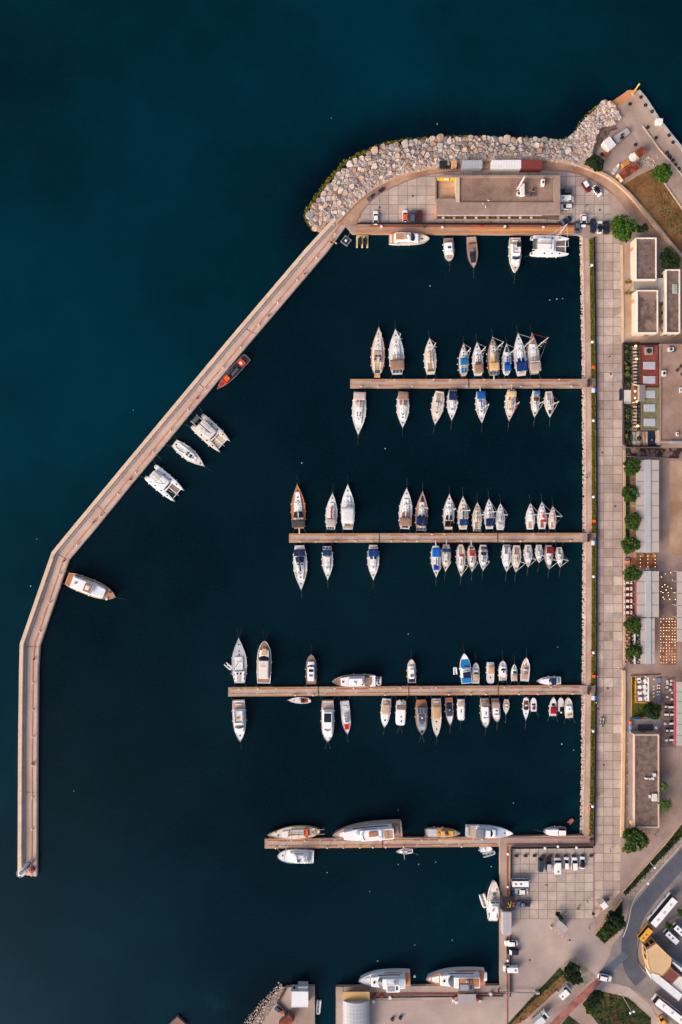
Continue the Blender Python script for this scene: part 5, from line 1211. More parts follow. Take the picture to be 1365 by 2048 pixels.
def n3(b):
    b.o('stern_pad', .0,.20,.9,.02,.12,fabric((184,152,128)),.05); b.o('cockpit', .2,.66,.74,0,.03,wood((150,112,92)),0); b.r('seat_row', .2,.24,-.66,.66,.03,.5,fabric('dkbrown')); b.r('console', .42,.48,-.15,.15,0,.8,gel((120,128,140))); b.o('bow_cover', .60,.84,.62,.02,.25,fabric((56,46,46)),.06); b.screen('windscreen', .52,.60,.62,.02,.5)
M_('slim brown open motorboat moored stern-to at the north quay', G, (947.8,536), (943,474), 21, (150,126,112), (196,174,158), (136,116,104), 'motor', 1.05, body=n3, fend=False, rail=None, dock=2.2)
def n4(b):
    flyb('white', (.60,.68), (.26,.50), 'tan')(b); b.r('hard_top', .22,.36,-.1,.64,3.2,.08,mat('dark', rough=.4))
    for y in (-.05,.6): b.r('hard_top_post', .23,.24,y-.02,y+.02,1.9,1.3,gel('white'))
M_('tall white flybridge yacht with a dark hard top moored stern-to at the north quay', G, (1030.5,546), (1030.5,476), 23.5, 'white', 'cream', (190,170,154), 'motor', 1.7, body=n4, platform=(.04,.5,'white'), dock=2.2, cat='motor yacht')
# ---------------------------------------------------------------- catamarans
def catamaran(label, group, bow, stern, beam, hull='white', deck='white', cabin='white', nets=('grey','grey'), solar=None, mast=1.35, bim=None, aft='tan', wing=True, hatchn=3, boomc=None, name='catamaran', seats=None, windows=True, mastt=.52, boom_t=.12):
    b = Boat(name, label, 'catamaran', group, bow, stern, beam, 'blunt', 1.4, .05)
    L, B = b.L, b.B; hw = B*.13; m = gel(hull); fb = 1.45
    for sg in (-1,1):
        rs = []
        for i in range(17):
            t = i/16; k = [(0,.55),(.06,.85),(.3,1),(.65,.95),(.85,.62),(.96,.25),(1,.05)]
            f = float(np.interp(t, [q[0] for q in k], [q[1] for q in k])); w = hw*f; x = b.x(t); cy = sg*(B/2-hw)+ (-sg*hw*.25*max(0,t-.6)); z = fb*(1+.12*t*t) if t > .08 else fb*(.45+.55*t/.08)
            rs.append([(x,cy,-.5),(x,cy-w*.8,0),(x,cy-w,z*.6),(x,cy-w*.95,z),(x,cy-w*.5,z+.06),(x,cy+w*.5,z+.06),(x,cy+w*.95,z),(x,cy+w,z*.6),(x,cy+w*.8,0)])
        MB().rings(rs).build('hull', m, b.root)
        for k in range(hatchn): b.r('hatch', .34+.2*k,.34+.2*k+.035, sg*.66, sg*.80, .12,.08, glass())
        b.r('stern_steps', .01,.10, sg*.62,sg*.86,-.25,.12, wood(aft))
        b.fenders((.2,.45,.68), sides=(sg,))
    b.r('bridge_deck', .12,.66,-.76,.76,-.5,.58,gel(deck),.2,.05)
    b.r('cabin', .20,.60,-.56,.56,.0,1.05,gel(cabin),.6,.25)
    if windows:
        b.screen('windscreen', .56,.63,.52,.15,.75); 
        for sg in (-1,1): b.r('window', .28,.54,sg*.545,sg*.565,.35,.4,glass())
    b.r('cockpit', .11,.26,-.52,.52,.0,.04,wood(aft))
    for sg in (-1,1):
        b.r('trampoline', .68,.90, sg*.04, sg*.62, -.35,.04, fabric(nets[0 if sg < 0 else 1]))
        b.r('cockpit_seat', .13,.19, sg*.2, sg*.5, .04,.4, fabric('offwhite'))
    b.r('bow_beam', .905,.925,-.74,.74,-.3,.16,gel('offwhite')); b.r('centre_walkway', .66,.93,-.04,.04,-.3,.1,gel('white'))
    if bim: b.r('hard_top', bim[0],bim[1],-bim[2],bim[2],1.25,.10,bim[3] if not isinstance(bim[3],(str,tuple)) else gel(bim[3]),.3,.05)
    if solar:
        for k in range(4): 
            f = mat('solar', rough=.25, spec=.6); w_ = 2*solar[2]/4
            b.r('solar_panel', solar[0],solar[1],-solar[2]+k*w_+.01,-solar[2]+(k+1)*w_-.01,1.3,.06,mat((96,96,98),rough=.3))
        for sg in (-1,1): b.r('davit', solar[0]-.02,.14,sg*solar[2]-.02,sg*solar[2]+.02,1.0,.25,gel('offwhite'))
    b.mast(mastt, L*mast, z0=1.0, boom_t=boom_t, boomc=boomc, boomw=.22, r=.13)
    b.lines(0, True, dock=2.6)
    MB().tube((b.x(.92),0,1.3),(b.x(1.0),0,1.3),.08,.06,6).build('bowsprit', mat('steel', rough=.3), b.root)
    return b
G = 'catamarans of the harbour'
catamaran('white catamaran with brown stern deck lying along the north quay', G, (1138,493), (1062,491), 42, 'white', 'white', 'white', nets=((120,104,98),(120,104,98)), solar=(.03,.13,.5), mast=1.3, bim=(.16,.50,.56,'white'), aft='brown', boomc='brown', mastt=.50)
catamaran('cream catamaran with grey solar panels at the stern, moored to the long breakwater', G, (450,893), (393.5,840.5), 41, 'cream', 'cream', 'offwhite', nets=((206,184,156),(206,184,156)), solar=(-.06,.05,.42), bim=(.16,.40,.54,'offwhite'), aft='paleteak', boomc=(120,96,80), windows=True)
catamaran('white catamaran with dark trampoline, leftmost of the boats moored to the long breakwater', G, (359,992), (299.5,942), 40, 'white', 'white', 'white', nets=((56,52,54),(150,118,100)), bim=(.10,.34,.40,(216,204,192)), aft='paleteak', boomc='offwhite', hatchn=4)
def m3(b):
    b.o('pilot_house', .36,.62,.62,0,.75,gel('white'),.2); 
    for y in (-.36,-.04): b.r('window', .52,.60,y,y+.28,.76,.03,glass()); 
    for y in (-.40,.0): b.r('window', .43,.49,y,y+.34,.76,.03,mat('dkbrown'))
    b.o('cockpit', .2,.36,.6,0,.02,gel('ltgrey'),0)
    b.hatch(.07,0,.6)
sailboat('white pilot-house sailboat between the two catamarans at the breakwater', 'sailboats at the breakwater', (410,933), (349,886), 24.5, 'white', 'cream', None, boom=None, ts=(.62,.72), hatches=3, wheels=0, mt=.48, boomt=.2, mast=1.1, extra=m3, cockpit='offwhite')
def m1(b):
    b.o('deck_floor', .04,.84,.78,0,.03,mat((52,46,48), var=.2),0); b.o('bow_ring', .76,.94,.86,.04,.1,fabric((230,66,36)),.03); b.o('bow_well', .80,.90,.5,.1,.07,mat('dkbrown'),0)
    b.r('bow_seat', .62,.74,-.55,.55,.04,.45,fabric((240,96,34))); b.r('stern_seat', .12,.25,-.7,.7,.04,.45,fabric((226,70,40))); b.r('table', .18,.23,-.3,.25,.6,.08,gel('white'))
    b.r('console', .42,.60,-.6,-.15,.04,.9,mat((66,66,70))); b.r('console', .34,.54,.05,.6,.04,.9,mat((80,80,84)))
    for y in (-.2,.2): b.disc('lifebuoy', .63,y,.3,.1,.12,gel('offwhite'))
    b.outboard(3,'black',.6)
Boat_ = motor('black rigid inflatable with bright orange seats tied to the long breakwater', 'boats at the breakwater', (435.5,778), (495,714), 19.5, (126,120,120), (52,46,48), (122,122,126), 'motor', .95, body=m1, sternl=False, bowl=0, rail=None, fend=False, cat='rigid inflatable')
def m5(b):
    b.o('superstructure', .12,.78,.80,0,1.1,gel('white'),.15); b.o('bow_cover', .58,.80,.66,1.1,.15,gel((222,224,228)),.06); b.r('roof', .14,.54,-.66,.66,1.1,1.0,gel('white'),.2,.1); b.r('flybridge_sofa', .40,.54,-.52,.52,2.1,.3,wood((164,116,88))); b.r('flybridge_table', .43,.50,-.26,.26,2.4,.05,gel('offwhite')); b.r('helm_screen', .55,.57,-.6,.6,2.1,.4,mat((170,180,184),rough=.2))
    for t in (.16,.3,.42): b.r('window', t,t+.09,-.81,-.77,.5,.4,glass()); b.r('window', t,t+.09,.77,.81,.5,.4,glass())
    b.r('mast_base', .20,.24,-.1,.1,2.1,.5,wood('tan')); b.o('aft_deck', .02,.12,.92,0,.03,wood((176,108,76)),0); b.r('locker', .84,.88,-.7,-.4,.1,.3,gel('white')); b.r('locker', .86,.9,.3,.5,.1,.3,mat('dark'))
motor('wooden motor yacht with orange teak decks at the bend of the breakwater', 'boats at the breakwater', (232,1194), (135,1157), 32, (214,158,104), 'teak', (222,176,128), 'trawl', 1.9, body=m5, rail=.8, bowl=1, platform=(.03,.8,'teak'), cat='motor yacht', dock=2.6)
# ---------------------------------------------------------------- south dock
G = 'yachts along the south dock'
def s3(b, dark=False):
    b.o('superstructure', .10,.76,.78,0,1.3,gel('white'),.3); b.sidewin(.2,.62,.785,.55,.45); b.screen('windscreen', .54,.66,.70,1.0,.9,mat((60,66,72),rough=.15)); b.r('flybridge', .10,.54,-.68,.68,1.3,1.2,gel('white'),.5,.2)
    b.r('flybridge_floor', .12,.46,-.54,.54,2.5,.03,wood('orteak') if dark else gel((214,216,218)),.3); b.r('hard_top', .22,.48,-.50,.50,4.6,.16,mat((92,94,98), rough=.4) if dark else gel('white'),.4,.06)
    for t in (.24,.46):
        for y in (-.44,.44): b.r('hard_top_post', t-.006,t+.006,y-.02,y+.02,2.5,2.1,gel('white') if not dark else mat('dark'))
    b.r('roof_panel', .32,.46,-.36,.36,4.77,.03,mat((150,148,152), rough=.5)); b.r('helm', .26,.30,-.3,.2,4.77,.03,mat('dark')); b.r('helm_seat', .30,.34,-.4,.2,2.53,.6,fabric('offwhite'))
    b.o('aft_deck', .0,.11,.95,.02,.03,wood('orteak'),0)
    for sg in (-1,1): b.o('teak_side_deck', .2,.55,.0,0,.0,gel('white'),0) if False else b.r('side_deck', .15,.50,sg*.80,sg*.95,.0,.03,wood('orteak'))
    b.hatch(.70,0,.7,1.28)
M_('white flybridge yacht with white hard top, left of the two on the south dock', G, (717.5,1959), (821,1957), 30, 'white', 'white', None, 'motor', 2.2, body=lambda b: (s3(b), b.o('sun_pad', .78,.88,.6,.02,.2,fabric('offwhite'),.06)), sternl=False, bowl=0, rail=.55, cat='motor yacht')
def s4(b):
    s3(b, True); b.o('bow_teak', .74,.96,.9,.0,.03,wood('orteak'),0); b.o('sun_pad', .78,.90,.6,.03,.2,fabric('white'),.06)
    b.r('tender', -.035,.015,-.75,.35,-.1,.5,gel('white'),.4,.2)
M_('white yacht with orange teak bow and grey hard top on the south dock', G, (852,1956), (970,1955), 32, 'white', 'white', 'orteak', 'motor', 2.3, body=s4, sternl=False, bowl=0, rail=.55, cat='motor yacht')
def s1(b):
    b.o('bow_deck', .82,.985,.92,.02,.06,gel('cream'),.0); b.o('working_deck', .4,.82,.84,0,.03,gel((206,190,172)),0); b.r('foremast_base', .62,.66,-.2,.2,0,.7,mat('grey')); b.r('wheelhouse', .26,.50,-.62,.62,0,2.0,gel('white'),.15,.1); b.r('wheelhouse_roof', .30,.46,-.5,.5,2.0,.6,gel('white'),.2,.1)
    b.r('window', .50,.51,-.55,.55,1.1,.6,glass()); b.r('aft_house', .06,.24,-.5,.5,0,.9,gel('white'),.1); b.r('deck_plate', .76,.82,-.7,-.3,.03,.05,wood('brown')); b.r('raft', .34,.40,.2,.5,2.6,.25,mat((206,150,120))); b.r('rail_box', .05,.10,-.7,.7,.0,.5,gel('offwhite'))
    for i in range(4): b.disc('winch', .58+.03*i,(-.1,.1)[i%2],.3,.1,.4,mat((90,94,110)))
    b.r('hose_reel', .14,.18,.55,.75,.02,.5,mat('grey'))
    b.mast(.56, 9, boom_t=None, stay=False, spreaders=1)
M_('white patrol vessel with a wheelhouse moored along the car park quay', G, (989,1760), (986,1841), 24, 'white', 'offwhite', 'cream', 'trawl', 1.8, body=s1, sternl=False, bowl=0, rail=.6, cat='vessel')
dinghy('pale grey rigid inflatable tied beside the white patrol vessel', (972.5,1815), (964,1788), 13, (196,196,192), (190,182,166))
dinghy('small pale inflatable afloat beside the southern slipway', (636.5,2028), (639,2000), 10, (206,208,206), (150,152,150))
# ---------------------------------------------------------------- small floating things
t = thing('jet_ski_dock', 'pale yellow floating dock with two slots near the north quay', 'float', W(725,483.5,.2), R(-1))
for x in (-2.05,-.2,1.65): MB().prism(rrect(x-.32+.2,x+.32+.2,-2.2,2.2,.1),-.2,.38,.06).build('float_block', mat((206,182,124), var=.12), t)
MB().box(-2.2,2.2,1.3,2.2,-.15,.36).build('cross_block', mat((200,176,120), var=.12), t)
for x in (-.92,.95):
    j = thing('jet_ski', 'black jet ski parked on the pale yellow floating dock, %s one' % ('left' if x < 0 else 'right'), 'jet ski', W(725+(x+.2)/PX,482.5,.2), R(90), 'jet skis on the floating dock')
    P = [(-1.5,-.42),(-1.2,-.55),(.2,-.58),(1.0,-.40),(1.65,-.05),(1.65,.05),(1.0,.40),(.2,.58),(-1.2,.55),(-1.5,.42)]
    MB().prism(P,.0,.75,.14,.05).build('hull', mat('black', rough=.3, spec=.5), j); MB().prism(rrect(-1.25,.25,-.26,.26,.15),.7,1.05,.1).build('seat', mat((30,30,32), rough=.7), j)
    MB().tube((.45,-.42,1.15),(.45,.42,1.15),.045,.045,6).build('handlebar', mat('dark'), j); MB().prism([(.3,-.3),(1.2,-.18),(1.3,0),(1.2,.18),(.3,.3)],.7,1.0,.1).build('cowl', mat((40,42,46), rough=.3), j)
t = thing('mooring_raft', 'small square dark raft with a pale box tied at the root of the breakwater', 'raft', W(692.5,482,.2), R(-38))
b = MB()
for s in (-1,1): b.box(-1.5,1.5,s*1.3-.14,s*1.3+.14,-.15,.3); b.box(s*1.3-.14,s*1.3+.14,-1.5,1.5,-.15,.302)
b.build('frame', mat((128,130,134), var=.2), t)
MB().box(-1.2,1.2,-1.2,1.2,-.1,.2).build('grating', mat((40,44,50), var=.3, scale=3), t)
MB().prism(rrect(-.4,.4,-.4,.4,.1),.2,.75,.08).build('box', gel('offwhite'), t)
b = MB(); b.path([(-.2,1.4,.3),(-.6,3.0,.8),(-1.0,4.2,1.3)],.05,4); b.build('rope', mat('rope'), t)
buoys = [(860.6,572),(1078,704),(604,926),(267,820),(148,1582),(1100,600),(1114,598),(1126,597),(1116,1294),(817,1268),(838,1728),(872,1724),(983,1733),(797,1729),(740,1783),(1124,1488),(1148,1500),(655,1745),(663,236),(875,248),(62,1172),(74,1078),(1000,690),(771,897),(830,1890),(905,1880),(756,1922),(1027,1606),(797,1620)]
bm0 = None
for i, (x, y) in enumerate(buoys):
    if bm0 is None: bm0 = MB().ball((0,0,.05),.28,10,.7).mesh('float', mat((196,204,206), rough=.4), True)
    o = bpy.data.objects.new('floating_buoy', bm0); C.objects.link(o); o.location = W(x,y,.02); s = random.Random(i).uniform(.4,.8); o.scale = (s,s,s)
    tag(o, 'small pale speck of a float drifting on the dark water', 'buoy', 'pale floats on the water')
o = thing('floating_fender', 'white oval buoy floating between the two big yachts on the south dock', 'buoy', W(829.5,1952,0)); MB().ball((0,0,.15),.5,12,.8).build('float', gel('white'), o, True); MB().lathe(0,0,[(.08,.4),(.08,.7)],6).build('eye', mat('steel'), o)
# ================================================================ BUILDINGS
gravel = two_tone('roof_gravel', (96,78,70), (130,108,96), .5, c3=(112,92,82), lo=.36, hi=.62, fine=.34)
gravel2 = two_tone('roof_gravel_brown', (124,96,82), (158,126,108), .14, c3=(146,116,100), lo=.36, hi=.62, fine=.28)
def inset(P, d):
    xs = [p[0] for p in P]; ys = [p[1] for p in P]; cx, cy = (min(xs)+max(xs))/2, (min(ys)+max(ys))/2; wx, wy = (max(xs)-min(xs))/2, (max(ys)-min(ys))/2
    return [(cx+(x-cx)*max(.05,1-d/wx), cy+(y-cy)*max(.05,1-d/wy)) for x, y in P]
def edge_panel(P, i, u0, u1, z0, z1, th=.05):
    a = Vector(P[i]); b = Vector(P[(i+1)%len(P)]); d = (b-a); n = Vector((d.y,-d.x)).normalized()
    p = a+d*u0; q = a+d*u1
    return MB().rings([[(p.x-n.x*.05,p.y-n.y*.05,z0),(q.x-n.x*.05,q.y-n.y*.05,z0),(q.x+n.x*th,q.y+n.y*th,z0),(p.x+n.x*th,p.y+n.y*th,z0)],
                       [(p.x-n.x*.05,p.y-n.y*.05,z1),(q.x-n.x*.05,q.y-n.y*.05,z1),(q.x+n.x*th,q.y+n.y*th,z1),(p.x+n.x*th,p.y+n.y*th,z1)]])
def building(name, label, cat, roofpx, h, wallm, roofm, pw=.3, ph=.4, parm=None, wins=(), doors=(), base=QZ, group=None, winm=None):
    """roofpx: outline of the roof edge as it lies in the plan at height h; wins: (edge, n, z0, z1, fill)"""
    P = ccw([Wxy(x, y, base+h) for x, y in roofpx]); cx = sum(p[0] for p in P)/len(P); cy = sum(p[1] for p in P)/len(P)
    P = [(x-cx, y-cy) for x, y in P]
    t = thing(name, label, cat, (cx, cy, base), 0, group)
    MB().prism(P, -.1, h-ph).build('wall', wallm, t)
    Q = inset(P, pw)
    MB().add([(x,y,h-ph+.03) for x,y in Q], [tuple(range(len(Q)))]).build('roof', roofm, t)
    if ph > .06:
        n = len(P); b = MB(); R4 = [[(x,y,h-ph) for x,y in P],[(x,y,h) for x,y in P],[(x,y,h) for x,y in Q],[(x,y,h-ph) for x,y in Q]]
        b.rings(R4, False, False); b.build('parapet', parm or wallm, t)
    for (e, n, z0, z1, fill) in wins:
        for k in range(n):
            c = (k+.5)/n; w = fill/n/2
            edge_panel(P, e, c-w, c+w, z0, z1).build('window', winm or glass(), t)
    for (e, u0, u1, z1, c) in doors: edge_panel(P, e, u0, u1, 0, z1, .06).build('door', wood(c), t)
    t['_h'] = h
    return t, P
def rect(x0, y0, x1, y1): return [(x0,y1),(x1,y1),(x1,y0),(x0,y0)]
def unit(label, px, py, w, d, h, z, c=(206,200,192), name='rooftop_unit', cat='rooftop unit', rz=0, fan=True, group=None):
    t = thing(name, label, cat, W(px, py, z), R(rz), group)
    MB().prism(rrect(-w/2,w/2,-d/2,d/2,.06), .08, h, .04).build('casing', mat(c, var=.12, scale=1.2), t)
    b = MB()
    for x in (-w/2+.1,w/2-.1): b.box(x-.05,x+.05,-d/2,d/2,0,.1)
    b.build('skids', mat('midgrey'), t)
    if fan: MB().lathe(0,0,[(min(w,d)*.36,h),(min(w,d)*.36,h+.05),(min(w,d)*.3,h+.05)],14).build('fan_grille', mat('dark'), t)
    return t
white_w = mat((208,190,168), rough=.9, var=.10, scale=.25, fine=.05)
pale_par = mat((226,212,196), rough=.85, var=.08, scale=.3)
# three white flat-roofed houses
wA = dict(wins=((1,5,1.0,2.2,.5),), doors=((3,.16,.24,2.4,'orteak'),(0,.5,.72,2.3,'brown')))
building('white_building', 'cream walled flat-roofed block, upper of the two beside the promenade', 'building', rect(1272,475,1314,559.5), 4.4, white_w, gravel, .35, .45, pale_par, **wA)
building('white_building', 'cream walled flat-roofed block with a patchy brown roof, lower of the two beside the promenade', 'building', rect(1274.5,580,1317,666), 4.4, white_w, two_tone('roof_gravel_patch', (98,80,72), (142,114,98), .11, lo=.47, hi=.53, fine=.3), .35, .45, pale_par, **wA)
building('white_building', 'long cream walled block with a pale skylight, behind the two waterfront blocks', 'building', rect(1332.5,538.5,1361,666), 4.6, white_w, gravel, .35, .45, pale_par, wins=((3,7,1.2,2.2,.4),(0,2,1.2,2.2,.5)))
t = thing('skylight', 'pale greenish skylight on the roof of the long cream block', 'skylight', W(1350,577.5,QZ+4.2)); MB().prism(rrect(-.75,.75,-1.55,1.55,.05),0,.35,.06).build('glazing', mat((150,160,146), rough=.25), t); MB().box(-.85,.85,-1.65,1.65,-.05,.1).build('frame', mat('ltgrey'), t)
building('link_roof', 'grey flat link roof between the two cream blocks', 'building', rect(1267.5,560.8,1314.5,579.2), 2.9, mat((170,150,132)), mat((150,136,124), rough=.9, var=.12, streak=(.1,3,1), scale=.6), .15, .1, doors=((3,.3,.6,2.2,'brown'),))
building('link_roof', 'pale glazed link roof joining the cream blocks to the long block behind', 'building', rect(1315.5,556,1331,603), 3.0, mat((160,150,140)), mat((160,152,142), rough=.4, var=.15, scale=.4), .15, .12)
# northern restaurant with recessed roof
wx = thing('restaurant_building', 'long low restaurant with a gravel roof, timber terrace and yellow awning on the north quay', 'building', W(997,392,QZ+4))
o = wx.location; o.z = QZ
def rel(px, py, z): p = W(px, py, QZ+z); return (p.x-wx.location.x, p.y-wx.location.y)
def rbox(name, x0, y0, x1, y1, z0, z1, m, zr=None, par=None, bev=0):
    a = rel(x0, y1, z1 if zr is None else zr); b = rel(x1, y0, z1 if zr is None else zr)
    return MB().box(a[0], b[0], a[1], b[1], z0, z1).build(name, m, par or wx)
cw = two_tone('roof_concrete', (138,116,102), (166,140,122), .16, c3=(150,130,118), lo=.36, hi=.62, fine=.1)
tw_ = mat((196,170,146), rough=.9, var=.12)
rbox('wall', 918, 353, 1119.5, 406, 0, 3.5, tw_)
MB().add([rel(919,353.5,3.5)+(3.52,),rel(1110,353.5,3.5)+(3.52,),rel(1110,406,3.5)+(3.52,),rel(919,406,3.5)+(3.52,)], [(3,2,1,0)]).build('gravel_roof', gravel2, wx)
rbox('roof_band', 873.3, 404.5, 1121, 429, 3.4, 4.0, cw); rbox('roof_band', 916, 350.5, 1121, 354.6, 3.4, 4.0, cw); rbox('roof_band', 1108.5, 354.7, 1121, 404.4, 3.4, 4.0, cw)
rbox('roof_band', 873.3, 350.5, 915.8, 354.6, 3.3, 3.9, cw); rbox('terrace_wall', 912.2, 354.7, 919.8, 404.4, 0, 4.05, mat((206,180,150), var=.12)); rbox('terrace_wall', 873.3, 397.2, 912, 404.4, 0, 3.95, cw)
rbox('terrace_deck', 876.5, 356, 912, 397, 0, 1.6, wood((206,158,122)), 1.6); rbox('terrace_rail', 872.5, 355, 874.3, 397, 0, 2.6, mat((120,104,92)), 2.6)
rbox('deck_seam', 876.6, 376, 911.9, 376.6, 1.6, 1.63, mat('brown'), 1.6)
aw = rbox('awning', 875.5, 356, 912, 361, 3.1, 3.25, fabric((240,186,36)))
rbox('awning_stripe', 889, 357, 898, 360, 3.25, 3.28, fabric('white'), None, None); rbox('awning_stripe', 898.4, 357, 900, 360, 3.25, 3.28, fabric('dark'))
rbox('side_wall', 873.6, 404.8, 876, 428.5, 0, 3.4, mat((206,128,76), var=.15))
rbox('shop_front', 877, 407, 1119, 427, 0, 3.38, mat((92,76,68), var=.2))
for k in range(14): rbox('window', 879+k*17, 427.2, 893+k*17, 427.6, .5, 2.7, glass(), 0)
for k in range(15): rbox('post', 876.4+k*17.1, 430.3, 877.6+k*17.1, 431.4, 0, 3.4, mat('ltgrey'), 0)
rbox('canopy', 876, 429.2, 1084, 431.3, 3.1, 3.3, mat((214,202,190)))
rbox('porch_floor', 874, 428, 1119, 440, .03, .07, mat((120,106,92), var=.25, scale=.6), 0)
rbox('planter_wall', 876, 439, 1092, 441, .02, .5, mat((176,146,116)), 0)
q = random.Random(4)
tbl = []
def table(px, py, w, d, h, c, label, group, z=QZ, rz=0, round_=False, name='table'):
    t = thing(name, label, 'table', W(px, py, z), R(rz), group)
    m = mat(c, rough=.5, var=.08)
    (MB().lathe(0,0,[(w/2,h-.05),(w/2,h)],14) if round_ else MB().prism(rrect(-w/2,w/2,-d/2,d/2,.08),h-.06,h)).build('tabletop', m, t)
    MB().lathe(0,0,[(.3,0),(.06,.06),(.05,h-.05)],8).build('pedestal', mat('midgrey'), t)
    return t
CH = {}
def chair(px, py, rz, c, label, group, z=QZ):
    k = c
    if k not in CH:
        t = thing('chair', label, 'chair', W(px,py,z), R(rz), group); m = mat(c, rough=.6, var=.1)
        MB().prism(rrect(-.24,.24,-.24,.24,.06),.42,.47).build('seat', m, t); MB().prism(rrect(-.26,-.20,-.24,.24,.02),.47,.92).build('backrest', m, t)
        for sx in (-.2,.2):
            for sy in (-.2,.2): MB().tube((sx,sy,0),(sx,sy,.43),.022,.022,5).build('leg', m, t)
        CH[k] = t
    else:
        t = copy_tree(CH[k]); t.location = W(px,py,z); t.rotation_euler = (0,0,R(rz)); tag(t, label, 'chair', group)
    return t
for k in range(9):
    x = 886+k*22
    table(x, 436.5, .9, .9, .74, q.choice([(214,208,200),(190,160,130),(214,208,200)]), 'small square table on the porch of the north quay restaurant', 'tables on the porch of the north restaurant')
    for s in (-1,1): chair(x+s*4.6, 436.5, 0 if s < 0 else 180, (64,52,46), 'dark chair at a porch table of the north quay restaurant', 'chairs on the porch of the north restaurant')
# things on that roof
zr = QZ+3.53
t = thing('flue', 'tall pale flue pipe leaning over the north restaurant roof', 'flue', W(1036,377,zr)); MB().tube((0,0,0),(.15,0,8.6),.28,.26,10).build('pipe', mat('offwhite'), t, True); MB().lathe(.15,0,[(.34,8.5),(.34,8.7)],10).build('cap', mat('ltgrey'), t); MB().box(-.4,.4,-.4,.4,0,.4).build('foot', mat('ltgrey'), t)
unit('tall white duct unit on the north restaurant roof', 1043, 383, 1.4, 4.0, 1.8, zr, (226,216,206), fan=False)
for i, (x, y, w, d) in enumerate(((1037,389,1.3,1.3),(1046,390,1.3,1.3))): unit('pale condenser box beside the duct unit on the north roof', x, y, w, d, 1.0, zr, (206,196,186), group='condensers on the north roof')
unit('dark blower unit with a pale end on the north restaurant roof', 1062, 391.5, 3.0, 1.0, .9, zr, (96,86,82)); unit('low round vent on the north restaurant roof', 1066, 381, 1.4, 1.4, .7, zr, (150,112,92)); unit('white upright tank at the right end of the north restaurant roof', 1084.5, 368, 1.1, 2.2, 1.5, zr, (224,216,208))
for i, (x, y) in enumerate(((966,408),(971.5,414.5),(977,401.5))):
    g_ = thing('gull', 'white gull standing on the roof edge of the north restaurant', 'gull', W(x, y, QZ+4 if y > 404.6 else zr), R(30+70*i), 'gulls on the restaurant roof')
    MB().rings([[(x0, r*math.cos(2*math.pi*k/8), .34+r*math.sin(2*math.pi*k/8)) for k in range(8)] for x0, r in ((-.42,.02),(-.25,.10),(0,.17),(.2,.13),(.3,.07),(.36,.085),(.42,.07),(.47,.03),(.55,.012))]).build('body', mat((236,232,226)), g_, True)
    b = MB(); 
    for s in (-1,1): b.tube((0,s*.06,0),(0,s*.06,.22),.012,.012,4)
    b.build('legs', mat('gold'), g_)
    for s in (-1,1): MB().add([(.18,s*.14,.42),(-.45,s*.07,.38),(-.1,s*.18,.36)],[(0,1,2)]).build('wing', mat('ltgrey'), g_)
# sheds and lorry behind the restaurant
def container(label, x0, y0, x1, y1, h, c, cat='container', name='container', ribs=True):
    a = W(x0,y1,QZ+h); b = W(x1,y0,QZ+h); t = thing(name, label, cat, ((a.x+b.x)/2,(a.y+b.y)/2,QZ)); hx, hy = (b.x-a.x)/2, (b.y-a.y)/2
    MB().box(-hx,hx,-hy,hy,.15,h-.02).build('body', mat(c, rough=.55, var=.1, scale=.5), t)
    B_ = MB(); n = max(3, int(2*hx/.9))
    for k in range(n): 
        x = -hx+(k+.5)*2*hx/n; B_.box(x-.04,x+.04,-hy+.05,hy-.05,h-.02,h+.04)
    MB().box(-hx-.03,hx+.03,-hy-.03,hy+.03,h-.02,h).build('roof', mat(tuple(min(255,int(v*1.04)) for v in c), rough=.6, var=.12, scale=.35, streak=(.3,2,1)), t)
    B_.build('roof_ribs', mat(tuple(int(v*.9) for v in c)), t)
    MB().box(hx,hx+.04,-hy+.15,-.03,.2,h-.2).build('door', mat(tuple(int(v*.85) for v in c)), t); MB().box(hx,hx+.04,.03,hy-.15,.2,h-.2).build('door', mat(tuple(int(v*.85) for v in c)), t)
    return t
container('long white container shed behind the north restaurant', 984, 320, 1042.6, 336, 3.2, (226,220,214)); container('dark red container joined to the white shed behind the north restaurant', 1043.2, 320, 1085, 336, 3.2, (126,58,50))
container('grey box trailer between the lorry and the white shed', 926, 320.5, 965, 334.8, 3.2, (168,168,172), 'trailer', 'box_trailer')
def wheels(t, xs, w, r=.42, th=.26, m=None):
    for x in xs:
        for s in (-1,1):
            wh = MB().tube((x,s*(w/2-th),r),(x,s*(w/2+.01),r),r,r,14).build('wheel', mat('rubber', rough=.9), t); MB().tube((x,s*(w/2-.02),r),(x,s*(w/2+.025),r),r*.58,r*.58,10).build('rim', mat('ltgrey', rough=.3, metal=.6), wh)
t = thing('lorry', 'dark flatbed lorry with a tan cab behind the north restaurant', 'lorry', W(898,331,QZ+.8))
t.location.z = QZ
MB().box(-3.4,3.4,-.5,.5,.6,.85).build('chassis', mat('dark'), t); MB().box(-3.4,.6,-1.2,1.2,.85,1.15).build('flatbed', mat((46,42,40), var=.25), t); MB().box(-3.3,-1.2,-1.1,1.1,1.15,1.9).build('load', mat((38,40,40), var=.3), t)
MB().prism(rrect(.8,2.7,-1.15,1.15,.2),.6,2.6,.15).build('cab', paint((206,158,110)), t); MB().box(2.7,2.74,-.95,.95,1.6,2.4).build('windscreen', glass(), t); wheels(t,(-2.2,-1.2,2.0),2.3,.5)
MB().box(2.8,3.4,-1.1,1.1,.5,1.0).build('bumper', mat('dark'), t)
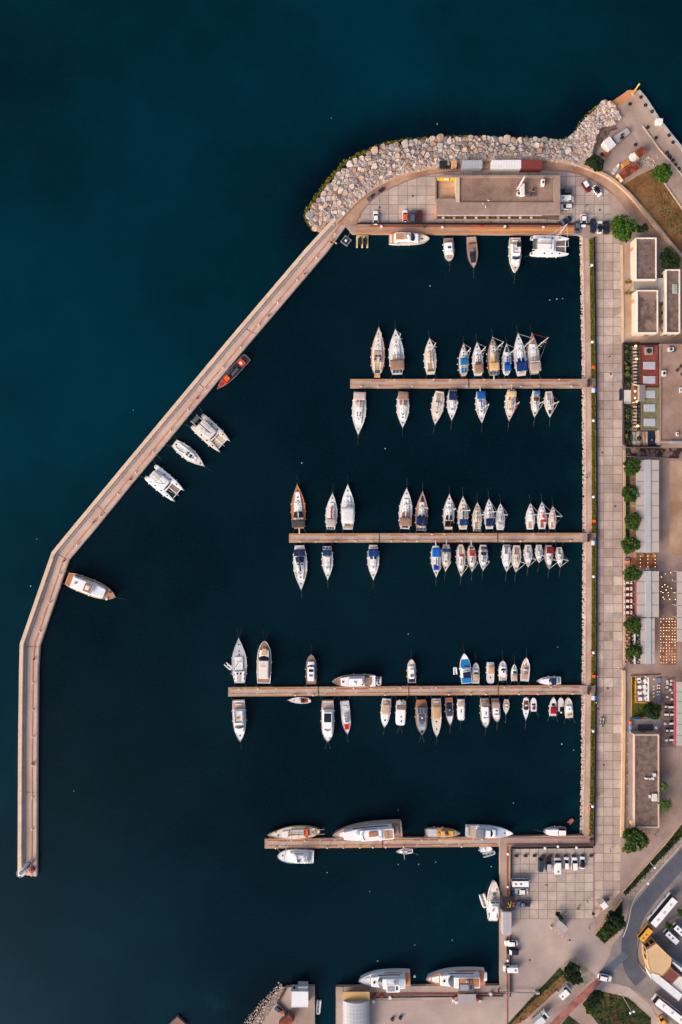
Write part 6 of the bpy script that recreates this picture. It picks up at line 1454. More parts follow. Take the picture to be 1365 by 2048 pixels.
# north-east dock: sheds and clutter
def rot_rect(cx, cy, l, w, a):
    c, s = math.cos(R(a)), math.sin(R(a)); return [(cx+(x*c-y*s), cy-(x*s+y*c)) for x, y in ((-l/2,-w/2),(l/2,-w/2),(l/2,w/2),(-l/2,w/2))]
rusty = two_tone('rusty_roof', (110,50,38), (156,78,56), .5, c3=(134,62,46), fine=.18, stretch=(1,1,1))
building('rusty_shed', 'long low shed with a rust red roof and a white front on the north-east dock', 'shed', rot_rect(1259,341.5,43,17,35), 2.6, mat((206,180,150), var=.12), rusty, .1, .06, doors=((3,.3,.7,2.0,'brown'),), wins=((0,3,1,1.8,.3),))
building('rusty_shed', 'small square shed with a rust red roof beside the rubble pile on the north-east dock', 'shed', rot_rect(1282,304,21,17,38), 2.6, mat((176,150,130), var=.15), rusty, .1, .06, doors=((3,.3,.7,2.0,'brown'),))
container('small white shed between the two rusty sheds', 1262.5, 307, 1273, 319, 2.0, (232,226,218), 'shed', 'white_shed')
building('white_cabin', 'white square cabin at the end of a grey trailer on the north-east dock', 'cabin', [(1207.5,282),(1220,272.5),(1233,290),(1219.5,300)], 2.8, mat((226,216,204)), mat((226,218,210), var=.08), .12, .08, wins=((0,2,1,1.9,.5),))
building('grey_trailer', 'long grey flat trailer with dark boxes on top, on the north-east dock', 'trailer', [(1225.5,273.5),(1255,255),(1262,265),(1233.5,288)], 1.6, mat((130,120,114)), mat((176,168,162), var=.1), .1, .06)
for i, (x,y) in enumerate(((1244,270.5),(1242,277),(1245.5,276))): unit('small dark box on the long grey trailer', x, y, .9, .7, .5, QZ+1.6, (44,42,44), 'box', 'box', 40, False, 'dark boxes on the grey trailer')
MBt = MB()
P = [Wxy(x,y,QZ) for x,y in ((1189,302),(1197,270),(1204,255),(1214,252),(1230,250),(1235,258),(1222,263),(1216,272),(1207,280),(1203,292),(1188,310))]
o = MBt.prism(P, QZ-.05, QZ+.14).build('asphalt_patch', two_tone('dark_dump', (64,54,52), (120,98,88), .4, c3=(92,76,70), fine=.3)); tag(o, kind='structure')
sheet('quay', [(1256,181),(1275,181),(1316,241),(1366,302),(1440,408),(1440,480),(1366,415),(1331,366),(1300,318),(1262,262),(1244,236),(1236,218),(1226,204)], QZ+.02, two_tone('ne_dock', (150,126,110), (186,160,140), .08, c3=(168,142,122), lo=.36, hi=.62, fine=.12))
sheet('quay', [(1222,204),(1256,181.5),(1272,182),(1262,196),(1232,217)], QZ+.04, mat((206,136,86), var=.2, scale=.3, fine=.1))
strip2 = [(1290,197),(1316,241),(1366,302)]
tag(band(MB(), wl([(1277,181),(1291,197),(1319,241),(1368,302),(1420,372)]), 1.1, QZ-.4, QZ+.14).build('kerb', mat((176,168,160), var=.14, scale=.4)), kind='structure')
tag(band(MB(), wl([(1285,252),(1320,300),(1366,352),(1420,415)]), .35, QZ, QZ+.35).build('low_wall', mat((186,164,144))), 'thin low wall running along the middle of the north-east dock', 'wall')
tag(band(MB(), wl([(1329,367),(1366,420),(1420,490)]), .4, QZ, QZ+.3).build('low_wall', mat((196,172,150))), 'thin low wall between the dry grass and the north-east dock', 'wall')
t = thing('beacon_post', 'yellow beacon post leaning over the tip of the north-east dock', 'beacon', W(1266,187,QZ)); MB().tube((0,0,0),(0,0,5.0),.30,.2,10).build('pole', mat((226,170,56), rough=.5), t, True); MB().lathe(0,0,[(.6,0),(.6,.3),(.3,.35)],12).build('base', mat('gold'), t); MB().lathe(0,0,[(.3,5.0),(.3,5.4),(.1,5.55)],10).build('lamp', mat((236,200,90)), t)
container('small white equipment box on the edge of the north-east dock', 1314, 237, 1326, 246, 1.8, (230,224,216), 'box', 'equipment_box')
tyre_me = None
for i, (x,y) in enumerate(((1260,208.5),(1291,211),(1282,195),(1304,223.5),(1295.5,255),(1312,276.5),(1346,285),(1338,271),(1334,306),(1338,312),(1340,316),(1346,321),(1351,330),(1358,338),(1204.5,309),(1271,290))):
    if tyre_me is None:
        b = MB(); n = 14; rs_ = []
        for k in range(n+1):
            a = 2*math.pi*k/n; rs_.append([((.42+.2*math.cos(q_))*math.cos(a),(.42+.2*math.cos(q_))*math.sin(a),.2+.2*math.sin(q_)) for q_ in [2*math.pi*j/8 for j in range(8)]])
        b.rings(rs_, False, False); tyre_me = b.mesh('tyre', mat('rubber', rough=.9), True)
    o = bpy.data.objects.new('tyre', tyre_me); C.objects.link(o); o.location = W(x,y,QZ); tag(o, 'old black tyre lying on the north-east dock', 'tyre', 'tyres on the north-east dock')
pts_r = []
q = random.Random(8)
for k in range(120): 
    x, y = q.gauss(1290,8), q.gauss(322,6); w = W(x,y,QZ); pts_r.append((w.x,w.y,QZ+.1,q.uniform(.15,.5)))
rubble('rubble', pts_r, rock_s)
t = thing('rowing_boat', 'small white boat lying on land beside the long rusty shed', 'boat', W(1231,339,QZ), R(58))
P_ = [(-2,-.55),(.4,-.7),(1.4,-.45),(2.2,0),(1.4,.45),(.4,.7),(-2,.55)]
MB().prism([(x*.9,y*.6) for x,y in P_],.05,.2).build('keel', gel('ltgrey'), t); b = MB(); P2_ = inset(P_,.14); b.rings([[(x,y,.2) for x,y in P_],[(x,y,.75) for x,y in P_],[(x,y,.75) for x,y in P2_],[(x,y,.25) for x,y in P2_]],False,True); b.build('hull', gel('offwhite'), t); MB().box(-.3,.1,-.6,.6,.5,.56).build('seat', mat('ltgrey'), t)
unit('orange machine box beside the long rusty shed', 1249.5, 331, 2.6, 1.6, 1.4, QZ, (206,130,60), 'machine', 'machine', 30, False); unit('small orange red machine beside the white cabin', 1213, 310, 1.8, 1.2, 1.0, QZ, (190,86,50), 'machine', 'machine', 30, False)
# ---- restaurant complex with red and green roofs
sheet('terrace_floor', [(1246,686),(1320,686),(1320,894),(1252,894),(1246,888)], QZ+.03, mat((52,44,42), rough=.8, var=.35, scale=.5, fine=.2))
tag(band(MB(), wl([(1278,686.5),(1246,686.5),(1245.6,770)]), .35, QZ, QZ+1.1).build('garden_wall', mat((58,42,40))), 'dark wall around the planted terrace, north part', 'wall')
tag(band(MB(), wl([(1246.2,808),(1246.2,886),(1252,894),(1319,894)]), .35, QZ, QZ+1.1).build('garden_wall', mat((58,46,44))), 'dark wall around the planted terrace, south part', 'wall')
deckw = two_tone('terrace_boards', (120,84,66), (206,176,152), 1.1, c3=(176,136,112), lo=.44, hi=.56, fine=.2, stretch=(.10,1.0,1))
sheet('terrace_floor', [(1261,692),(1275,692),(1276,772),(1263,772)], QZ+.05, deckw); sheet('terrace_floor', [(1262,810),(1275,810),(1276,862),(1262,862)], QZ+.05, deckw)
sheet('terrace_floor', [(1261.5,863),(1296,863),(1296,891),(1261.5,891)], QZ+.05, two_tone('patio_boards', (130,92,74), (222,194,166), 1.0, c3=(196,150,120), lo=.44, hi=.56, fine=.2, stretch=(1.0,.10,1)))
sheet('terrace_floor', [(1248.5,780),(1262.5,780),(1262.5,808),(1248.5,808)], QZ+.05, mat((206,198,190), var=.06)); sheet('terrace_floor', [(1263,772),(1278,772),(1278,810),(1263,810)], QZ+.052, mat((150,106,76), var=.3, scale=1))
building('dining_pavilion', 'dining pavilion with a red roof and pale skylights, behind the planted terrace', 'building', rect(1281,689.5,1318,774), 3.6, mat((60,52,50)), two_tone('red_roof', (120,56,46), (146,72,60), .25, fine=.08), .3, .2, mat((96,50,46)), wins=((3,12,.3,2.8,.85),))
building('dining_pavilion', 'dining pavilion with an olive green roof and pale skylights, south of the red roofed one', 'building', rect(1283,775,1318.5,860), 3.6, mat((60,56,50)), two_tone('green_roof', (110,104,70), (134,126,90), .25, fine=.08), .3, .2, mat((120,112,84)), wins=((3,12,.3,2.8,.85),))
def skylight(label, x0, y0, x1, y1, z, c=(176,176,180)):
    a = W(x0,y1,z); b = W(x1,y0,z); t = thing('skylight', label, 'skylight', ((a.x+b.x)/2,(a.y+b.y)/2,z-.15)); hx, hy = (b.x-a.x)/2, (b.y-a.y)/2
    MB().box(-hx,hx,-hy,hy,-.1,.16).build('frame', mat('ltgrey'), t); n = 4
    for k in range(n): MB().box(-hx+.05+k*2*hx/n,-hx-.05+(k+1)*2*hx/n,-hy+.06,hy-.06,.15,.22).build('pane', mat(c, rough=.3, var=.08), t)
    return t
zz = QZ+3.6
for nm, y0, y1 in (('upper skylight on the red pavilion roof',723.5,738.5),('lower skylight on the red pavilion roof',752,767)): skylight('pale grey '+nm, 1287.5, y0, 1311, y1, zz)
for nm, y0, y1 in (('topmost skylight on the green pavilion roof',781,795.5),('middle skylight on the green pavilion roof',808.5,823),('lowest skylight on the green pavilion roof',837,852)): skylight('pale grey '+nm, 1288.5, y0, 1311, y1, zz)
unit('square grey roof fan on the red pavilion roof', 1297, 702.5, 2.7, 2.6, .7, zz-.15, (150,140,128))
t = thing('entrance_canopy', 'grey slatted entrance canopy over the terrace between the red and green pavilions', 'canopy', W(1285.5,786,QZ+4)); t.location.z = QZ
MB().box(-1.0,1.0,-2.9,2.9,3.75,3.95).build('roof', mat((134,120,116), var=.12), t)
MB().box(-1.5,-1.05,-2.9,2.9,3.5,3.95).build('fascia', mat((196,176,150)), t)
for x,y in ((-1.2,-2.7),(-1.2,2.7)): MB().box(x-.08,x+.08,y-.08,y+.08,0,3.5).build('post', mat('dark'), t)
for s in (-1,1): MB().add([(-1.4,s*2.9,3.6),(-3.3,s*3.6,2.9),(-3.3,s*3.25,2.9),(-1.4,s*2.5,3.6)],[(0,1,2,3)]).build('side_flap', mat((206,196,160)), t)
building('gravel_roof_building', 'big flat gravel roofed building with scattered white rooftop units, right of the pavilions', 'building', rect(1320,688,1420,884), 3.8, mat((170,150,132)), two_tone('roof_gravel_pink', (140,110,94), (170,138,118), .12, c3=(156,124,104), lo=.36, hi=.62, fine=.22), .5, .35, mat((150,128,108)))
zz = QZ+3.5
unit('white rooftop unit at the top of the gravel roof', 1340.5, 699.5, 1.9, 1.3, .9, zz); unit('dark rooftop pump beside the topmost white unit on the gravel roof', 1346.5, 701.5, 1.1, 1.0, .7, zz, (50,52,60)); unit('white upright rooftop unit at the left edge of the gravel roof', 1326.5, 747.5, 1.3, 2.0, 1.0, zz); unit('narrow pale rooftop unit at the right of the gravel roof', 1360.5, 780.5, .8, 1.9, .6, zz); unit('small white rooftop fan near the bottom of the gravel roof', 1354, 868.5, .8, 1.4, .7, zz)
for i,(x,y) in enumerate(((1362,733),(1364,749),(1354,741))): unit('dark pipe cluster at the right edge of the gravel roof', x, y, .9, .9, .6, zz, (60,52,48), 'pipe_cluster', 'pipes', 20*i, False, 'pipe clusters on the gravel roof')
unit('grey metal duct along the bottom edge of the gravel roof', 1358, 884.5, 6, .9, .6, QZ+3.8, (150,150,152), 'duct', 'duct', 0, False)
# terrace furniture
def lamp_globe(x, y, z, label, group, r=.32, s=7):
    t = thing('terrace_lamp', label, 'lamp', W(x,y,z), 0, group); MB().tube((0,0,0),(0,0,1.5),.04,.04,6).build('stem', mat('dark'), t); MB().ball((0,0,1.7),r,10).build('globe', emit((255,206,130), s, 'warm_globe'), t, True); return t
for x, y in ((1268,694.5),(1269.5,720),(1272,853)): lamp_globe(x, y, QZ+.3, 'lit pale globe lamp on the planted terrace', 'globe lamps on the planted terrace', .4, 2.5)
for x, y in ((1266.5,784),(1266.5,797.5),(1270,804.5)): lamp_globe(x, y, QZ+.3, 'lit amber lamp by the entrance of the planted terrace', 'amber lamps by the terrace entrance', .34, 4)
q = random.Random(12)
for k in range(11):
    y = 699+k*6.6; table(1268.5, y, 1.5, .6, .74, q.choice([(214,192,170),(196,168,146),(226,206,186)]), 'narrow pale table on the terrace in front of the red pavilion', 'tables in front of the red pavilion', QZ+.05)
    chair(1268.5+q.uniform(-2,2), y+3.3, 90, (56,40,36), 'dark chair on the terrace in front of the red pavilion', 'chairs in front of the red pavilion', QZ+.05)
for k in range(7):
    y = 814+k*6.6; table(1268, y, 1.5, .6, .74, q.choice([(214,186,160),(190,152,128)]), 'narrow pale table on the terrace in front of the green pavilion', 'tables in front of the green pavilion', QZ+.05)
    chair(1268+q.uniform(-2,2), y+3.3, 90, (56,40,36), 'dark chair on the terrace in front of the green pavilion', 'chairs in front of the green pavilion', QZ+.05)
for y in (867.5,885): table(1266.5, y, 1.0, 1.0, .74, (150,166,176), 'grey blue table at the left of the boarded patio', 'grey blue patio tables', QZ+.05)
def parasol(x, y, r, c, label, z=QZ, h=2.5, group=None, n=8):
    t = thing('parasol', label, 'parasol', W(x,y,z+h), 0, group); t.location.z = z
    MB().tube((0,0,0),(0,0,h+.5),.04,.04,6).build('pole', mat('ltgrey'), t)
    b = MB(); b.rings([[(r*math.cos(2*math.pi*i/n),r*math.sin(2*math.pi*i/n),h) for i in range(n)],[(r*.5*math.cos(2*math.pi*i/n),r*.5*math.sin(2*math.pi*i/n),h+.32) for i in range(n)],[(.05*math.cos(2*math.pi*i/n),.05*math.sin(2*math.pi*i/n),h+.5) for i in range(n)]],False,True); b.build('canopy', fabric(c), t); return t
parasol(1279, 877, .95, (40,62,52), 'small dark green parasol on the boarded patio', QZ)
t = thing('garden_pool', 'dark navy pool with a black rounded rim beside the boarded patio', 'pool', W(1304,876,QZ)); MB().prism(rrect(-1.5,1.6,-2.6,2.6,.9),0,.35,.05).build('basin', mat((20,38,62), rough=.15, var=.2), t); MB().lathe(.9,.1,[(.85,.3),(.85,.6),(.6,.6)],16).build('rim', mat('black', rough=.4), t); MB().box(1.7,2.9,-2.6,2.6,0,.3).build('coping', mat((170,172,160)), t); MB().box(-.3,.0,-.9,-.6,.3,.5).build('fountain', mat('ltgrey'), t)
# ---- grey canopy roofs
panelm = mat((184,168,156), rough=.5, var=.07, scale=.2, fine=.03); ridgem = mat((172,174,170), rough=.3, var=.08, scale=.4); seam = mat((128,118,116))
def canopy_roof(label, x0, y0, x1, y1, rx0, rx1, seams, h=3.6, group=None, fascia=None):
    t = thing('canopy_roof', label, 'canopy', W((x0+x1)/2,(y0+y1)/2,QZ+h)); t.location.z = QZ; o_ = t.location
    def rl(x, y): p = W(x,y,QZ+h); return p.x-o_.x, p.y-o_.y
    ys = [y0]+list(seams)+[y1]
    for a_, b_ in zip(ys[:-1], ys[1:]):
        for xa, xb in ((x0,rx0),(rx1,x1)):
            if xb-xa < 1: continue
            p = rl(xa, b_-.55); q_ = rl(xb, a_+.55); MB().box(p[0],q_[0],p[1],q_[1],h-.1,h).build('roof_panel', panelm, t)
    p = rl(rx0, y1); q_ = rl(rx1, y0); MB().box(p[0]+.02,q_[0]-.02,p[1],q_[1],h-.02,h+.3).build('ridge_light', ridgem, t)
    for s_ in ys:
        p = rl(x0, s_+.3); q_ = rl(x1+1.2, s_-.3); MB().box(p[0],q_[0],p[1],q_[1],h-.22,h-.11).build('beam', mat('midgrey'), t)
        for xx in (x0+1, x1-1): a = rl(xx, min(max(s_,y0+1),y1-1)); MB().box(a[0]-.07,a[0]+.07,a[1]-.07,a[1]+.07,0,h-.22).build('post', mat('ltgrey'), t)
    n = max(2,int((rx1-rx0)/4))
    if fascia:
        for (xa, xb, c) in fascia: p = rl(xa, y1); q_ = rl(xb, y0); MB().box(p[0],q_[0],p[1],q_[1],h-.9,h-.25).build('fascia', mat(c, var=.1), t)
    return t
canopy_roof('long grey panel roof with a pale ridge strip, north of the orange tables', 1272.5, 919.5, 1318.5, 1105.5, 1290, 1301.5, (940.5,962.5,987.5,1011.5,1036,1060.5,1084))
canopy_roof('grey panel roof with red fascia and a pale ridge strip, south of the orange tables', 1274, 1142, 1318.5, 1234.5, 1291, 1302, (1163.5,1186,1210), fascia=((1272,1274.2,(160,62,66)),(1318.4,1321,(104,40,46))))
canopy_roof('narrow grey panel roof with a pale ridge strip, above the brick lane', 1282, 1236, 1310, 1328, 1291, 1302, (1259.5,1284,1306))
canopy_roof('grey panel roof at the right edge beside the string lights', 1354.5, 1142.5, 1400, 1284, 1380, 1388, (1164,1187,1211.5,1235,1259))
canopy_roof('grey panel roof of the right edge cafe below the brick lane', 1353.5, 1363, 1400, 1492, 1380, 1388, (1384,1403.5,1426.5,1449,1471), fascia=((1350.5,1353.3,(176,72,82)),))
# ---- long gravel-roofed house to the south
building('long_house', 'long house with a dark gravel roof and orange-edged parapet, by the southern promenade', 'building', rect(1268.6,1468.8,1319,1655.7), 4.0, mat((214,176,140), var=.12), gravel, .4, .3, mat((214,180,152), var=.12), wins=((1,8,1.2,2.4,.5),), doors=((2,.4,.6,2.4,'brown'),))
a_ = W(1258,1641,QZ+3); b_ = W(1267.6,1466,QZ+3); t = thing('porch_roof', 'long grey porch roof along the west side of the long dark-roofed house', 'porch', ((a_.x+b_.x)/2,(a_.y+b_.y)/2,QZ)); hx, hy = (b_.x-a_.x)/2, (b_.y-a_.y)/2
MB().box(-hx,hx+.25,-hy,hy,2.85,3.0).build('roof', mat((150,138,132), var=.15, scale=.3, fine=.08), t)
for k in range(9): MB().box(-hx+.2,-hx+.4,-hy+.3+k*(2*hy-.8)/8,-hy+.5+k*(2*hy-.8)/8,.2,2.85).build('post', mat('grey'), t)
zz = QZ+3.75
for (x,y,w,d,l) in ((1308.5,1549,1.0,1.2,'white dish unit nearest the right edge of the long dark roof'),(1292,1556,1.0,.6,'leftmost small white unit on the long dark roof'),(1305,1556,.9,.9,'small white unit beside the dish on the long dark roof'),(1308.5,1594,1.8,2.6,'white framed skylight unit on the long dark roof'),(1299.5,1592,.7,1.1,'small pale vent left of the framed unit on the long dark roof'),(1300,1556.5,.9,.5,'middle small white unit on the long dark roof')): unit(l, x, y, w, d, .6, zz, (214,204,192), fan=False)
tag(slab('porch', [(1259,1437),(1323,1437),(1323,1452),(1310,1466),(1268,1466),(1268,1640),(1258,1640)], QZ, QZ+.25, mat((160,144,134), var=.15, scale=.3, fine=.08), None), 'raised grey porch along the west side of the long dark-roofed house', 'porch')
tag(slab('sunken_court', [(1276.5,1448.5),(1307,1448.5),(1307,1464),(1276.5,1466)], QZ+.2, QZ+.28, mat((78,72,70), var=.2, scale=.4), None), 'dark sunken court at the north end of the long dark-roofed house', 'court')
for i, (x0,y0,x1,y1,c,l) in enumerate(((1265,1434.5,1279,1436,(40,110,170),'blue banner panel on the north edge of the porch'),(1256.6,1448,1259,1460,(110,150,190),'pale blue banner panel on the west edge of the porch'),(1257,1440,1259,1447,(220,110,70),'orange banner panel on the west edge of the porch'),(1279.5,1434.5,1284,1436,(214,100,70),'orange banner panel on the north edge of the porch'))):
    a = W(x0,y1,QZ); b = W(x1,y0,QZ); t = thing('banner', l, 'banner', ((a.x+b.x)/2,(a.y+b.y)/2,QZ)); hx, hy = max(.08,(b.x-a.x)/2), max(.08,(b.y-a.y)/2); MB().box(-hx,hx,-hy,hy,.4,1.9).build('panel', mat(c), t); MB().box(-hx,-hx+.1,-.05,.05,0,.4).build('post', mat('midgrey'), t); MB().box(hx-.1,hx,-.05,.05,0,.4).build('post', mat('midgrey'), t)
# ---- south-east corner
building('yellow_house', 'yellow house with a beige many-sided roof by the road bend', 'building', [(1294,1900),(1313,1887),(1344,1917),(1341,1935),(1324.5,1952),(1302,1946),(1296,1925)], 4.3, mat((196,158,112), var=.1), mat((212,174,128), var=.08, scale=.3, fine=.05), .2, .15, mat((214,172,124)), wins=((4,3,1.6,3.4,.7),(5,2,1.6,3.4,.7),(6,2,1.6,3.4,.7),(3,3,1.6,3.4,.7)))
building('white_roof_building', 'long white roofed building running down right of the beige roofed house', 'building', [(1301,1948),(1310,1944),(1366,1990),(1357.5,2003),(1303.5,1959)], 4.2, mat((206,196,184)), mat((226,222,214), var=.06, scale=.3), .15, .12, wins=((0,9,1,2.4,.5),))
building('white_roof_building', 'smaller white roofed wing right of the rust red roof', 'building', [(1344.5,1925.5),(1347,1924),(1380,1948),(1380,1960),(1362,1943)], 4.2, mat((206,196,184)), mat((226,222,214), var=.06, scale=.3), .15, .12)
building('red_roof_wing', 'square wing with a dusty red flat roof between the white roofs', 'building', [(1342,1936.5),(1359.5,1951.5),(1342,1969),(1324.8,1953.2)], 4.0, mat((176,150,130)), mat((126,66,58), var=.12, scale=.5), .15, .1)
building('cream_roof_wing', 'cream flat roofed wing at the right edge below the red roof', 'building', [(1360,1952),(1400,1985),(1380,2003),(1343,1970)], 3.8, mat((206,190,170)), mat((222,210,192), var=.08), .15, .1)
b_, P_ = building('white_building', 'white flat-roofed hut beside the southern slipway', 'building', rect(582.5,1983,617,2015), 3.4, mat((206,198,188)), mat((226,224,220), var=.05, scale=.3), .12, .08, wins=((0,3,1,2,.5),(2,3,1,2,.4)))
building('white_annex', 'low grey-white annex on the harbour side of the slipway hut', 'building', rect(596,1973,616,1982.5), 2.6, mat((190,186,180)), mat((206,208,212), var=.06), .12, .08)
building('red_shed', 'dark red roofed shed at the bottom edge beside the slipway', 'shed', [(578,2030),(589,2041),(572,2062),(558,2050)], 2.4, mat((120,70,60)), rusty, .1, .05)
for i,(x,y,c) in enumerate(((554,2016,(46,70,120)),(559,2019,(40,40,46)),(565,2022,(190,60,46)),(569,2026,(150,150,152)),(572,2024,(40,44,52)))): unit('%s crate of gear in the dark pit by the slipway' % ('blue','black','red','grey','slate')[i], x, y, 1.2, 1.0, .7, QZ, c, 'crate', 'crate', 40, False)
tag(band(MB(), wl([(572,1976),(556,2004),(577,2026),(562,2050)]), .6, QZ, QZ+.7).build('low_wall', mat((44,40,42))), 'dark zigzag wall beside the southern slipway', 'wall')
t = thing('barrel_hangar', 'grey barrel-roofed hangar with a yellow gable awning at the bottom edge', 'hangar', W(713,2030,QZ+4.5)); t.location.z = QZ
hx = 27*PX*.98
b = MB(); n = 12; b.rings([[(hx*math.cos(math.pi*i/n), y, 2.6+2.2*math.sin(math.pi*i/n)) for i in range(n+1)]+[(-hx,y,0),(hx,y,0)] for y in (-9, 4.2)]); b.build('shell', mat((170,168,168), rough=.5, var=.08, scale=.3, streak=(.2,3,1)), t)
for k in range(9): bb = MB(); y = -8+k*1.4; bb.rings([[((hx+.03)*math.cos(math.pi*i/n), yy, 2.6+(2.23)*math.sin(math.pi*i/n)) for i in range(n+1)]+[(-hx*.98,yy,2.4),(hx*.98,yy,2.4)] for yy in (y-.05,y+.05)]); bb.build('rib', mat((162,160,160)), t)
MB().box(-hx,hx,4.3,7.2,3.0,3.2).build('gable_awning', mat((206,160,96), var=.12, scale=.4), t)
for x in (-hx+.15,hx-.15): MB().box(x-.1,x+.1,6.9,7.1,0,3.0).build('awning_post', mat('midgrey'), t)
unit('yellow timber crate beside the hangar awning', 700, 1988, 3.2, 1.2, .8, QZ, (196,130,60), 'crate', 'crate', 0, False)
t = thing('kiosk', 'grey flat-roofed kiosk behind the right yacht on the south dock', 'kiosk', W(934,2000,QZ+2.4)); t.location.z = QZ
MB().box(-3.2,3.2,-1.5,2.0,2.25,2.42).build('roof', mat((164,154,150), var=.1), t); MB().box(-2.8,2.8,-1.2,1.4,0,2.24).build('wall', mat((150,120,100)), t); MB().box(-2.4,2.4,1.4,1.45,1,1.9).build('window', glass(), t)
for i,(x,y,c,l) in enumerate(((911.5,1994,(190,120,80),'brown'),(913,2002,(214,208,202),'white'),(955,1996,(120,50,46),'dark red'),(907,1999,(206,206,206),'pale grey'),(960,2000,(206,180,150),'beige'))): unit('%s locker box next to the grey kiosk on the south dock' % l, x, y, .9, 1.1, .8, QZ, c, 'locker', 'locker', 0, False)
for i,(x,y,c,l) in enumerate(((747.5,2001,(226,222,216),'white box on the south dock near the hangar'),(780,1993.5,(222,220,218),'white box behind the left yacht on the south dock'),(749,1991,(130,40,40),'dark red box on the south dock near the hangar'),(763,1991,(150,50,46),'red box behind the left yacht on the south dock'),(981,1986,(214,206,200),'pale box at the corner of the south dock'),(785,2037,(50,56,52),'dark green bin on the south yard, left one'),(801,2034,(44,46,48),'dark bin on the south yard, right one'))): unit(l, x, y, 1.0, 1.0, .8, QZ, c, 'bin' if 'bin' in l else 'box', 'bin' if 'bin' in l else 'box', 10*i, False)
t = thing('boat_shed', 'grey rounded-corner shed standing on the car park quay', 'shed', W(1015,1847,QZ+3)); t.location.z = QZ
MB().prism(rrect(-1.72,1.72,-4.1,4.1,.5),0,2.9,.25).build('body', mat((176,168,166), rough=.6, var=.07, scale=.4), t); MB().box(-1.76,-1.72,-1.2,1.2,.1,2.2).build('door', mat((196,160,120)), t); MB().box(-.02,.02,-3.8,3.8,2.9,2.93).build('ridge', mat('grey'), t)
t = thing('fuel_canopy', 'black square canopy with yellow arms and blue tarps on the car park quay', 'canopy', W(1018,1808,QZ+3)); t.location.z = QZ
MB().box(-2.2,2.2,-2.4,2.4,2.6,2.8).build('roof', mat((40,32,30), var=.35, scale=.8), t)
for a,b_ in (((-.3,.6),(.5,-1.1)),((.9,.9),(.6,-1.1)),((-.6,-1.2),(.6,-1.15))): MB().tube((a[0],a[1],2.95),(b_[0],b_[1],2.95),.08,.08,5).build('yellow_arm', mat('yellow'), t)
for x in (-2,2):
    for y in (-2.2,2.2): MB().box(x-.1,x+.1,y-.1,y+.1,0,2.6).build('post', mat('dark'), t)
for x,y in ((2.3,2.2),(3.0,-2.4)): MB().prism(rrect(x-.5,x+.5,y-.6,y+.6,.2),.05,.9,.15).build('tarp', fabric((86,130,160)), t)
for y in (.2,-.6): MB().box(1.4,2.1,y-.3,y+.3,2.8,3.1).build('red_crate', mat((150,70,56)), t)
# guard hut, white hut, barriers
building('guard_hut', 'small grey guard hut by the car park barriers', 'hut', rot_rect(1124,1854,24,14,-40), 2.6, mat((190,180,170)), mat((176,164,156), var=.1), .1, .08, wins=((0,2,1,2,.7),(2,2,1,2,.7)))
building('white_hut', 'white square kiosk with brown furniture beside the hedge triangle', 'hut', rot_rect(1209,1811.5,13,13.5,38), 2.4, mat((210,200,190)), mat((230,228,224), var=.05), .1, .06, wins=((0,2,1,1.9,.6),))
def barrier(label, a, b, c=(206,190,176)):
    p = W(*a, QZ); q_ = W(*b, QZ); d = q_-p; t = thing('barrier', label, 'barrier', p, math.atan2(d.y,d.x)); L = d.length
    MB().box(-.2,.2,-.2,.2,0,1.0).build('post', mat('offwhite'), t); MB().box(.2,L,-.06,.06,.85,1.0).build('arm', mat(c), t)
    for k in range(int(L/1.6)): MB().box(.8+k*1.6,1.3+k*1.6,-.065,.065,.845,1.005).build('stripe', mat('red'), t)
    return t
barrier('white boom barrier left of the guard hut', (1103,1854), (1115,1842)); barrier('white boom barrier beside the conifers at the car park edge', (1123,1833), (1133,1823)); barrier('red and pale boom barrier pointing down from the guard hut', (1101,1852), (1140,1883)); 
t = thing('gate_bar', 'long blue grey gate bar closing the south dock', 'gate', W(997,1979.5,QZ)); p = W(1078,1983,QZ)-W(997,1979.5,QZ); t.rotation_euler = (0,0,math.atan2(p.y,p.x))
MB().box(0,p.length,-.12,.12,.8,1.05).build('bar', mat((120,124,140)), t); MB().box(p.length-1.4,p.length,-.3,.3,0,1.1).build('counterweight', mat((176,170,166)), t); MB().box(-.2,.2,-.2,.2,0,1.1).build('post', mat('dark'), t)
tag(band(MB(), wl([(1022,1716.5),(1023,1716.5)]), .1, QZ, QZ+.02).build('parking_mark', mat('white')), kind='structure')
# ================================================================ GROUND DETAILS, SOUTH-EAST
asph_l = two_tone('asphalt_worn', (116,106,102), (146,132,124), .12, c3=(132,120,112), lo=.36, hi=.62, fine=.1)
asph_d = two_tone('asphalt_new', (70,74,84), (98,98,104), .10, c3=(84,86,94), lo=.36, hi=.62, fine=.1, stretch=(.6,.6,1))
plaza = two_tone('plaza_paving', (140,114,100), (166,140,126), .10, c3=(152,126,112), lo=.36, hi=.62, fine=.1)
sheet('pavement', [(1250,560),(1600,560),(1600,690),(1320,684),(1246,686),(1244,487),(1255,487)], QZ+.03, two_tone('forecourt', (156,126,102), (190,158,132), .09, c3=(172,140,116), lo=.36, hi=.62, fine=.1))
sheet('pavement', [(1251,905),(1600,905),(1600,1660),(1370,1640),(1262,1745),(1251,1690)], QZ+.026, plaza)
sheet('pavement', [(1252,896),(1600,896),(1600,917),(1352,917),(1300,913),(1252,912)], QZ+.04, two_tone('burnt_ground', (48,40,40), (150,120,102), .35, c3=(90,74,68), lo=.44, hi=.58, fine=.3))
sheet('pavement', [(1340,922),(1400,922),(1400,1110),(1339.5,1110)], QZ+.04, two_tone('dusty_court', (160,120,94), (186,154,124), .09, c3=(196,166,130), lo=.4, hi=.6, fine=.1))
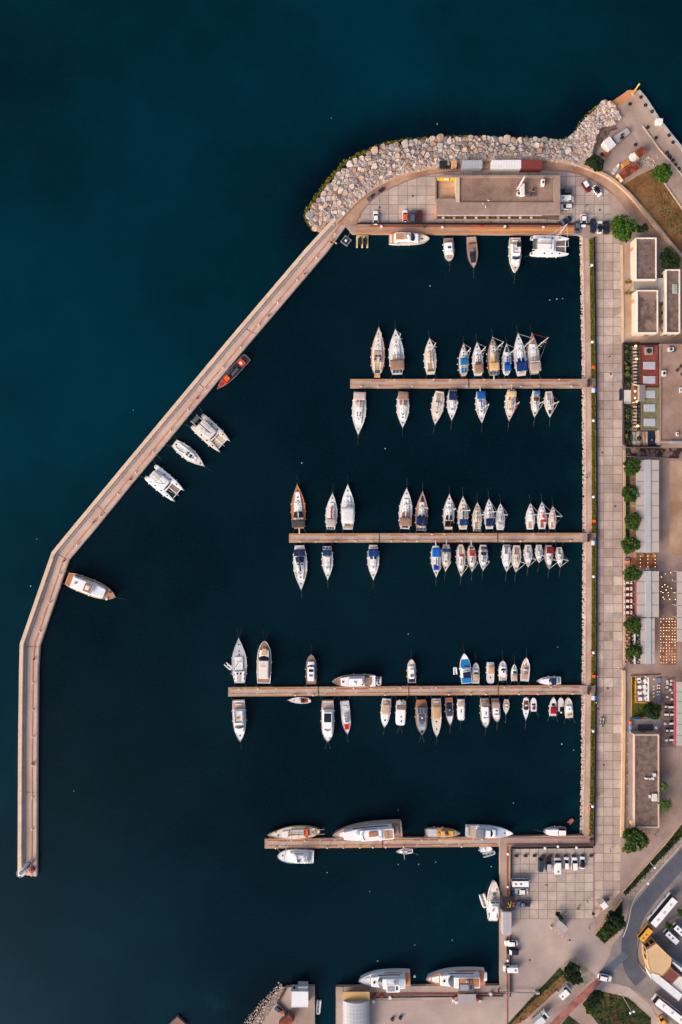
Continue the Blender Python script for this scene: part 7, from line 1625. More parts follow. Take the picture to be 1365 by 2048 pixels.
sheet('pavement', [(1320.5,1238),(1354,1238),(1354,1330),(1320.5,1330)], QZ+.04, two_tone('brick_lane', (120,82,70), (146,106,92), .4, fine=.16))
sheet('pavement', [(1320.5,1142),(1354,1142),(1354,1236),(1320.5,1236)], QZ+.04, two_tone('lane_stone', (112,94,88), (140,120,112), .15, fine=.16))
sheet('pavement', [(1250,1114),(1314,1114),(1314,1136),(1250,1136)], QZ+.05, two_tone('orange_deck', (130,80,56), (176,114,80), .3, fine=.16))
sheet('pavement', [(1247.5,1154),(1264.5,1154),(1264.5,1232),(1247.5,1232)], QZ+.05, two_tone('red_deck', (92,34,24), (134,56,40), .4, fine=.16, stretch=(.3,1.4,1)))
sheet('pavement', [(1265,1160),(1270,1160),(1270,1233),(1265,1233)], QZ+.05, mat((84,78,80), var=.15)); sheet('pavement', [(1262,1238),(1281,1238),(1281,1328),(1260,1328)], QZ+.05, mat((60,58,58), var=.3, scale=.6, fine=.2))
sheet('pavement', [(1248,1238),(1260,1238),(1260,1328),(1248,1328)], QZ+.052, two_tone('cafe_boards', (150,116,98), (196,160,136), .5, fine=.2))
sheet('pavement', [(1271.5,1354),(1297,1354),(1297,1404),(1271.5,1404)], QZ+.05, two_tone('garden_floor', (150,122,112), (190,162,148), .5, fine=.12, stretch=(2,.2,1)))
sheet('pavement', [(1320,1352),(1352,1352),(1352,1495),(1320,1495)], QZ+.05, two_tone('cafe_stone', (120,98,88), (150,126,112), .3, fine=.2))
# pavement walls along the promenade's inner edge
def lwall(label, pts, w, h, c, name='low_wall'): return tag(band(MB(), wl(pts), w, QZ-.05, QZ+h).build(name, mat(c, rough=.9, var=.14, scale=.3, fine=.08)), label, 'wall')
lwall('pale kerb wall along the promenade by the cream blocks', [(1243.5,490),(1246,686)], .9, .25, (206,174,144))
lwall('pale kerb wall along the promenade by the grey panel roofs', [(1249,900),(1249.3,1328)], .7, .35, (190,158,132))
lwall('sand coloured wall along the promenade by the long dark-roofed house', [(1247,1340),(1246.5,1500),(1244,1672)], 1.1, .7, (206,174,136))
lwall('yellowish kerb around the cafe garden lawn', [(1263.5,1352),(1263.5,1432)], .25, .2, (196,140,60)); lwall('yellow timber edge of the cafe garden dining floor', [(1271,1354),(1271,1405),(1292,1405)], .5, .3, (214,150,44))
lwall('curved stone wall above the dry grass', [(1172,334),(1216,352),(1258,385),(1296,428),(1346,490),(1420,578)], .5, .5, (190,158,132))
tag(slab('low_wall', [(1262,1352),(1321,1350),(1321,1352),(1262,1354)], QZ, QZ+.5, mat((176,130,100), var=.3, scale=2), None), 'brown planter wall at the north edge of the cafe garden', 'wall')
lwall('tan kerb along the hedge triangle by the white kiosk', [(1189.5,1869),(1245,1798.5)], .5, .3, (206,160,112)); lwall('tan kerb along the long hedge strip beside the road', [(1244,1785),(1330,1688.5),(1366,1643),(1440,1568)], .4, .2, (196,152,118))
for i,(x,y,c,l) in enumerate(((1215.5,1797,(140,80,54),'round brown table by the white kiosk'),(1201,1819,(206,130,90),'pale orange table by the white kiosk'),(1156,1814.5,(120,90,50),'small wooden bench on the car park slabs'))): table(x,y,1.0,.9,.7,c,l,None,QZ,45,i==0)
q = random.Random(31)
for i in range(26):
    k = q.randrange(0,3); j = q.randrange(-9,52); x0 = 1190.2+k*18.4+(.5 if k else 0); y0 = 671.9+j*18.5
    if y0 > 1640: continue
    sheet('pavement', [(x0,y0),(x0+17.4,y0),(x0+17.4,y0+17.5*q.choice((1,1,.5))),(x0,y0+17.5)], QZ+.026+i*.0005, two_tone(*q.choice((('slab_pale',(190,170,152),(206,186,168),.4),('slab_dark',(146,124,112),(172,150,136),.3),('slab_grey',(160,146,136),(184,166,154),.3)))))
for i,(x,y) in enumerate(((1222,748),(1205,905),(1231,1012),(1200,1248),(1216,1376),(1208,1530),(1094,1770),(1140,1880),(1060,1920),(826,392),(760,415),(1200,420))):
    tag(MB().lathe(*Wxy(x,y,QZ), [(.42,QZ+.02),(.42,QZ+.05),(.36,QZ+.05)], 12).build('manhole_cover', mat((92,74,66), var=.2)), 'dark round manhole cover set into the paving', 'manhole cover', 'manhole covers in the paving')
# road
sheet('road', [(1420,1640),(1365,1686),(1289.5,1766),(1260,1802),(1252,1845),(1247,1863),(1226,1889),(1220,1910),(1200,1947),(1210,1962),(1251,1971),(1277,1985),(1340,2040),(1370,2080),(1500,2080),(1500,1650)], QZ+.03, asph_l)
def ribbon(name, pts, w, z, m, kind='structure'):
    L = smooth_line(wl(pts), 3); A = offset_line(L, w/2); B = offset_line(L, -w/2); n = len(L)
    o = MB().add([(p.x,p.y,z) for p in A]+[(p.x,p.y,z) for p in B], [(i,n+i,n+i+1,i+1) for i in range(n-1)]).build(name, m); tag(o, kind=kind)
    if o.data.polygons[0].normal.z < 0: o.data.flip_normals()
    return o
ribbon('road', [(1440,1640),(1365,1717),(1305,1785),(1272,1830),(1260,1870),(1258,1905),(1264,1940),(1283,1962)], 5.6, QZ+.045, asph_d)
ribbon('road', [(1204,1950),(1225,1932),(1252,1908)], 2.6, QZ+.055, mat((84,94,104), var=.12, fine=.08))
ribbon('pavement', [(1440,1598),(1366,1676),(1318,1728),(1274,1776),(1257,1796)], 2.6, QZ+.06, tile_mat('kerb_slabs', (150,132,116), (166,146,130), (120,100,88), 1.7, (0,0), .08))
ribbon('kerb', [(1440,1608),(1370,1682),(1322,1736),(1278,1783),(1264,1806),(1256,1850),(1246,1874)], .35, QZ+.12, mat((190,172,156)))
ribbon('kerb', [(1282,1868),(1275,1895),(1275,1918),(1284,1935),(1302,1950)], .35, QZ+.12, mat((70,58,54)))
ribbon('path', [(1102,2056),(1150,2006),(1202,1960)], 2.7, QZ+.06, two_tone('red_path', (140,86,78), (166,110,98), .3, fine=.1))
ribbon('path', [(1180,1996),(1210,1966)], 1.5, QZ+.07, mat((150,150,158), var=.1))
sheet('pavement', [(1205,1962),(1258,1974),(1300,2008),(1330,2060),(1303,2060),(1303,2036),(1257,1995),(1191,1979)], QZ+.065, apron)
sheet('pavement', [(1128,1924),(1150,1914),(1192,1952),(1168,1974),(1140,1958)], QZ+.05, two_tone('island_soil', (120,116,104), (160,140,124), .4, fine=.2))
sheet('pavement', [(1142,1960),(1168,1975),(1110,2040),(1070,2060),(1040,2060)], QZ+.045, two_tone('side_lane', (146,124,114), (170,148,134), .1, fine=.1))
def grass_area(pts, m, leafm, dens, size=.28, h=.35, z=QZ+.07, base=True, name='grass'):
    if base: sheet(name, pts, z, m, 'stuff')
    a = abs(sum(p[0]*q[1]-q[0]*p[1] for p,q in zip(pts, pts[1:]+pts[:1])))/2*PX*PX
    P = scatter_poly(pts, max(20,int(a*dens)), rs); Q = np.array([W(x,y,z) for x,y in P]); Q[:,2] += rs.random(len(Q))*h
    o = bpy.data.objects.new(name, leaf_mesh(name, Q, size, rs, leafm)); C.objects.link(o); return tag(o, kind='stuff')
g_dark = two_tone('lawn_dark', (34,52,22), (62,78,34), .25, c3=(96,80,50), fine=.3); g_dry = two_tone('dry_grass', (110,76,44), (146,106,68), .16, c3=(84,84,36), lo=.40, hi=.58, fine=.25); g_mix = two_tone('lawn_mixed', (46,62,26), (86,76,42), .12, c3=(120,84,54), lo=.42, hi=.6, fine=.3)
l_dark = island_mat('leaf_dark', [(22,38,20),(34,52,24),(46,64,28),(28,44,24)]); l_mid = island_mat('leaf_mid', [(28,44,17),(52,78,25),(84,108,40),(40,60,23)]); l_bright = island_mat('leaf_bright', [(34,58,14),(60,90,24),(86,116,36),(46,74,20)]); l_dry = island_mat('leaf_dry', [(120,84,48),(150,112,70),(92,88,40),(136,100,60)]); l_grey = island_mat('leaf_grey', [(30,42,26),(52,64,40),(70,78,50),(38,48,28),(92,96,64)])
grass_area([(1306,338),(1329,368),(1366,422),(1440,520),(1440,600),(1346,486),(1296,426),(1260,386),(1247,371),(1275,352)], g_dry, l_dry, 2.2, .25, .2)
grass_area([(1330,395),(1366,440),(1380,470),(1350,470),(1318,430)], g_dry, l_mid, 3.5, .28, .2, base=False); grass_area([(1300,365),(1330,372),(1350,410),(1320,410)], g_dry, l_dry, 3, .25, .2, base=False)
hedge_poly = [(1440,1570),(1440,1600),(1366,1671),(1252,1790),(1245,1784),(1331,1689),(1366,1645)]
grass_area(hedge_poly, g_dark, l_dark, 9, .32, .9, name='hedge_planting')
grass_area([(1245,1799),(1244,1858),(1209,1886),(1190,1868.5)], g_dark, l_dark, 7, .34, .8, name='hedge_planting')
grass_area([(1120,1936),(1130,1946),(1056,2012),(1019,2052),(1012,2052),(1073,1985)], g_dark, l_dark, 5, .28, .4); grass_area([(1130,1946),(1139,1958),(1050,2040),(1019,2056),(1019,2052),(1056,2012)], g_dry, l_dry, 4, .28, .4)
grass_area([(1190,1979),(1257,1996),(1302,2036),(1302,2060),(1206,2060),(1165,2008)], g_mix, l_dark, 3.2, .32, .4); grass_area([(1117,2056),(1138,2031),(1164,2052),(1164,2060)], g_mix, l_dark, 3, .3, .3)
grass_area([(1226,2020),(1238,2024),(1238,2060),(1230,2060)], mat((92,44,38), var=.3, scale=.6), island_mat('leaf_maroon', [(80,30,28),(110,50,40)]), 3, .25, .2, z=QZ+.09)
grass_area([(1250.5,914),(1260,914),(1260,1108),(1250.5,1108)], g_dark, l_dark, 6, .3, .6, name='hedge_planting'); sheet('pavement', [(1260,917),(1272,917),(1272,1108),(1260,1108)], QZ+.05, two_tone('bed_soil', (160,116,84), (190,146,112), .3, fine=.16))
grass_area([(1264,1353),(1271,1353),(1271,1405),(1300,1406),(1322,1410),(1322,1434),(1264,1434)], two_tone('cafe_lawn', (60,66,18), (92,92,28), .3, fine=.3), island_mat('leaf_lawn', [(56,66,14),(90,92,24),(40,58,16)]), 6, .24, .3)
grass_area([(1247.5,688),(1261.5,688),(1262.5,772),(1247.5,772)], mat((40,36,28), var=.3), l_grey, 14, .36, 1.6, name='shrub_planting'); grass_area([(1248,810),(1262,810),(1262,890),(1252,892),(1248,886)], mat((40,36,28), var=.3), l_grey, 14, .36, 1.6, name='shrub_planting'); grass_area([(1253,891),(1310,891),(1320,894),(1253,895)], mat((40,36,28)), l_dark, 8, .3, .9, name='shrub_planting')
# ================================================================ TREES
CROWN = {}
def crown_mesh(key, m, n=2600, lumps=15, leaf=.105, flat=.7, seed=1):
    k = (key, m.name, seed)
    if k in CROWN: return CROWN[k]
    g = np.random.default_rng(seed); P = []
    for i in range(lumps):
        a = g.uniform(0, 6.283); rr_ = .72*math.sqrt(g.random()); c = np.array([rr_*math.cos(a), rr_*math.sin(a), g.uniform(-.35,.42)*(1-.5*rr_)]); rad = g.uniform(.16,.42) if lumps < 20 else g.uniform(.2,.38)
        q = g.normal(size=(n//lumps,3)); q /= np.linalg.norm(q,axis=1,keepdims=True); q *= rad*(.55+.5*g.random((len(q),1))); P.append(c+q*np.array([1,1,.85]))
    P = np.concatenate(P); me = leaf_mesh('crown', P, leaf, g, m, .6); CROWN[k] = me; return me
barkm = mat((92,72,56), rough=.95, var=.25, scale=2)
TR = 0
def tree(px, py, rpx, h, m, label, group=None, cat='tree', name='tree', sz=.85, leaf=.105, n=2600):
    global TR; TR += 1
    r = rpx*PX; zc = QZ+h-r*sz*.55
    w = W(px, py, zc); t = thing(name, label, cat, (w.x, w.y, QZ), 0, group)
    me = crown_mesh('big', m, 5200, 30, .085, .7, 1+TR % 3) if rpx >= 18 else crown_mesh('c', m, n, 15, leaf, .7, 1+TR % 4)
    c = bpy.data.objects.new('crown', me); C.objects.link(c); c.parent = t; c.location = (0,0,h-r*sz*.55); c.scale = (r,r,r*sz); c.rotation_euler = (0,0,TR*1.7)
    b = MB(); hh = h-r*sz*.9; b.tube((0,0,-.1),(.05,.03,max(.6,hh)),.10+.045*r,.07+.03*r,8)
    for k in range(5):
        a = 2*math.pi*k/5+TR; b.tube((.05,.03,max(.5,hh*.85)),(r*.5*math.cos(a),r*.5*math.sin(a),h-r*sz*.5),.05+.02*r,.025,5)
    b.build('trunk', barkm, t); return t
tree(1248,456,27,7.0,l_bright,'large bright green tree at the north end of the promenade')
tree(1284,454,14,5.0,l_dark,'darker tree partly behind the large bright green tree')
tree(1341,522,20,5.0,l_dark,'dark round tree behind the upper cream block'); tree(1334,508,13,4.0,l_dark,'smaller dark tree above the dark round tree by the cream blocks')
tree(1193,326,19,4.5,l_dark,'dark green tree between the ring road and the white cabin'); tree(1326,346,21,5.5,l_bright,'bright green tree at the corner of the dry grass')
tree(1270,1679,26,6.5,l_mid,'large green tree just below the long dark-roofed house')
for i,(x,y,r_) in enumerate(((1266,935,20),(1263,988,20),(1266,1043,18),(1261,1090,20))): tree(x,y,r_,5.0,l_mid,('topmost','second','third','lowest')[i]+' of the four green trees along the long grey panel roof','trees along the grey panel roof')
tree(1258,930,12,3.5,l_dark,'small dark tree overlapping the topmost tree by the grey panel roof')
tree(1264.5,1148,18,5,l_mid,'round green tree above the red dining deck'); tree(1266,1250,19,5,l_mid,'ragged green tree over the upper end of the brown cafe tables'); tree(1270,1306,17,4.5,l_mid,'green tree over the lower end of the brown cafe tables')
tree(1305,1421,18,4.5,l_dark,'dark leafy tree in the cafe garden lawn'); tree(1229,1843,22,5.5,l_dark,'dark tree in the hedge triangle by the road'); tree(1207,1868,13,3.0,l_mid,'low green bush at the tip of the hedge triangle')
tree(1145,1944,19,5,l_dark,'dark tree on the traffic island, upper part'); tree(1153,1957,14,4.2,l_dark,'dark tree on the traffic island, lower part'); tree(1186,2000,15,4,l_dark,'dark tree in the small park beside the red path'); tree(1198,1990,12,3.4,l_dark,'smaller dark tree in the small park, upper one'); tree(1180,2020,9,2.6,l_mid,'low green bush at the left corner of the small park')
tree(1338,1852,8,3,l_bright,'small bright tree between the parked white vans'); tree(1360,1827,9,3,l_bright,'small bright tree at the right edge above the parked vans')
tree(1251.5,1700,9,2.2,island_mat('leaf_yellow', [(120,110,20),(150,130,30),(70,86,20)]),'yellowish flowering shrub below the large tree by the promenade',name='shrub',cat='shrub'); tree(1257,2030-330,7,2,l_mid,'small green shrub beside the yellowish flowering shrub',name='shrub',cat='shrub')
tree(1116,1828,5,2.2,l_dark,'small dark conifer beside the boom barrier, upper one',name='conifer',cat='conifer',sz=1.2); tree(1122,1836,6,2.4,l_mid,'small conifer beside the boom barrier, lower one',name='conifer',cat='conifer',sz=1.2); tree(1187.5,1828.5,4,1.6,l_dark,'tiny round dark shrub on the car park slabs',name='shrub',cat='shrub')
for i,(x,y) in enumerate(((1254,564),(1262,564),(1254,587),(1262,587))): tree(x,y,4.2,1.4,island_mat('leaf_yellow', []),'yellow green potted shrub by the entrance between the cream blocks','potted shrubs by the entrance',name='shrub',cat='shrub')
def palm(px, py, rpx, h, label):
    w = W(px,py,QZ+h); t = thing('palm_tree', label, 'palm tree', (w.x,w.y,QZ)); r = rpx*PX
    MB().tube((0,0,0),(.1,.05,h-.1),.2,.14,8).build('trunk', barkm, t); b = MB(); g = random.Random(int(px))
    for k in range(26):
        a = 2*math.pi*k/26*1.0+g.uniform(-.2,.2); l = r*g.uniform(.75,1.1); up = g.uniform(.1,.9); ca, sa = math.cos(a), math.sin(a); prev = None
        for j in range(7):
            u = j/6; x = l*u; z = h+up*math.sin(u*1.7)*.9-.9*u*u; wd_ = .30*math.sin(math.pi*min(1,u*.85+.12))*(1-.2*u)
            cur = [(x*ca-wd_*sa, x*sa+wd_*ca, z-.1), (x*ca, x*sa, z), (x*ca+wd_*sa, x*sa-wd_*ca, z-.1)]
            if prev: b.add(prev+cur, [(0,1,4,3),(1,2,5,4)])
            prev = cur
    b.build('crown', l_mid, t); return t
palm(1326,1572,13,3.5,'small palm against the right side of the long dark-roofed house, upper one'); palm(1331,1611,18,4,'larger palm against the right side of the long dark-roofed house, lower one')
for i, x in enumerate((1032.7,1051,1069,1086.7,1101,1114,1131,1147.5,1164.7,1182.5)):
    t = thing('planter', 'brown trough with dry olive plants along the top of the car park', 'planter', W(x,1711,QZ), 0, 'row of planters above the parked cars')
    MB().box(-.65,.65,-.28,.28,0,.5).build('trough', mat((104,80,62)), t)
    P = rs.uniform(-1,1,(70,3))*np.array([.62,.3,.22])+np.array([0,0,.65]); o = bpy.data.objects.new('foliage', leaf_mesh('foliage', P, .16, rs, island_mat('leaf_olive', [(84,74,24),(110,92,36),(60,62,22)]))); C.objects.link(o); o.parent = t
# ================================================================ VEHICLES
def car(px, py, deg, Lpx, Wpx, kind, c, label, roofc=None, group=None, cat=None, name=None):
    Ln, Wd = Lpx*PX, Wpx*PX; names = dict(sedan='car',hatch='car',suv='car',van='van',pickup='pickup_truck',minibus='minibus',bus='bus')
    hh = dict(sedan=1.42,hatch=1.48,suv=1.68,van=1.95,pickup=1.75,minibus=2.2,bus=3.1)[kind]
    t = thing(name or ('parked_'+names[kind]), label, cat or names[kind].replace('_',' '), W(px, py, QZ+hh*.6), R(deg), group); t.location.z = QZ+.03
    m = paint(c); rm = paint(roofc) if roofc else m; h2, w2 = Ln/2, Wd/2
    def lof(x0,x1,w0,z0,X0,X1,w1,z1): return [[(x0,-w0,z0),(x1,-w0,z0),(x1,w0,z0),(x0,w0,z0)],[(X0,-w1,z1),(X1,-w1,z1),(X1,w1,z1),(X0,w1,z1)]]
    if kind in ('sedan','hatch','suv','pickup'):
        bz = .80 if kind in ('sedan','hatch') else .98
        MB().prism(rrect(-h2,h2,-w2,w2,.42), .22, bz, .14).build('body', m, t)
        r0, r1, f0, f1 = dict(sedan=(-.40,-.24,.28,.08),hatch=(-.47,-.40,.28,.06),suv=(-.47,-.40,.28,.10),pickup=(-.10,-.06,.27,.11))[kind]
        b = MB(); b.rings(lof(r0*Ln,f0*Ln,w2*.93,bz-.03,r1*Ln,f1*Ln,w2*.74,hh-.05)); b.build('windows', glass(), t)
        b = MB(); b.prism(rrect(r1*Ln-.03,f1*Ln+.05,-w2*.77,w2*.77,.18),hh-.07,hh,.05); b.build('roof', rm, t)
        for s in (-1,1):
            b = MB(); y0, y1 = s*w2*.955, s*w2*.765
            for (xa,xb) in ((f0*Ln-.06,f1*Ln),(r0*Ln+.06,r1*Ln)): b.tube((xa,y0,bz),(xb,y1,hh-.04),.05,.05,4)
            b.build('pillars', m, t); MB().prism(rrect(f0*Ln-.55,f0*Ln-.35,*sorted((s*(w2-.02),s*(w2+.17))),.04),bz+.02,bz+.17).build('mirror', m, t)
        if kind == 'pickup': MB().box(-h2+.15,-.12*Ln,-w2+.2,w2-.2,bz-.02,bz+.02).build('load_bed', mat('dark'), t)
    else:
        fr = dict(van=.30,minibus=.10,bus=.10)[kind]*0
        wsx = dict(van=(.36,.27),minibus=(.47,.40),bus=(.497,.46))[kind]
        bz = 1.0 if kind != 'bus' else 1.3
        MB().prism(rrect(-h2,h2,-w2,w2,.25), .28, bz, .1).build('body', m, t)
        b = MB(); b.rings(lof(-h2+.06,wsx[0]*Ln,w2*.97,bz-.04,-h2+.12,wsx[1]*Ln,w2*.88,hh-.06)); b.build('windows', glass(), t)
        MB().prism(rrect(-h2+.08,wsx[1]*Ln+.04,-w2*.90,w2*.90,.2),hh-.14,hh,.08).build('roof', rm, t)
        if kind == 'van':
            b = MB(); b.rings(lof(-h2+.05,.12*Ln,w2*.985,bz-.06,-h2+.1,.10*Ln,w2*.9,hh-.1)); b.build('cargo_box', m, t)
        n = dict(van=1,minibus=2,bus=3)[kind]
        for k in range(n): x = -.3*Ln+k*.28*Ln; MB().prism(rrect(x-.35,x+.35,-.3,.3,.06),hh-.02,hh+(.06 if kind != 'bus' else .2)).build('roof_hatch', mat('midgrey') if kind != 'bus' else mat('ltgrey'), t)
        for s in (-1,1): MB().box(wsx[0]*Ln-.3,wsx[0]*Ln-.1,*sorted((s*(w2-.02),s*(w2+.2))),bz+.1,bz+.4).build('mirror', mat('dark'), t)
    wr = .33 if kind != 'bus' else .48
    wheels(t, (-.30*Ln,.30*Ln), Wd-.02, wr, .22)
    zl = .62 if kind != 'bus' else .8
    for s in (-1,1):
        MB().box(h2-.16,h2+.012,*sorted((s*(w2-.5),s*(w2-.16))),zl,zl+.14).build('headlight', mat((214,216,214), rough=.15), t)
        MB().box(-h2-.012,-h2+.12,*sorted((s*(w2-.5),s*(w2-.14))),zl+.05,zl+.2).build('tail_light', mat((130,24,20), rough=.25), t)
    MB().box(h2-.04,h2+.02,-.26,.26,.36,.48).build('number_plate', mat('offwhite'), t)
    return t
N_, S2 = 'cars parked on the north quay', 'cars parked on the southern car park'
car(752,435,90,26,10.3,'sedan','white','white sedan parked alone at the left of the north quay',None,N_); car(811,431.5,90,23,9.8,'hatch','white','white hatchback with a bright orange roof on the north quay','orange',N_); car(825.5,433,90,26,10.5,'suv',(84,88,98),'slate grey car between the orange roofed hatchback and the dark red car',None,N_); car(839.5,433,90,26,10.5,'suv',(86,28,34),'dark red car parked on the north quay',None,N_)
car(1131.5,383,180,25,10.3,'suv',(58,66,82),'dark slate car at the right end of the north restaurant',None,N_); car(1134,397,0,28,11,'van','white','white van beside the right end of the north restaurant',None,N_,None,None); car(1133.5,413,180,23,10,'hatch','white','white hatchback below the white van by the north restaurant',None,N_); car(1132,441,30,26,10.5,'sedan',(28,40,62),'navy sedan parked at a slant by the corner of the north restaurant',None,N_)
car(1155,454.5,-90,26,10.6,'sedan',(96,100,108),'grey sedan at the quay corner above the catamaran',None,N_); car(1168,440,-90,26,10.6,'sedan','white','white sedan, highest in the row at the north end of the promenade',None,N_); car(1187,450.5,90,27,10.4,'suv',(30,42,62),'navy estate car in the row at the north end of the promenade',None,N_); car(1200.5,454,90,25,10.4,'sedan','white','white car with a black roof in the row at the north end of the promenade','black',N_); car(1213.5,454.5,90,26,10.6,'suv',(34,36,42),'black car at the right end of the row beside the bright green tree',None,N_)
car(1173.8,372.5,-57,24,10.6,'suv',(120,34,34),'red car with a white roof on the ring road bend','white',N_); car(1195,381,-53,24,10.4,'sedan','white','white car with a black roof next to the red car on the ring road bend','black',N_)
car(1082.5,1731,-90,27,10.2,'suv',(44,54,70),'dark navy car, leftmost in the row of six on the car park',None,S2); car(1098,1730,90,27,10.4,'suv',(34,38,46),'black car with pale roof panel, second of the six on the car park',(180,180,182),S2); car(1116,1732,90,30,12.5,'van','white','big white van, third in the row of six on the car park',None,S2); car(1133.5,1727,90,25,9.8,'hatch','white','small white car right of the big white van on the car park',None,S2); car(1150,1728,90,26,11,'suv','white','white car, fifth in the row of six on the car park',None,S2); car(1165.5,1726,90,25,10,'sedan','white','white car with a black roof, rightmost in the row of six on the car park','black',S2)
car(1042,1765.5,0,36,13,'minibus','white','long white minibus on the car park quay',None,S2); car(1043.5,1783,180,26,11,'sedan','white','white sedan below the long white minibus',None,S2); car(1047.5,1809,180,27.5,11,'pickup',(86,104,122),'blue grey pickup beside the black canopy',None,S2); car(1023,1887,180,26,10.6,'sedan','white','white sedan below the grey rounded shed on the quay',None,S2); car(1026,1904,180,24.5,10.6,'suv',(28,40,48),'black car between the white sedan and the white van on the quay',None,S2); car(1022,1938,180,28,12,'van','white','white van lowest on the quay above the gate bar',None,S2)
car(1130,1985,42,26,14,'van','white','white van parked beside the red path',None,S2); car(1210.5,1956,-12,27,11,'suv','white','white car driving at the road junction',None,None,'car','moving_car')
V_ = 'vehicles by the yellow house'
car(1326.5,1820,50,70,15.5,'bus','white','long white coach parked by the road bend',None,V_); car(1291.5,1866,50,32,13,'minibus',(232,156,36),'orange yellow minibus behind the white coach',(236,168,44),V_); car(1344,1874,-43,33,12,'minibus','white','white minibus parked above the yellow house, left one',None,V_); car(1361,1862,-43,33,12,'minibus','white','white minibus parked above the yellow house, right one',None,V_)
car(1342,2022,-38,78,15.5,'bus','white','long white coach at the bottom right corner',None,V_); car(1327.5,2045,-60,24,10.5,'sedan',(236,166,40),'yellow taxi at the bottom right edge',None,V_)
t = thing('truck', 'white box truck at the bottom edge beside the red path', 'truck', W(1081,2037,QZ+1.5), R(42)); t.location.z = QZ
MB().box(-3.0,1.2,-1.2,1.2,.7,2.9).build('cargo_box', mat((214,210,206), var=.08), t); MB().prism(rrect(1.35,3.1,-1.15,1.15,.2),.5,2.4,.15).build('cab', paint('white'), t); MB().box(3.1,3.14,-.95,.95,1.4,2.2).build('windscreen', glass(), t); wheels(t,(-2,2.2),2.3,.45); MB().box(1.5,2.4,-.9,.9,2.4,2.44).build('roof_window', glass(), t)
# ================================================================ STREET FURNITURE
LP = None
for (x, y) in ((1184.5,530),(1185.6,683.6),(1187.8,841),(1187.8,993.6),(1187.8,1153),(1187.8,1305.4),(1187,1462.3),(1186,1613)):
    z = QZ+3.1
    w = W(x,y,z)
    if LP is None:
        LP = thing('street_lamp', 'white disc-headed lamp post on the grass strip along the promenade', 'lamp post', (w.x,w.y,QZ), 0, 'lamp posts along the promenade')
        MB().tube((0,0,0),(0,0,3.0),.07,.05,8).build('pole', mat('offwhite'), LP); MB().lathe(0,0,[(.1,2.9),(.5,3.0),(.5,3.1),(.2,3.25)],16).build('lamp_head', mat((236,234,230), rough=.3), LP, True); MB().lathe(0,0,[(.16,0),(.16,.15)],8).build('base', mat('midgrey'), LP)
    else:
        o = copy_tree(LP); o.location = (w.x,w.y,QZ)
for (x, y, l) in ((1180,1054,'orange life buoy on a stand by the second gangway'),(1180.4,1309.6,'orange life buoy on a stand above the third gangway'),(1176,1614.4,'orange life buoy on a stand near the car park'),(1176,1657,'small red orange life buoy post at the south end of the footpath')):
    t = thing('life_buoy_stand', l, 'life buoy', W(x,y,QZ)); MB().tube((0,0,0),(0,0,1.3),.05,.05,6).build('post', mat('offwhite'), t); b = MB(); n = 14
    b.rings([[((.34+.13*math.cos(q_))*math.cos(2*math.pi*k/n),(.34+.13*math.cos(q_))*math.sin(2*math.pi*k/n),1.35+.1*math.sin(q_)) for q_ in [2*math.pi*j/8 for j in range(8)]] for k in range(n+1)],False,False); b.build('ring', mat((232,110,60)), t, True); MB().lathe(0,0,[(.36,1.2),(.36,1.3)],14).build('back_plate', mat((240,190,160)), t)
for (x, y, c, l) in ((1186.5,735,'orange','orange box on the barrier above the first gangway'),(1188,1042,'orange','orange box on the barrier above the second gangway'),(1187,1351.6,'orange','orange box on the barrier above the third gangway'),(1182,1672+8,'dkred','dark red box at the south end of the grass strip')): unit(l, x, y, .9, 1.0, 1.0, QZ, COL[c], 'fire_box', 'fire box', 0, False)
for (x, y, l) in ((1184.5,782,'white notice board below the first gangway'),(1184,1085.5,'white notice board below the second gangway'),(1184.3,1394.5,'rounded white notice board below the third gangway')):
    t = thing('notice_board', l, 'notice board', W(x,y,QZ)); MB().prism(rrect(-.55,.55,-.75,.75,.12),1.0,1.2,.04).build('board', mat((226,226,222)), t); MB().box(.6,1.1,-.7,.9,.3,1.5).build('blue_panel', mat((44,84,150)), t)
    for s in (-.5,.5): MB().tube((0,s,0),(0,s,1.0),.05,.05,6).build('post', mat('midgrey'), t)
def pole_lamp(label, bx, by, h, dx, heads):
    t = thing('street_lamp', label, 'lamp post', W(bx,by,QZ)); MB().tube((0,0,0),(0,0,h),.13,.08,8).build('pole', mat((206,200,190)), t)
    for k in range(heads): s = (-.6,.6)[k] if heads > 1 else .0; MB().tube((0,0,h-.1),(s,s*.4,h),.05,.05,5).build('arm', mat('ltgrey'), t); MB().lathe(s,s*.4,[(.2,h-.05),(.4,h),(.4,h+.12),(.1,h+.2)],12).build('lamp_head', mat((232,230,224), rough=.3), t)
    return t
pole_lamp('tall twin-headed lamp post in the small park', 1242, 1986, 9.4, 0, 2); pole_lamp('lamp post in the hedge strip beside the road', 1300, 1724, 4, 0, 1); pole_lamp('pale lamp post by the hedge at the end of the car park', 1288, 1757, 3.4, 0, 1)
for (x,y) in ((1015,1771),(1089,1693.4),(1115,1690.5),(1152,1692.4),(1015,1918),(1015.5,1705.5)): 
    t = thing('bollard_light', 'white round low light along the car park barrier', 'light', W(x,y,QZ), 0, 'round lights along the car park barrier'); MB().lathe(0,0,[(.12,0),(.12,.8)],8).build('stem', mat('ltgrey'), t); MB().lathe(0,0,[(.35,.8),(.48,.9),(.48,1.0),(.2,1.12)],14).build('cap', mat((232,228,222)), t, True)
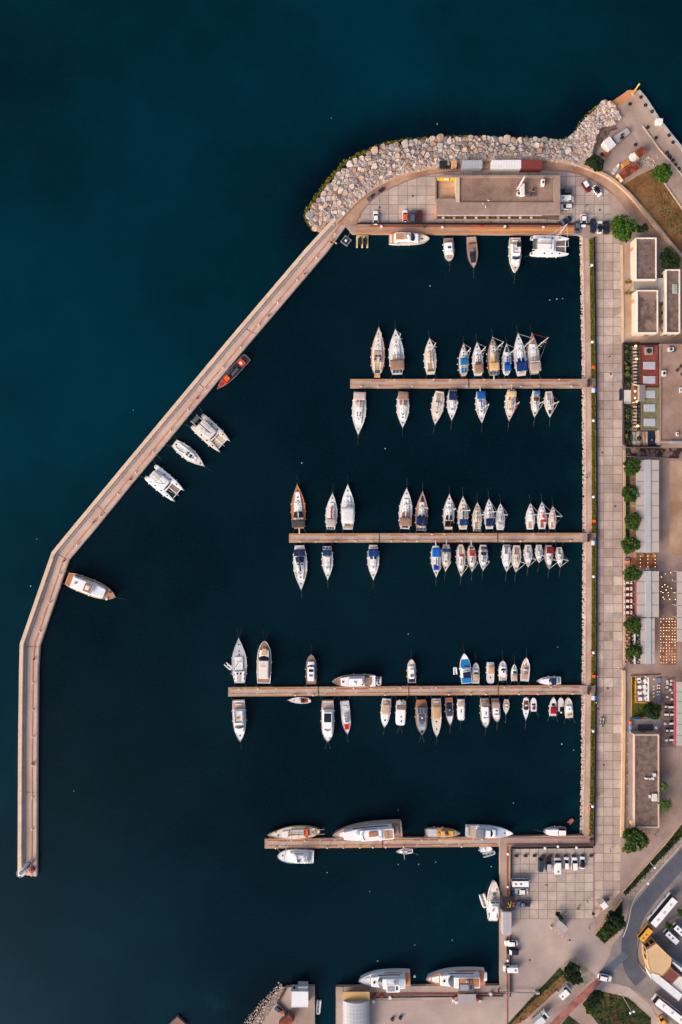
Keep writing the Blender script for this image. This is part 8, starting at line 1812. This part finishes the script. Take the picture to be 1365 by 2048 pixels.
t = thing('gantry', 'yellow jib post at the root of the breakwater pier', 'jib', W(664,484,QZ), R(-32)); MB().tube((0,0,0),(0,0,1.4),.12,.12,8).build('post', mat('dark'), t); MB().tube((-.6,0,1.4),(2.0,0,1.5),.12,.10,8).build('arm', mat('yellow'), t); MB().ball((1.9,0,1.5),.35,8).build('hoist', mat('gold'), t, True); MB().box(-.5,.4,-.5,.5,0,.5).build('base', mat((70,60,80)), t)
for (x,y,c,l) in ((743,1,'midgrey',''),): pass
q = random.Random(2)
for i,(x,y) in enumerate(((739,398),(745,393),(749,389.5),(755,386),(764,380.5))): unit('grey machine part in the clutter along the ring road wall', x, y, q.uniform(1,1.8), q.uniform(.8,1.4), q.uniform(.5,1), QZ, q.choice([(96,90,90),(50,46,46),(120,112,110)]), 'machine_part', 'machine part', 38, False, 'machine parts along the ring road wall')
# small clutter on quays
for i,(x,y,c,n_) in enumerate(((848,455.5,'green','net'),(1013,457,'green','net'),(962,452.5,'red','post'),(885,455,'offwhite','post'),(1010,453.6,'offwhite','post'),(1087,455,'offwhite','post'),(763,453.5,'offwhite','post'))):
    unit('%s bundle on the timber edge of the north quay' % {'green':'green net','red':'red','offwhite':'small white'}[c], x, y, .8, .6, .6, QZ, COL[c], 'bundle', 'bundle', 0, False, 'bundles on the north quay edge')
# ---- cafe furniture
T1, C1 = 'white tables on the red deck', 'white chairs on the red deck'
for y in (1164.5,1177,1189,1201.6,1213,1224.7):
    table(1254, y, 1.1, .95, .74, (226,216,208), 'white table on the dark red deck', T1, QZ+.05); 
    for dx in (-5.2,7.4):
        for dy in (-2,2): chair(1254+dx, y+dy, 0 if dx < 0 else 180, (224,214,206), 'white chair on the dark red deck', C1, QZ+.05)
for i,(x,y) in enumerate(((1276.5,1358),(1278,1362),(1278,1373.5),(1278.5,1385),(1279,1397),)): table(x,y,1.3,1.2,.74,(230,226,222),'white square table in the left column of the cafe garden','square tables of the cafe garden',QZ+.05)
for (x,y) in ((1289,1362),(1288,1373.5),(1288.5,1384),(1292,1396)): table(x,y,1.2,1.7,.74,(230,226,222),'white oval table turned aslant in the cafe garden','slanted tables of the cafe garden',QZ+.05,25)
for i,(x,y) in enumerate(((1280.5,1365.5),(1279,1382),(1279.5,1389),(1275,1368),(1284,1358),(1293,1368.5),(1285,1392),(1275.5,1379))): chair(x,y,45*i,(56,46,42),'dark chair in the cafe garden','dark chairs of the cafe garden',QZ+.05)
for y in (1370,1375.5,1383,1388.5):
    for x in (1314.5,1318.5): chair(x,y,0,(226,220,212),'white seat in the double row right of the cafe garden','white seats in a double row',QZ+.05)
for y in (1361,1396): 
    t = thing('glass_table', 'grey blue %s bench frame right of the cafe garden' % ('upper' if y < 1380 else 'lower'), 'bench', W(1316.5,y,QZ)); MB().box(-.8,.8,-.9,.9,.4,.46).build('seat', mat((120,134,146)), t)
    for s in (-.7,.7): MB().box(s-.05,s+.05,-.8,.8,0,.4).build('leg', mat('midgrey'), t)
for y in (1357.5,1372,1378,1385.5,1392): table(1306,y,.6,.6,.74,(220,210,196),'little pale table right of the white beam in the cafe garden','little tables right of the white beam',QZ+.05)
t = thing('pergola_beam', 'long white beam across the cafe garden', 'pergola', W(1297,1379,QZ+2.8)); t.location.z = QZ
MB().box(-.22,.22,-4.2,4.2,2.7,2.9).build('beam', mat((232,228,220)), t)
for s in (-1,1): MB().box(-.1,.1,s*4.1-.1,s*4.1+.1,0,2.7).build('post', mat('offwhite'), t); MB().box(-1.2,.2,s*4.1-.06,s*4.1+.06,2.72,2.86).build('bracket', mat('cream'), t)
for i,(x,y,w_,d_) in enumerate(((1330.5,1412.5,.9,.8),(1341,1413.5,2.0,.85),(1332,1428.5,1.5,.85),(1343,1428.5,1.3,.85),(1342.5,1446.5,1.8,.85),(1333,1460.5,.9,.8),(1342.5,1460.5,1.3,.85),(1342,1479,1.6,.85))):
    table(x,y,w_,d_,.74,(228,222,220),'white table of the right edge cafe, among black chairs','tables of the right edge cafe',QZ+.05)
    for k in range(max(2,int(w_/.6))):
        for s in (-1,1): chair(x-(w_/2/PX)+2+k*3.4, y+s*4.0, -90*s, (40,38,40), 'black chair at the white tables of the right edge cafe', 'black chairs of the right edge cafe', QZ+.05)
for (x,y) in ((1328.5,1446.5),(1331.5,1479.5)): table(x,y,1.0,1.0,.74,(226,222,206),'round white table of the right edge cafe','round tables of the right edge cafe',QZ+.05,0,True)
for (x,y) in ((1333,1362),(1341,1361),(1334,1366.5),(1340.5,1367.5),(1332.5,1374),(1342.5,1384.5),(1339,1379),(1333,1393),(1342,1397.5)): 
    table(x,y,.8,.8,.74,(214,206,198),'small pale table in the loose group at the top of the right edge cafe','loose small tables',QZ+.05,20); chair(x+1,y+3.4,90,(40,38,40),'black chair in the loose group at the top of the right edge cafe','loose black chairs',QZ+.05)
parasol(1313.5,1455.5,.55,(190,186,184),'small grey parasol at the corner of the sunken court')
for (x,c) in ((1268.6,(206,146,76)),(1283.4,(190,140,88)),(1295.5,(206,116,70)),(1306.5,(204,136,72))): table(x,1110.5,.9,1.4,.74,c,'orange topped table below the long grey panel roof','orange tables',QZ+.05)
table(1253.7,1124,1.8,1.0,.74,(236,146,80),'orange table with grey benches beside the promenade kerb',None,QZ+.05)
for y in (1118.5,1129): 
    t = thing('bench', 'grey bench %s the orange table by the promenade kerb' % ('above' if y < 1124 else 'below'), 'bench', W(1253.7,y,QZ+.05)); MB().box(-.9,.9,-.3,.3,.38,.45).build('seat', mat((140,130,138)), t)
    for s in (-.7,.7): MB().box(s-.05,s+.05,-.25,.25,0,.38).build('leg', mat('dark'), t)
for i in range(13):
    y = 1244+i*6.3; table(1252.5+(i%2)*4, y, .9, .8, .74, q.choice([(176,112,72),(190,130,90),(150,96,66)]), 'brown table on the boards by the promenade kerb', 'brown cafe tables', QZ+.06)
    chair(1251+(i%2)*6, y+3.2, 90, (52,40,36), 'dark chair on the boards by the promenade kerb', 'dark chairs on the boards', QZ+.06); chair(1257-(i%2)*4, y+2.8, -90, (52,40,36), 'dark chair on the boards by the promenade kerb', 'dark chairs on the boards', QZ+.06)
for i in range(8):
    y = 1270+i*7; table(1275+(i%2)*3, y, .7, .7, .74, (206,200,190), 'white table in the dark passage beside the narrow grey roof', 'tables in the dark passage', QZ+.06); chair(1265+(i%3), y+2, 0, (196,176,160), 'pale chair in the dark passage beside the narrow grey roof', 'pale chairs in the dark passage', QZ+.06)
tag(slab('screen_wall', [(1269,1238),(1271.6,1238),(1271.6,1328),(1269,1328)], QZ+1.8, QZ+2.2, mat((214,206,196)), None), 'thin white overhead beam above the dark passage', 'beam')
unit('white ice box at the north end of the red fascia roof', 1294.5, 1137.5, .9, .9, 1.0, QZ, (222,222,222), 'ice_box', 'ice box', 0, False)
# warm lamps of the orange terrace, strings of bulbs over the brick lane
for x in (1277,1292,1306.5):
    for y in (1111.5,1118,1125,1132.5): lamp_globe(x, y, QZ+.05, 'lit warm lamp over the orange terrace', 'warm lamps of the orange terrace', .11, 3.5)
warm = emit((255,214,140), 7.0, 'bulb_warm'); amber = emit((255,186,64), 6.0, 'bulb_amber')
q = random.Random(21)
bm_w = MB().ball((0,0,0),.08,8).mesh('bulb', warm, True); bm_a = MB().ball((0,0,0),.08,8).mesh('bulb', amber, True)
bulbs = 0
for i in range(16):
    y = 1238+i*5.85; z = QZ+3.2; a = W(1320,y,z); e = W(1354,y,z)
    t = thing('string_lights', 'string of warm bulbs stretched over the brick lane', 'string lights', a, 0, 'strings of bulbs over the brick lane')
    MB().path([(0,0,.06),((e.x-a.x)/2,0,.0),(e.x-a.x,0,.06)],.02,4).build('cable', mat('dark'), t)
    for k in range(6):
        if q.random() < .12: continue
        o = bpy.data.objects.new('bulb', bm_a if (k > 3 and 2 <= i <= 5) or i > 9 and q.random() < .5 else bm_w); C.objects.link(o); o.parent = t; o.location = ((e.x-a.x)*(k+.45+q.uniform(-.08,.08))/6,0,-.18); 
for i,(x,y) in enumerate(((1331,1148),(1342,1145.5),(1323.7,1154),(1345.5,1160),(1330,1169.5),(1325,1173.5),(1336,1173.5),(1343.5,1176.5),(1332.7,1180),(1322.5,1183.3),(1326.5,1185),(1337,1185.3),(1349,1185.5),(1337.3,1191),(1326.6,1194.7),(1329,1198.3),(1340,1198.5),(1351,1199))):
    t = thing('hanging_lamp', 'single warm bulb hanging over the lane between the grey roofs', 'lamp', W(x,y,QZ+2.6), 0, 'loose bulbs over the lane'); o = bpy.data.objects.new('bulb', bm_a if i % 3 == 0 else bm_w); C.objects.link(o); o.parent = t; MB().tube((0,0,.2),(0,0,.6),.02,.02,4).build('cord', mat('dark'), t)
for i,(x,y,r_) in enumerate(((1256,735,5),(1255.5,748,5.5),(1256,833,4.5),(1255,872,5),(1253.5,702,4))): tree(x,y,r_,2.2,island_mat('leaf_olivegreen', [(70,80,28),(104,112,44),(128,130,60),(84,92,34)]),'lighter olive shrub rising from the dark planted terrace bed','olive shrubs of the planted terrace',name='shrub',cat='shrub')
unit('dark flat trough on the promenade by the terrace entrance', 1241.2, 790, .9, 3.9, .5, QZ, (36,44,58), 'planter_box', 'planter box', 0, False)
# ================================================================ PEOPLE
def person(px, py, deg, shirt, pants, label, z=QZ, pose='walk', hair='hair'):
    t = thing('person', label, 'person', W(px,py,z), R(deg))
    V = []; E = []; Rd = []
    def v(p, r): V.append(p); Rd.append(r); return len(V)-1
    def e(a, b): E.append((a,b))
    if pose == 'sit': hip = .50
    else: hip = .92
    pel = v((0,0,hip),.14); wst = v((.0,0,hip+.18),.13); ch = v((.01,0,hip+.40),.165); nk = v((.02,0,hip+.56),.06); hd0 = v((.03,0,hip+.66),.085); hd1 = v((.035,0,hip+.76),.095); hd2 = v((.03,0,hip+.84),.07)
    for a,b in ((pel,wst),(wst,ch),(ch,nk),(nk,hd0),(hd0,hd1),(hd1,hd2)): e(a,b)
    hands = []
    for s in (-1,1):
        sw = s*(.16 if pose == 'walk' else 0)
        if pose == 'sit': pts = [((.08,s*.10,hip),.09),((.42,s*.11,hip+.02),.07),((.44,s*.11,.10),.045),((.52,s*.11,.05),.04)]
        else: pts = [((0,s*.10,hip-.06),.095),((.06+sw*.9,s*.10,.50),.065),((sw*1.5-.04,s*.10,.09),.042),((sw*1.5+.12,s*.105,.04),.04)]
        p = pel
        for c,r in pts: k = v(c,r); e(p,k); p = k
        sh = v((.0,s*.19,hip+.46),.065); e(ch,sh); el = v((-.02-sw*.4,s*.25,hip+.18),.045); e(sh,el); wr = v((.08-sw*.6,s*.25,hip-.03),.03); e(el,wr); hnd = v((.11-sw*.65,s*.25,hip-.11),.034); e(wr,hnd); hands.append((.11-sw*.65,s*.25,hip-.11,s))
    me = bpy.data.meshes.new('person_body'); me.from_pydata(V, E, []); o = bpy.data.objects.new('person_body', me); C.objects.link(o)
    md = o.modifiers.new('skin', 'SKIN'); md.use_smooth_shade = True
    for k in range(len(V)): me.skin_vertices[0].data[k].radius = (Rd[k], Rd[k])
    me.skin_vertices[0].data[0].use_root = True
    sb = o.modifiers.new('sub', 'SUBSURF'); sb.levels = 1; sb.render_levels = 1
    dg = bpy.context.evaluated_depsgraph_get(); dg.update(); m2 = bpy.data.meshes.new_from_object(o.evaluated_get(dg)); bpy.data.objects.remove(o)
    m2.materials.clear()
    for m in (mat('skin'), fabric(shirt), fabric(pants), mat('dark')): m2.materials.append(m)
    for p in m2.polygons:
        x,y,zz_ = p.center
        if zz_ > hip+.54: p.material_index = 0
        elif abs(y) > .21 and zz_ < hip+.26: p.material_index = 0
        elif zz_ > hip+.04 and not (pose == 'sit' and x > .2): p.material_index = 1
        elif zz_ < .09: p.material_index = 3
        else: p.material_index = 2
    bo = bpy.data.objects.new('body', m2); C.objects.link(bo); bo.parent = t
    b = MB()
    for (x,y,zh,s) in hands:
        for i,(dy,l) in enumerate(((-.025,.07),(-.008,.085),(.009,.08),(.025,.06))): b.tube((x,y+dy,zh-.02),(x+.02,y+dy*1.1,zh-.03-l),.009,.007,5)
        b.tube((x+.02,y-s*.02,zh),(x+.05,y-s*.035,zh-.05),.010,.008,5)
    b.build('fingers', mat('skin'), t)
    MB().ball((.015,0,hip+.80),.112,10,.95).build('hair', mat(hair), t, True)
    b = MB(); b.tube((.12,0,hip+.77),(.155,0,hip+.745),.012,.018,5); b.build('nose', mat('skin'), t)
    for s in (-1,1): MB().ball((.118,s*.035,hip+.79),.012,6).build('eye', mat('dark'), t); MB().ball((.02,s*.098,hip+.77),.022,6).build('ear', mat('skin'), t)
    MB().box(.115,.125,-.022,.022,hip+.70,hip+.708).build('mouth', mat((140,70,64)), t)
    return t
person(1172.3,412.5,20,'dark','black','person in dark clothes walking above the parked white sedan'); person(1174.8,421.5,-90,'offwhite','tan','person in a pale top just below a person in dark clothes on the north slabs'); person(1218,714,30,'dark','dark','person in dark clothes walking on the promenade beside the red pavilion'); person(1175.6,949.5,160,'white','dark','person in a white top sitting on the footpath stones',QZ,'sit'); person(1174.2,955,200,'black','dark','person in black sitting on the footpath next to someone in white',QZ,'sit')
person(1193.5,1346,90,'black','white','person in a black top on the promenade near the third gangway'); person(1194,1352,90,'white','dark','person in a white top near the third gangway'); person(1236,1334,0,(220,176,160),'cream','person in pale pink crossing the promenade'); person(1248,1336,0,'dkbrown','dkbrown','person in dark brown beside someone in pale pink'); person(1195,1400,10,'dkred','offwhite','person in a red top by the white notice board'); person(1190.5,1403.5,10,'white','navy','person in a white shirt by the white notice board'); person(1193.5,1409.5,-10,(130,170,186),'dark','person in a light blue top on the promenade'); person(1196,1416,-30,'black','black','person in black below someone in light blue on the promenade')
person(95,1161,200,(40,62,110),'navy','person in dark blue standing on the breakwater pier'); person(109,1115,60,(150,146,160),'dark','person in grey at the upper bend of the breakwater pier'); person(81,1207,80,(222,186,170),'offwhite','person in pale pink lower on the breakwater pier'); person(1219,1699,-30,'black','white','person with a white bag below the southern promenade'); person(1310,1668,30,'black','black','person in black near the grating by the long dark-roofed house'); person(1252.5,1124+535,0,'black','dark','person in black by the corner of the sand coloured wall'); person(1174,1800.5,80,'dkbrown','dark','person in dark brown on the car park slabs'); person(1178,1853.5,40,'navy','dark','person in navy crossing the lower car park')
# white scooters standing on the promenade
for i,(x,y) in enumerate(((1202,1437.5),(1207,1437.5),(1201,1444.5),(1206.5,1444),(1203,1451))):
    t = thing('scooter', 'white scooter in the loose cluster on the southern promenade', 'scooter', W(x,y,QZ), R(80+20*i), 'white scooters on the promenade'); MB().prism(rrect(-.6,.3,-.16,.16,.1),.3,.75,.08).build('body', gel('white'), t); MB().prism(rrect(-.55,.1,-.14,.14,.08),.75,.85,.04).build('seat', mat('dark'), t); MB().tube((.5,0,.3),(.42,0,1.05),.05,.04,6).build('steering_column', gel('white'), t); MB().tube((.42,-.3,1.05),(.42,.3,1.05),.025,.025,6).build('handlebar', mat('dark'), t)
    for xx in (-.5,.6): MB().tube((xx,-.05,.2),(xx,.05,.2),.2,.2,12).build('wheel', mat('rubber'), t)
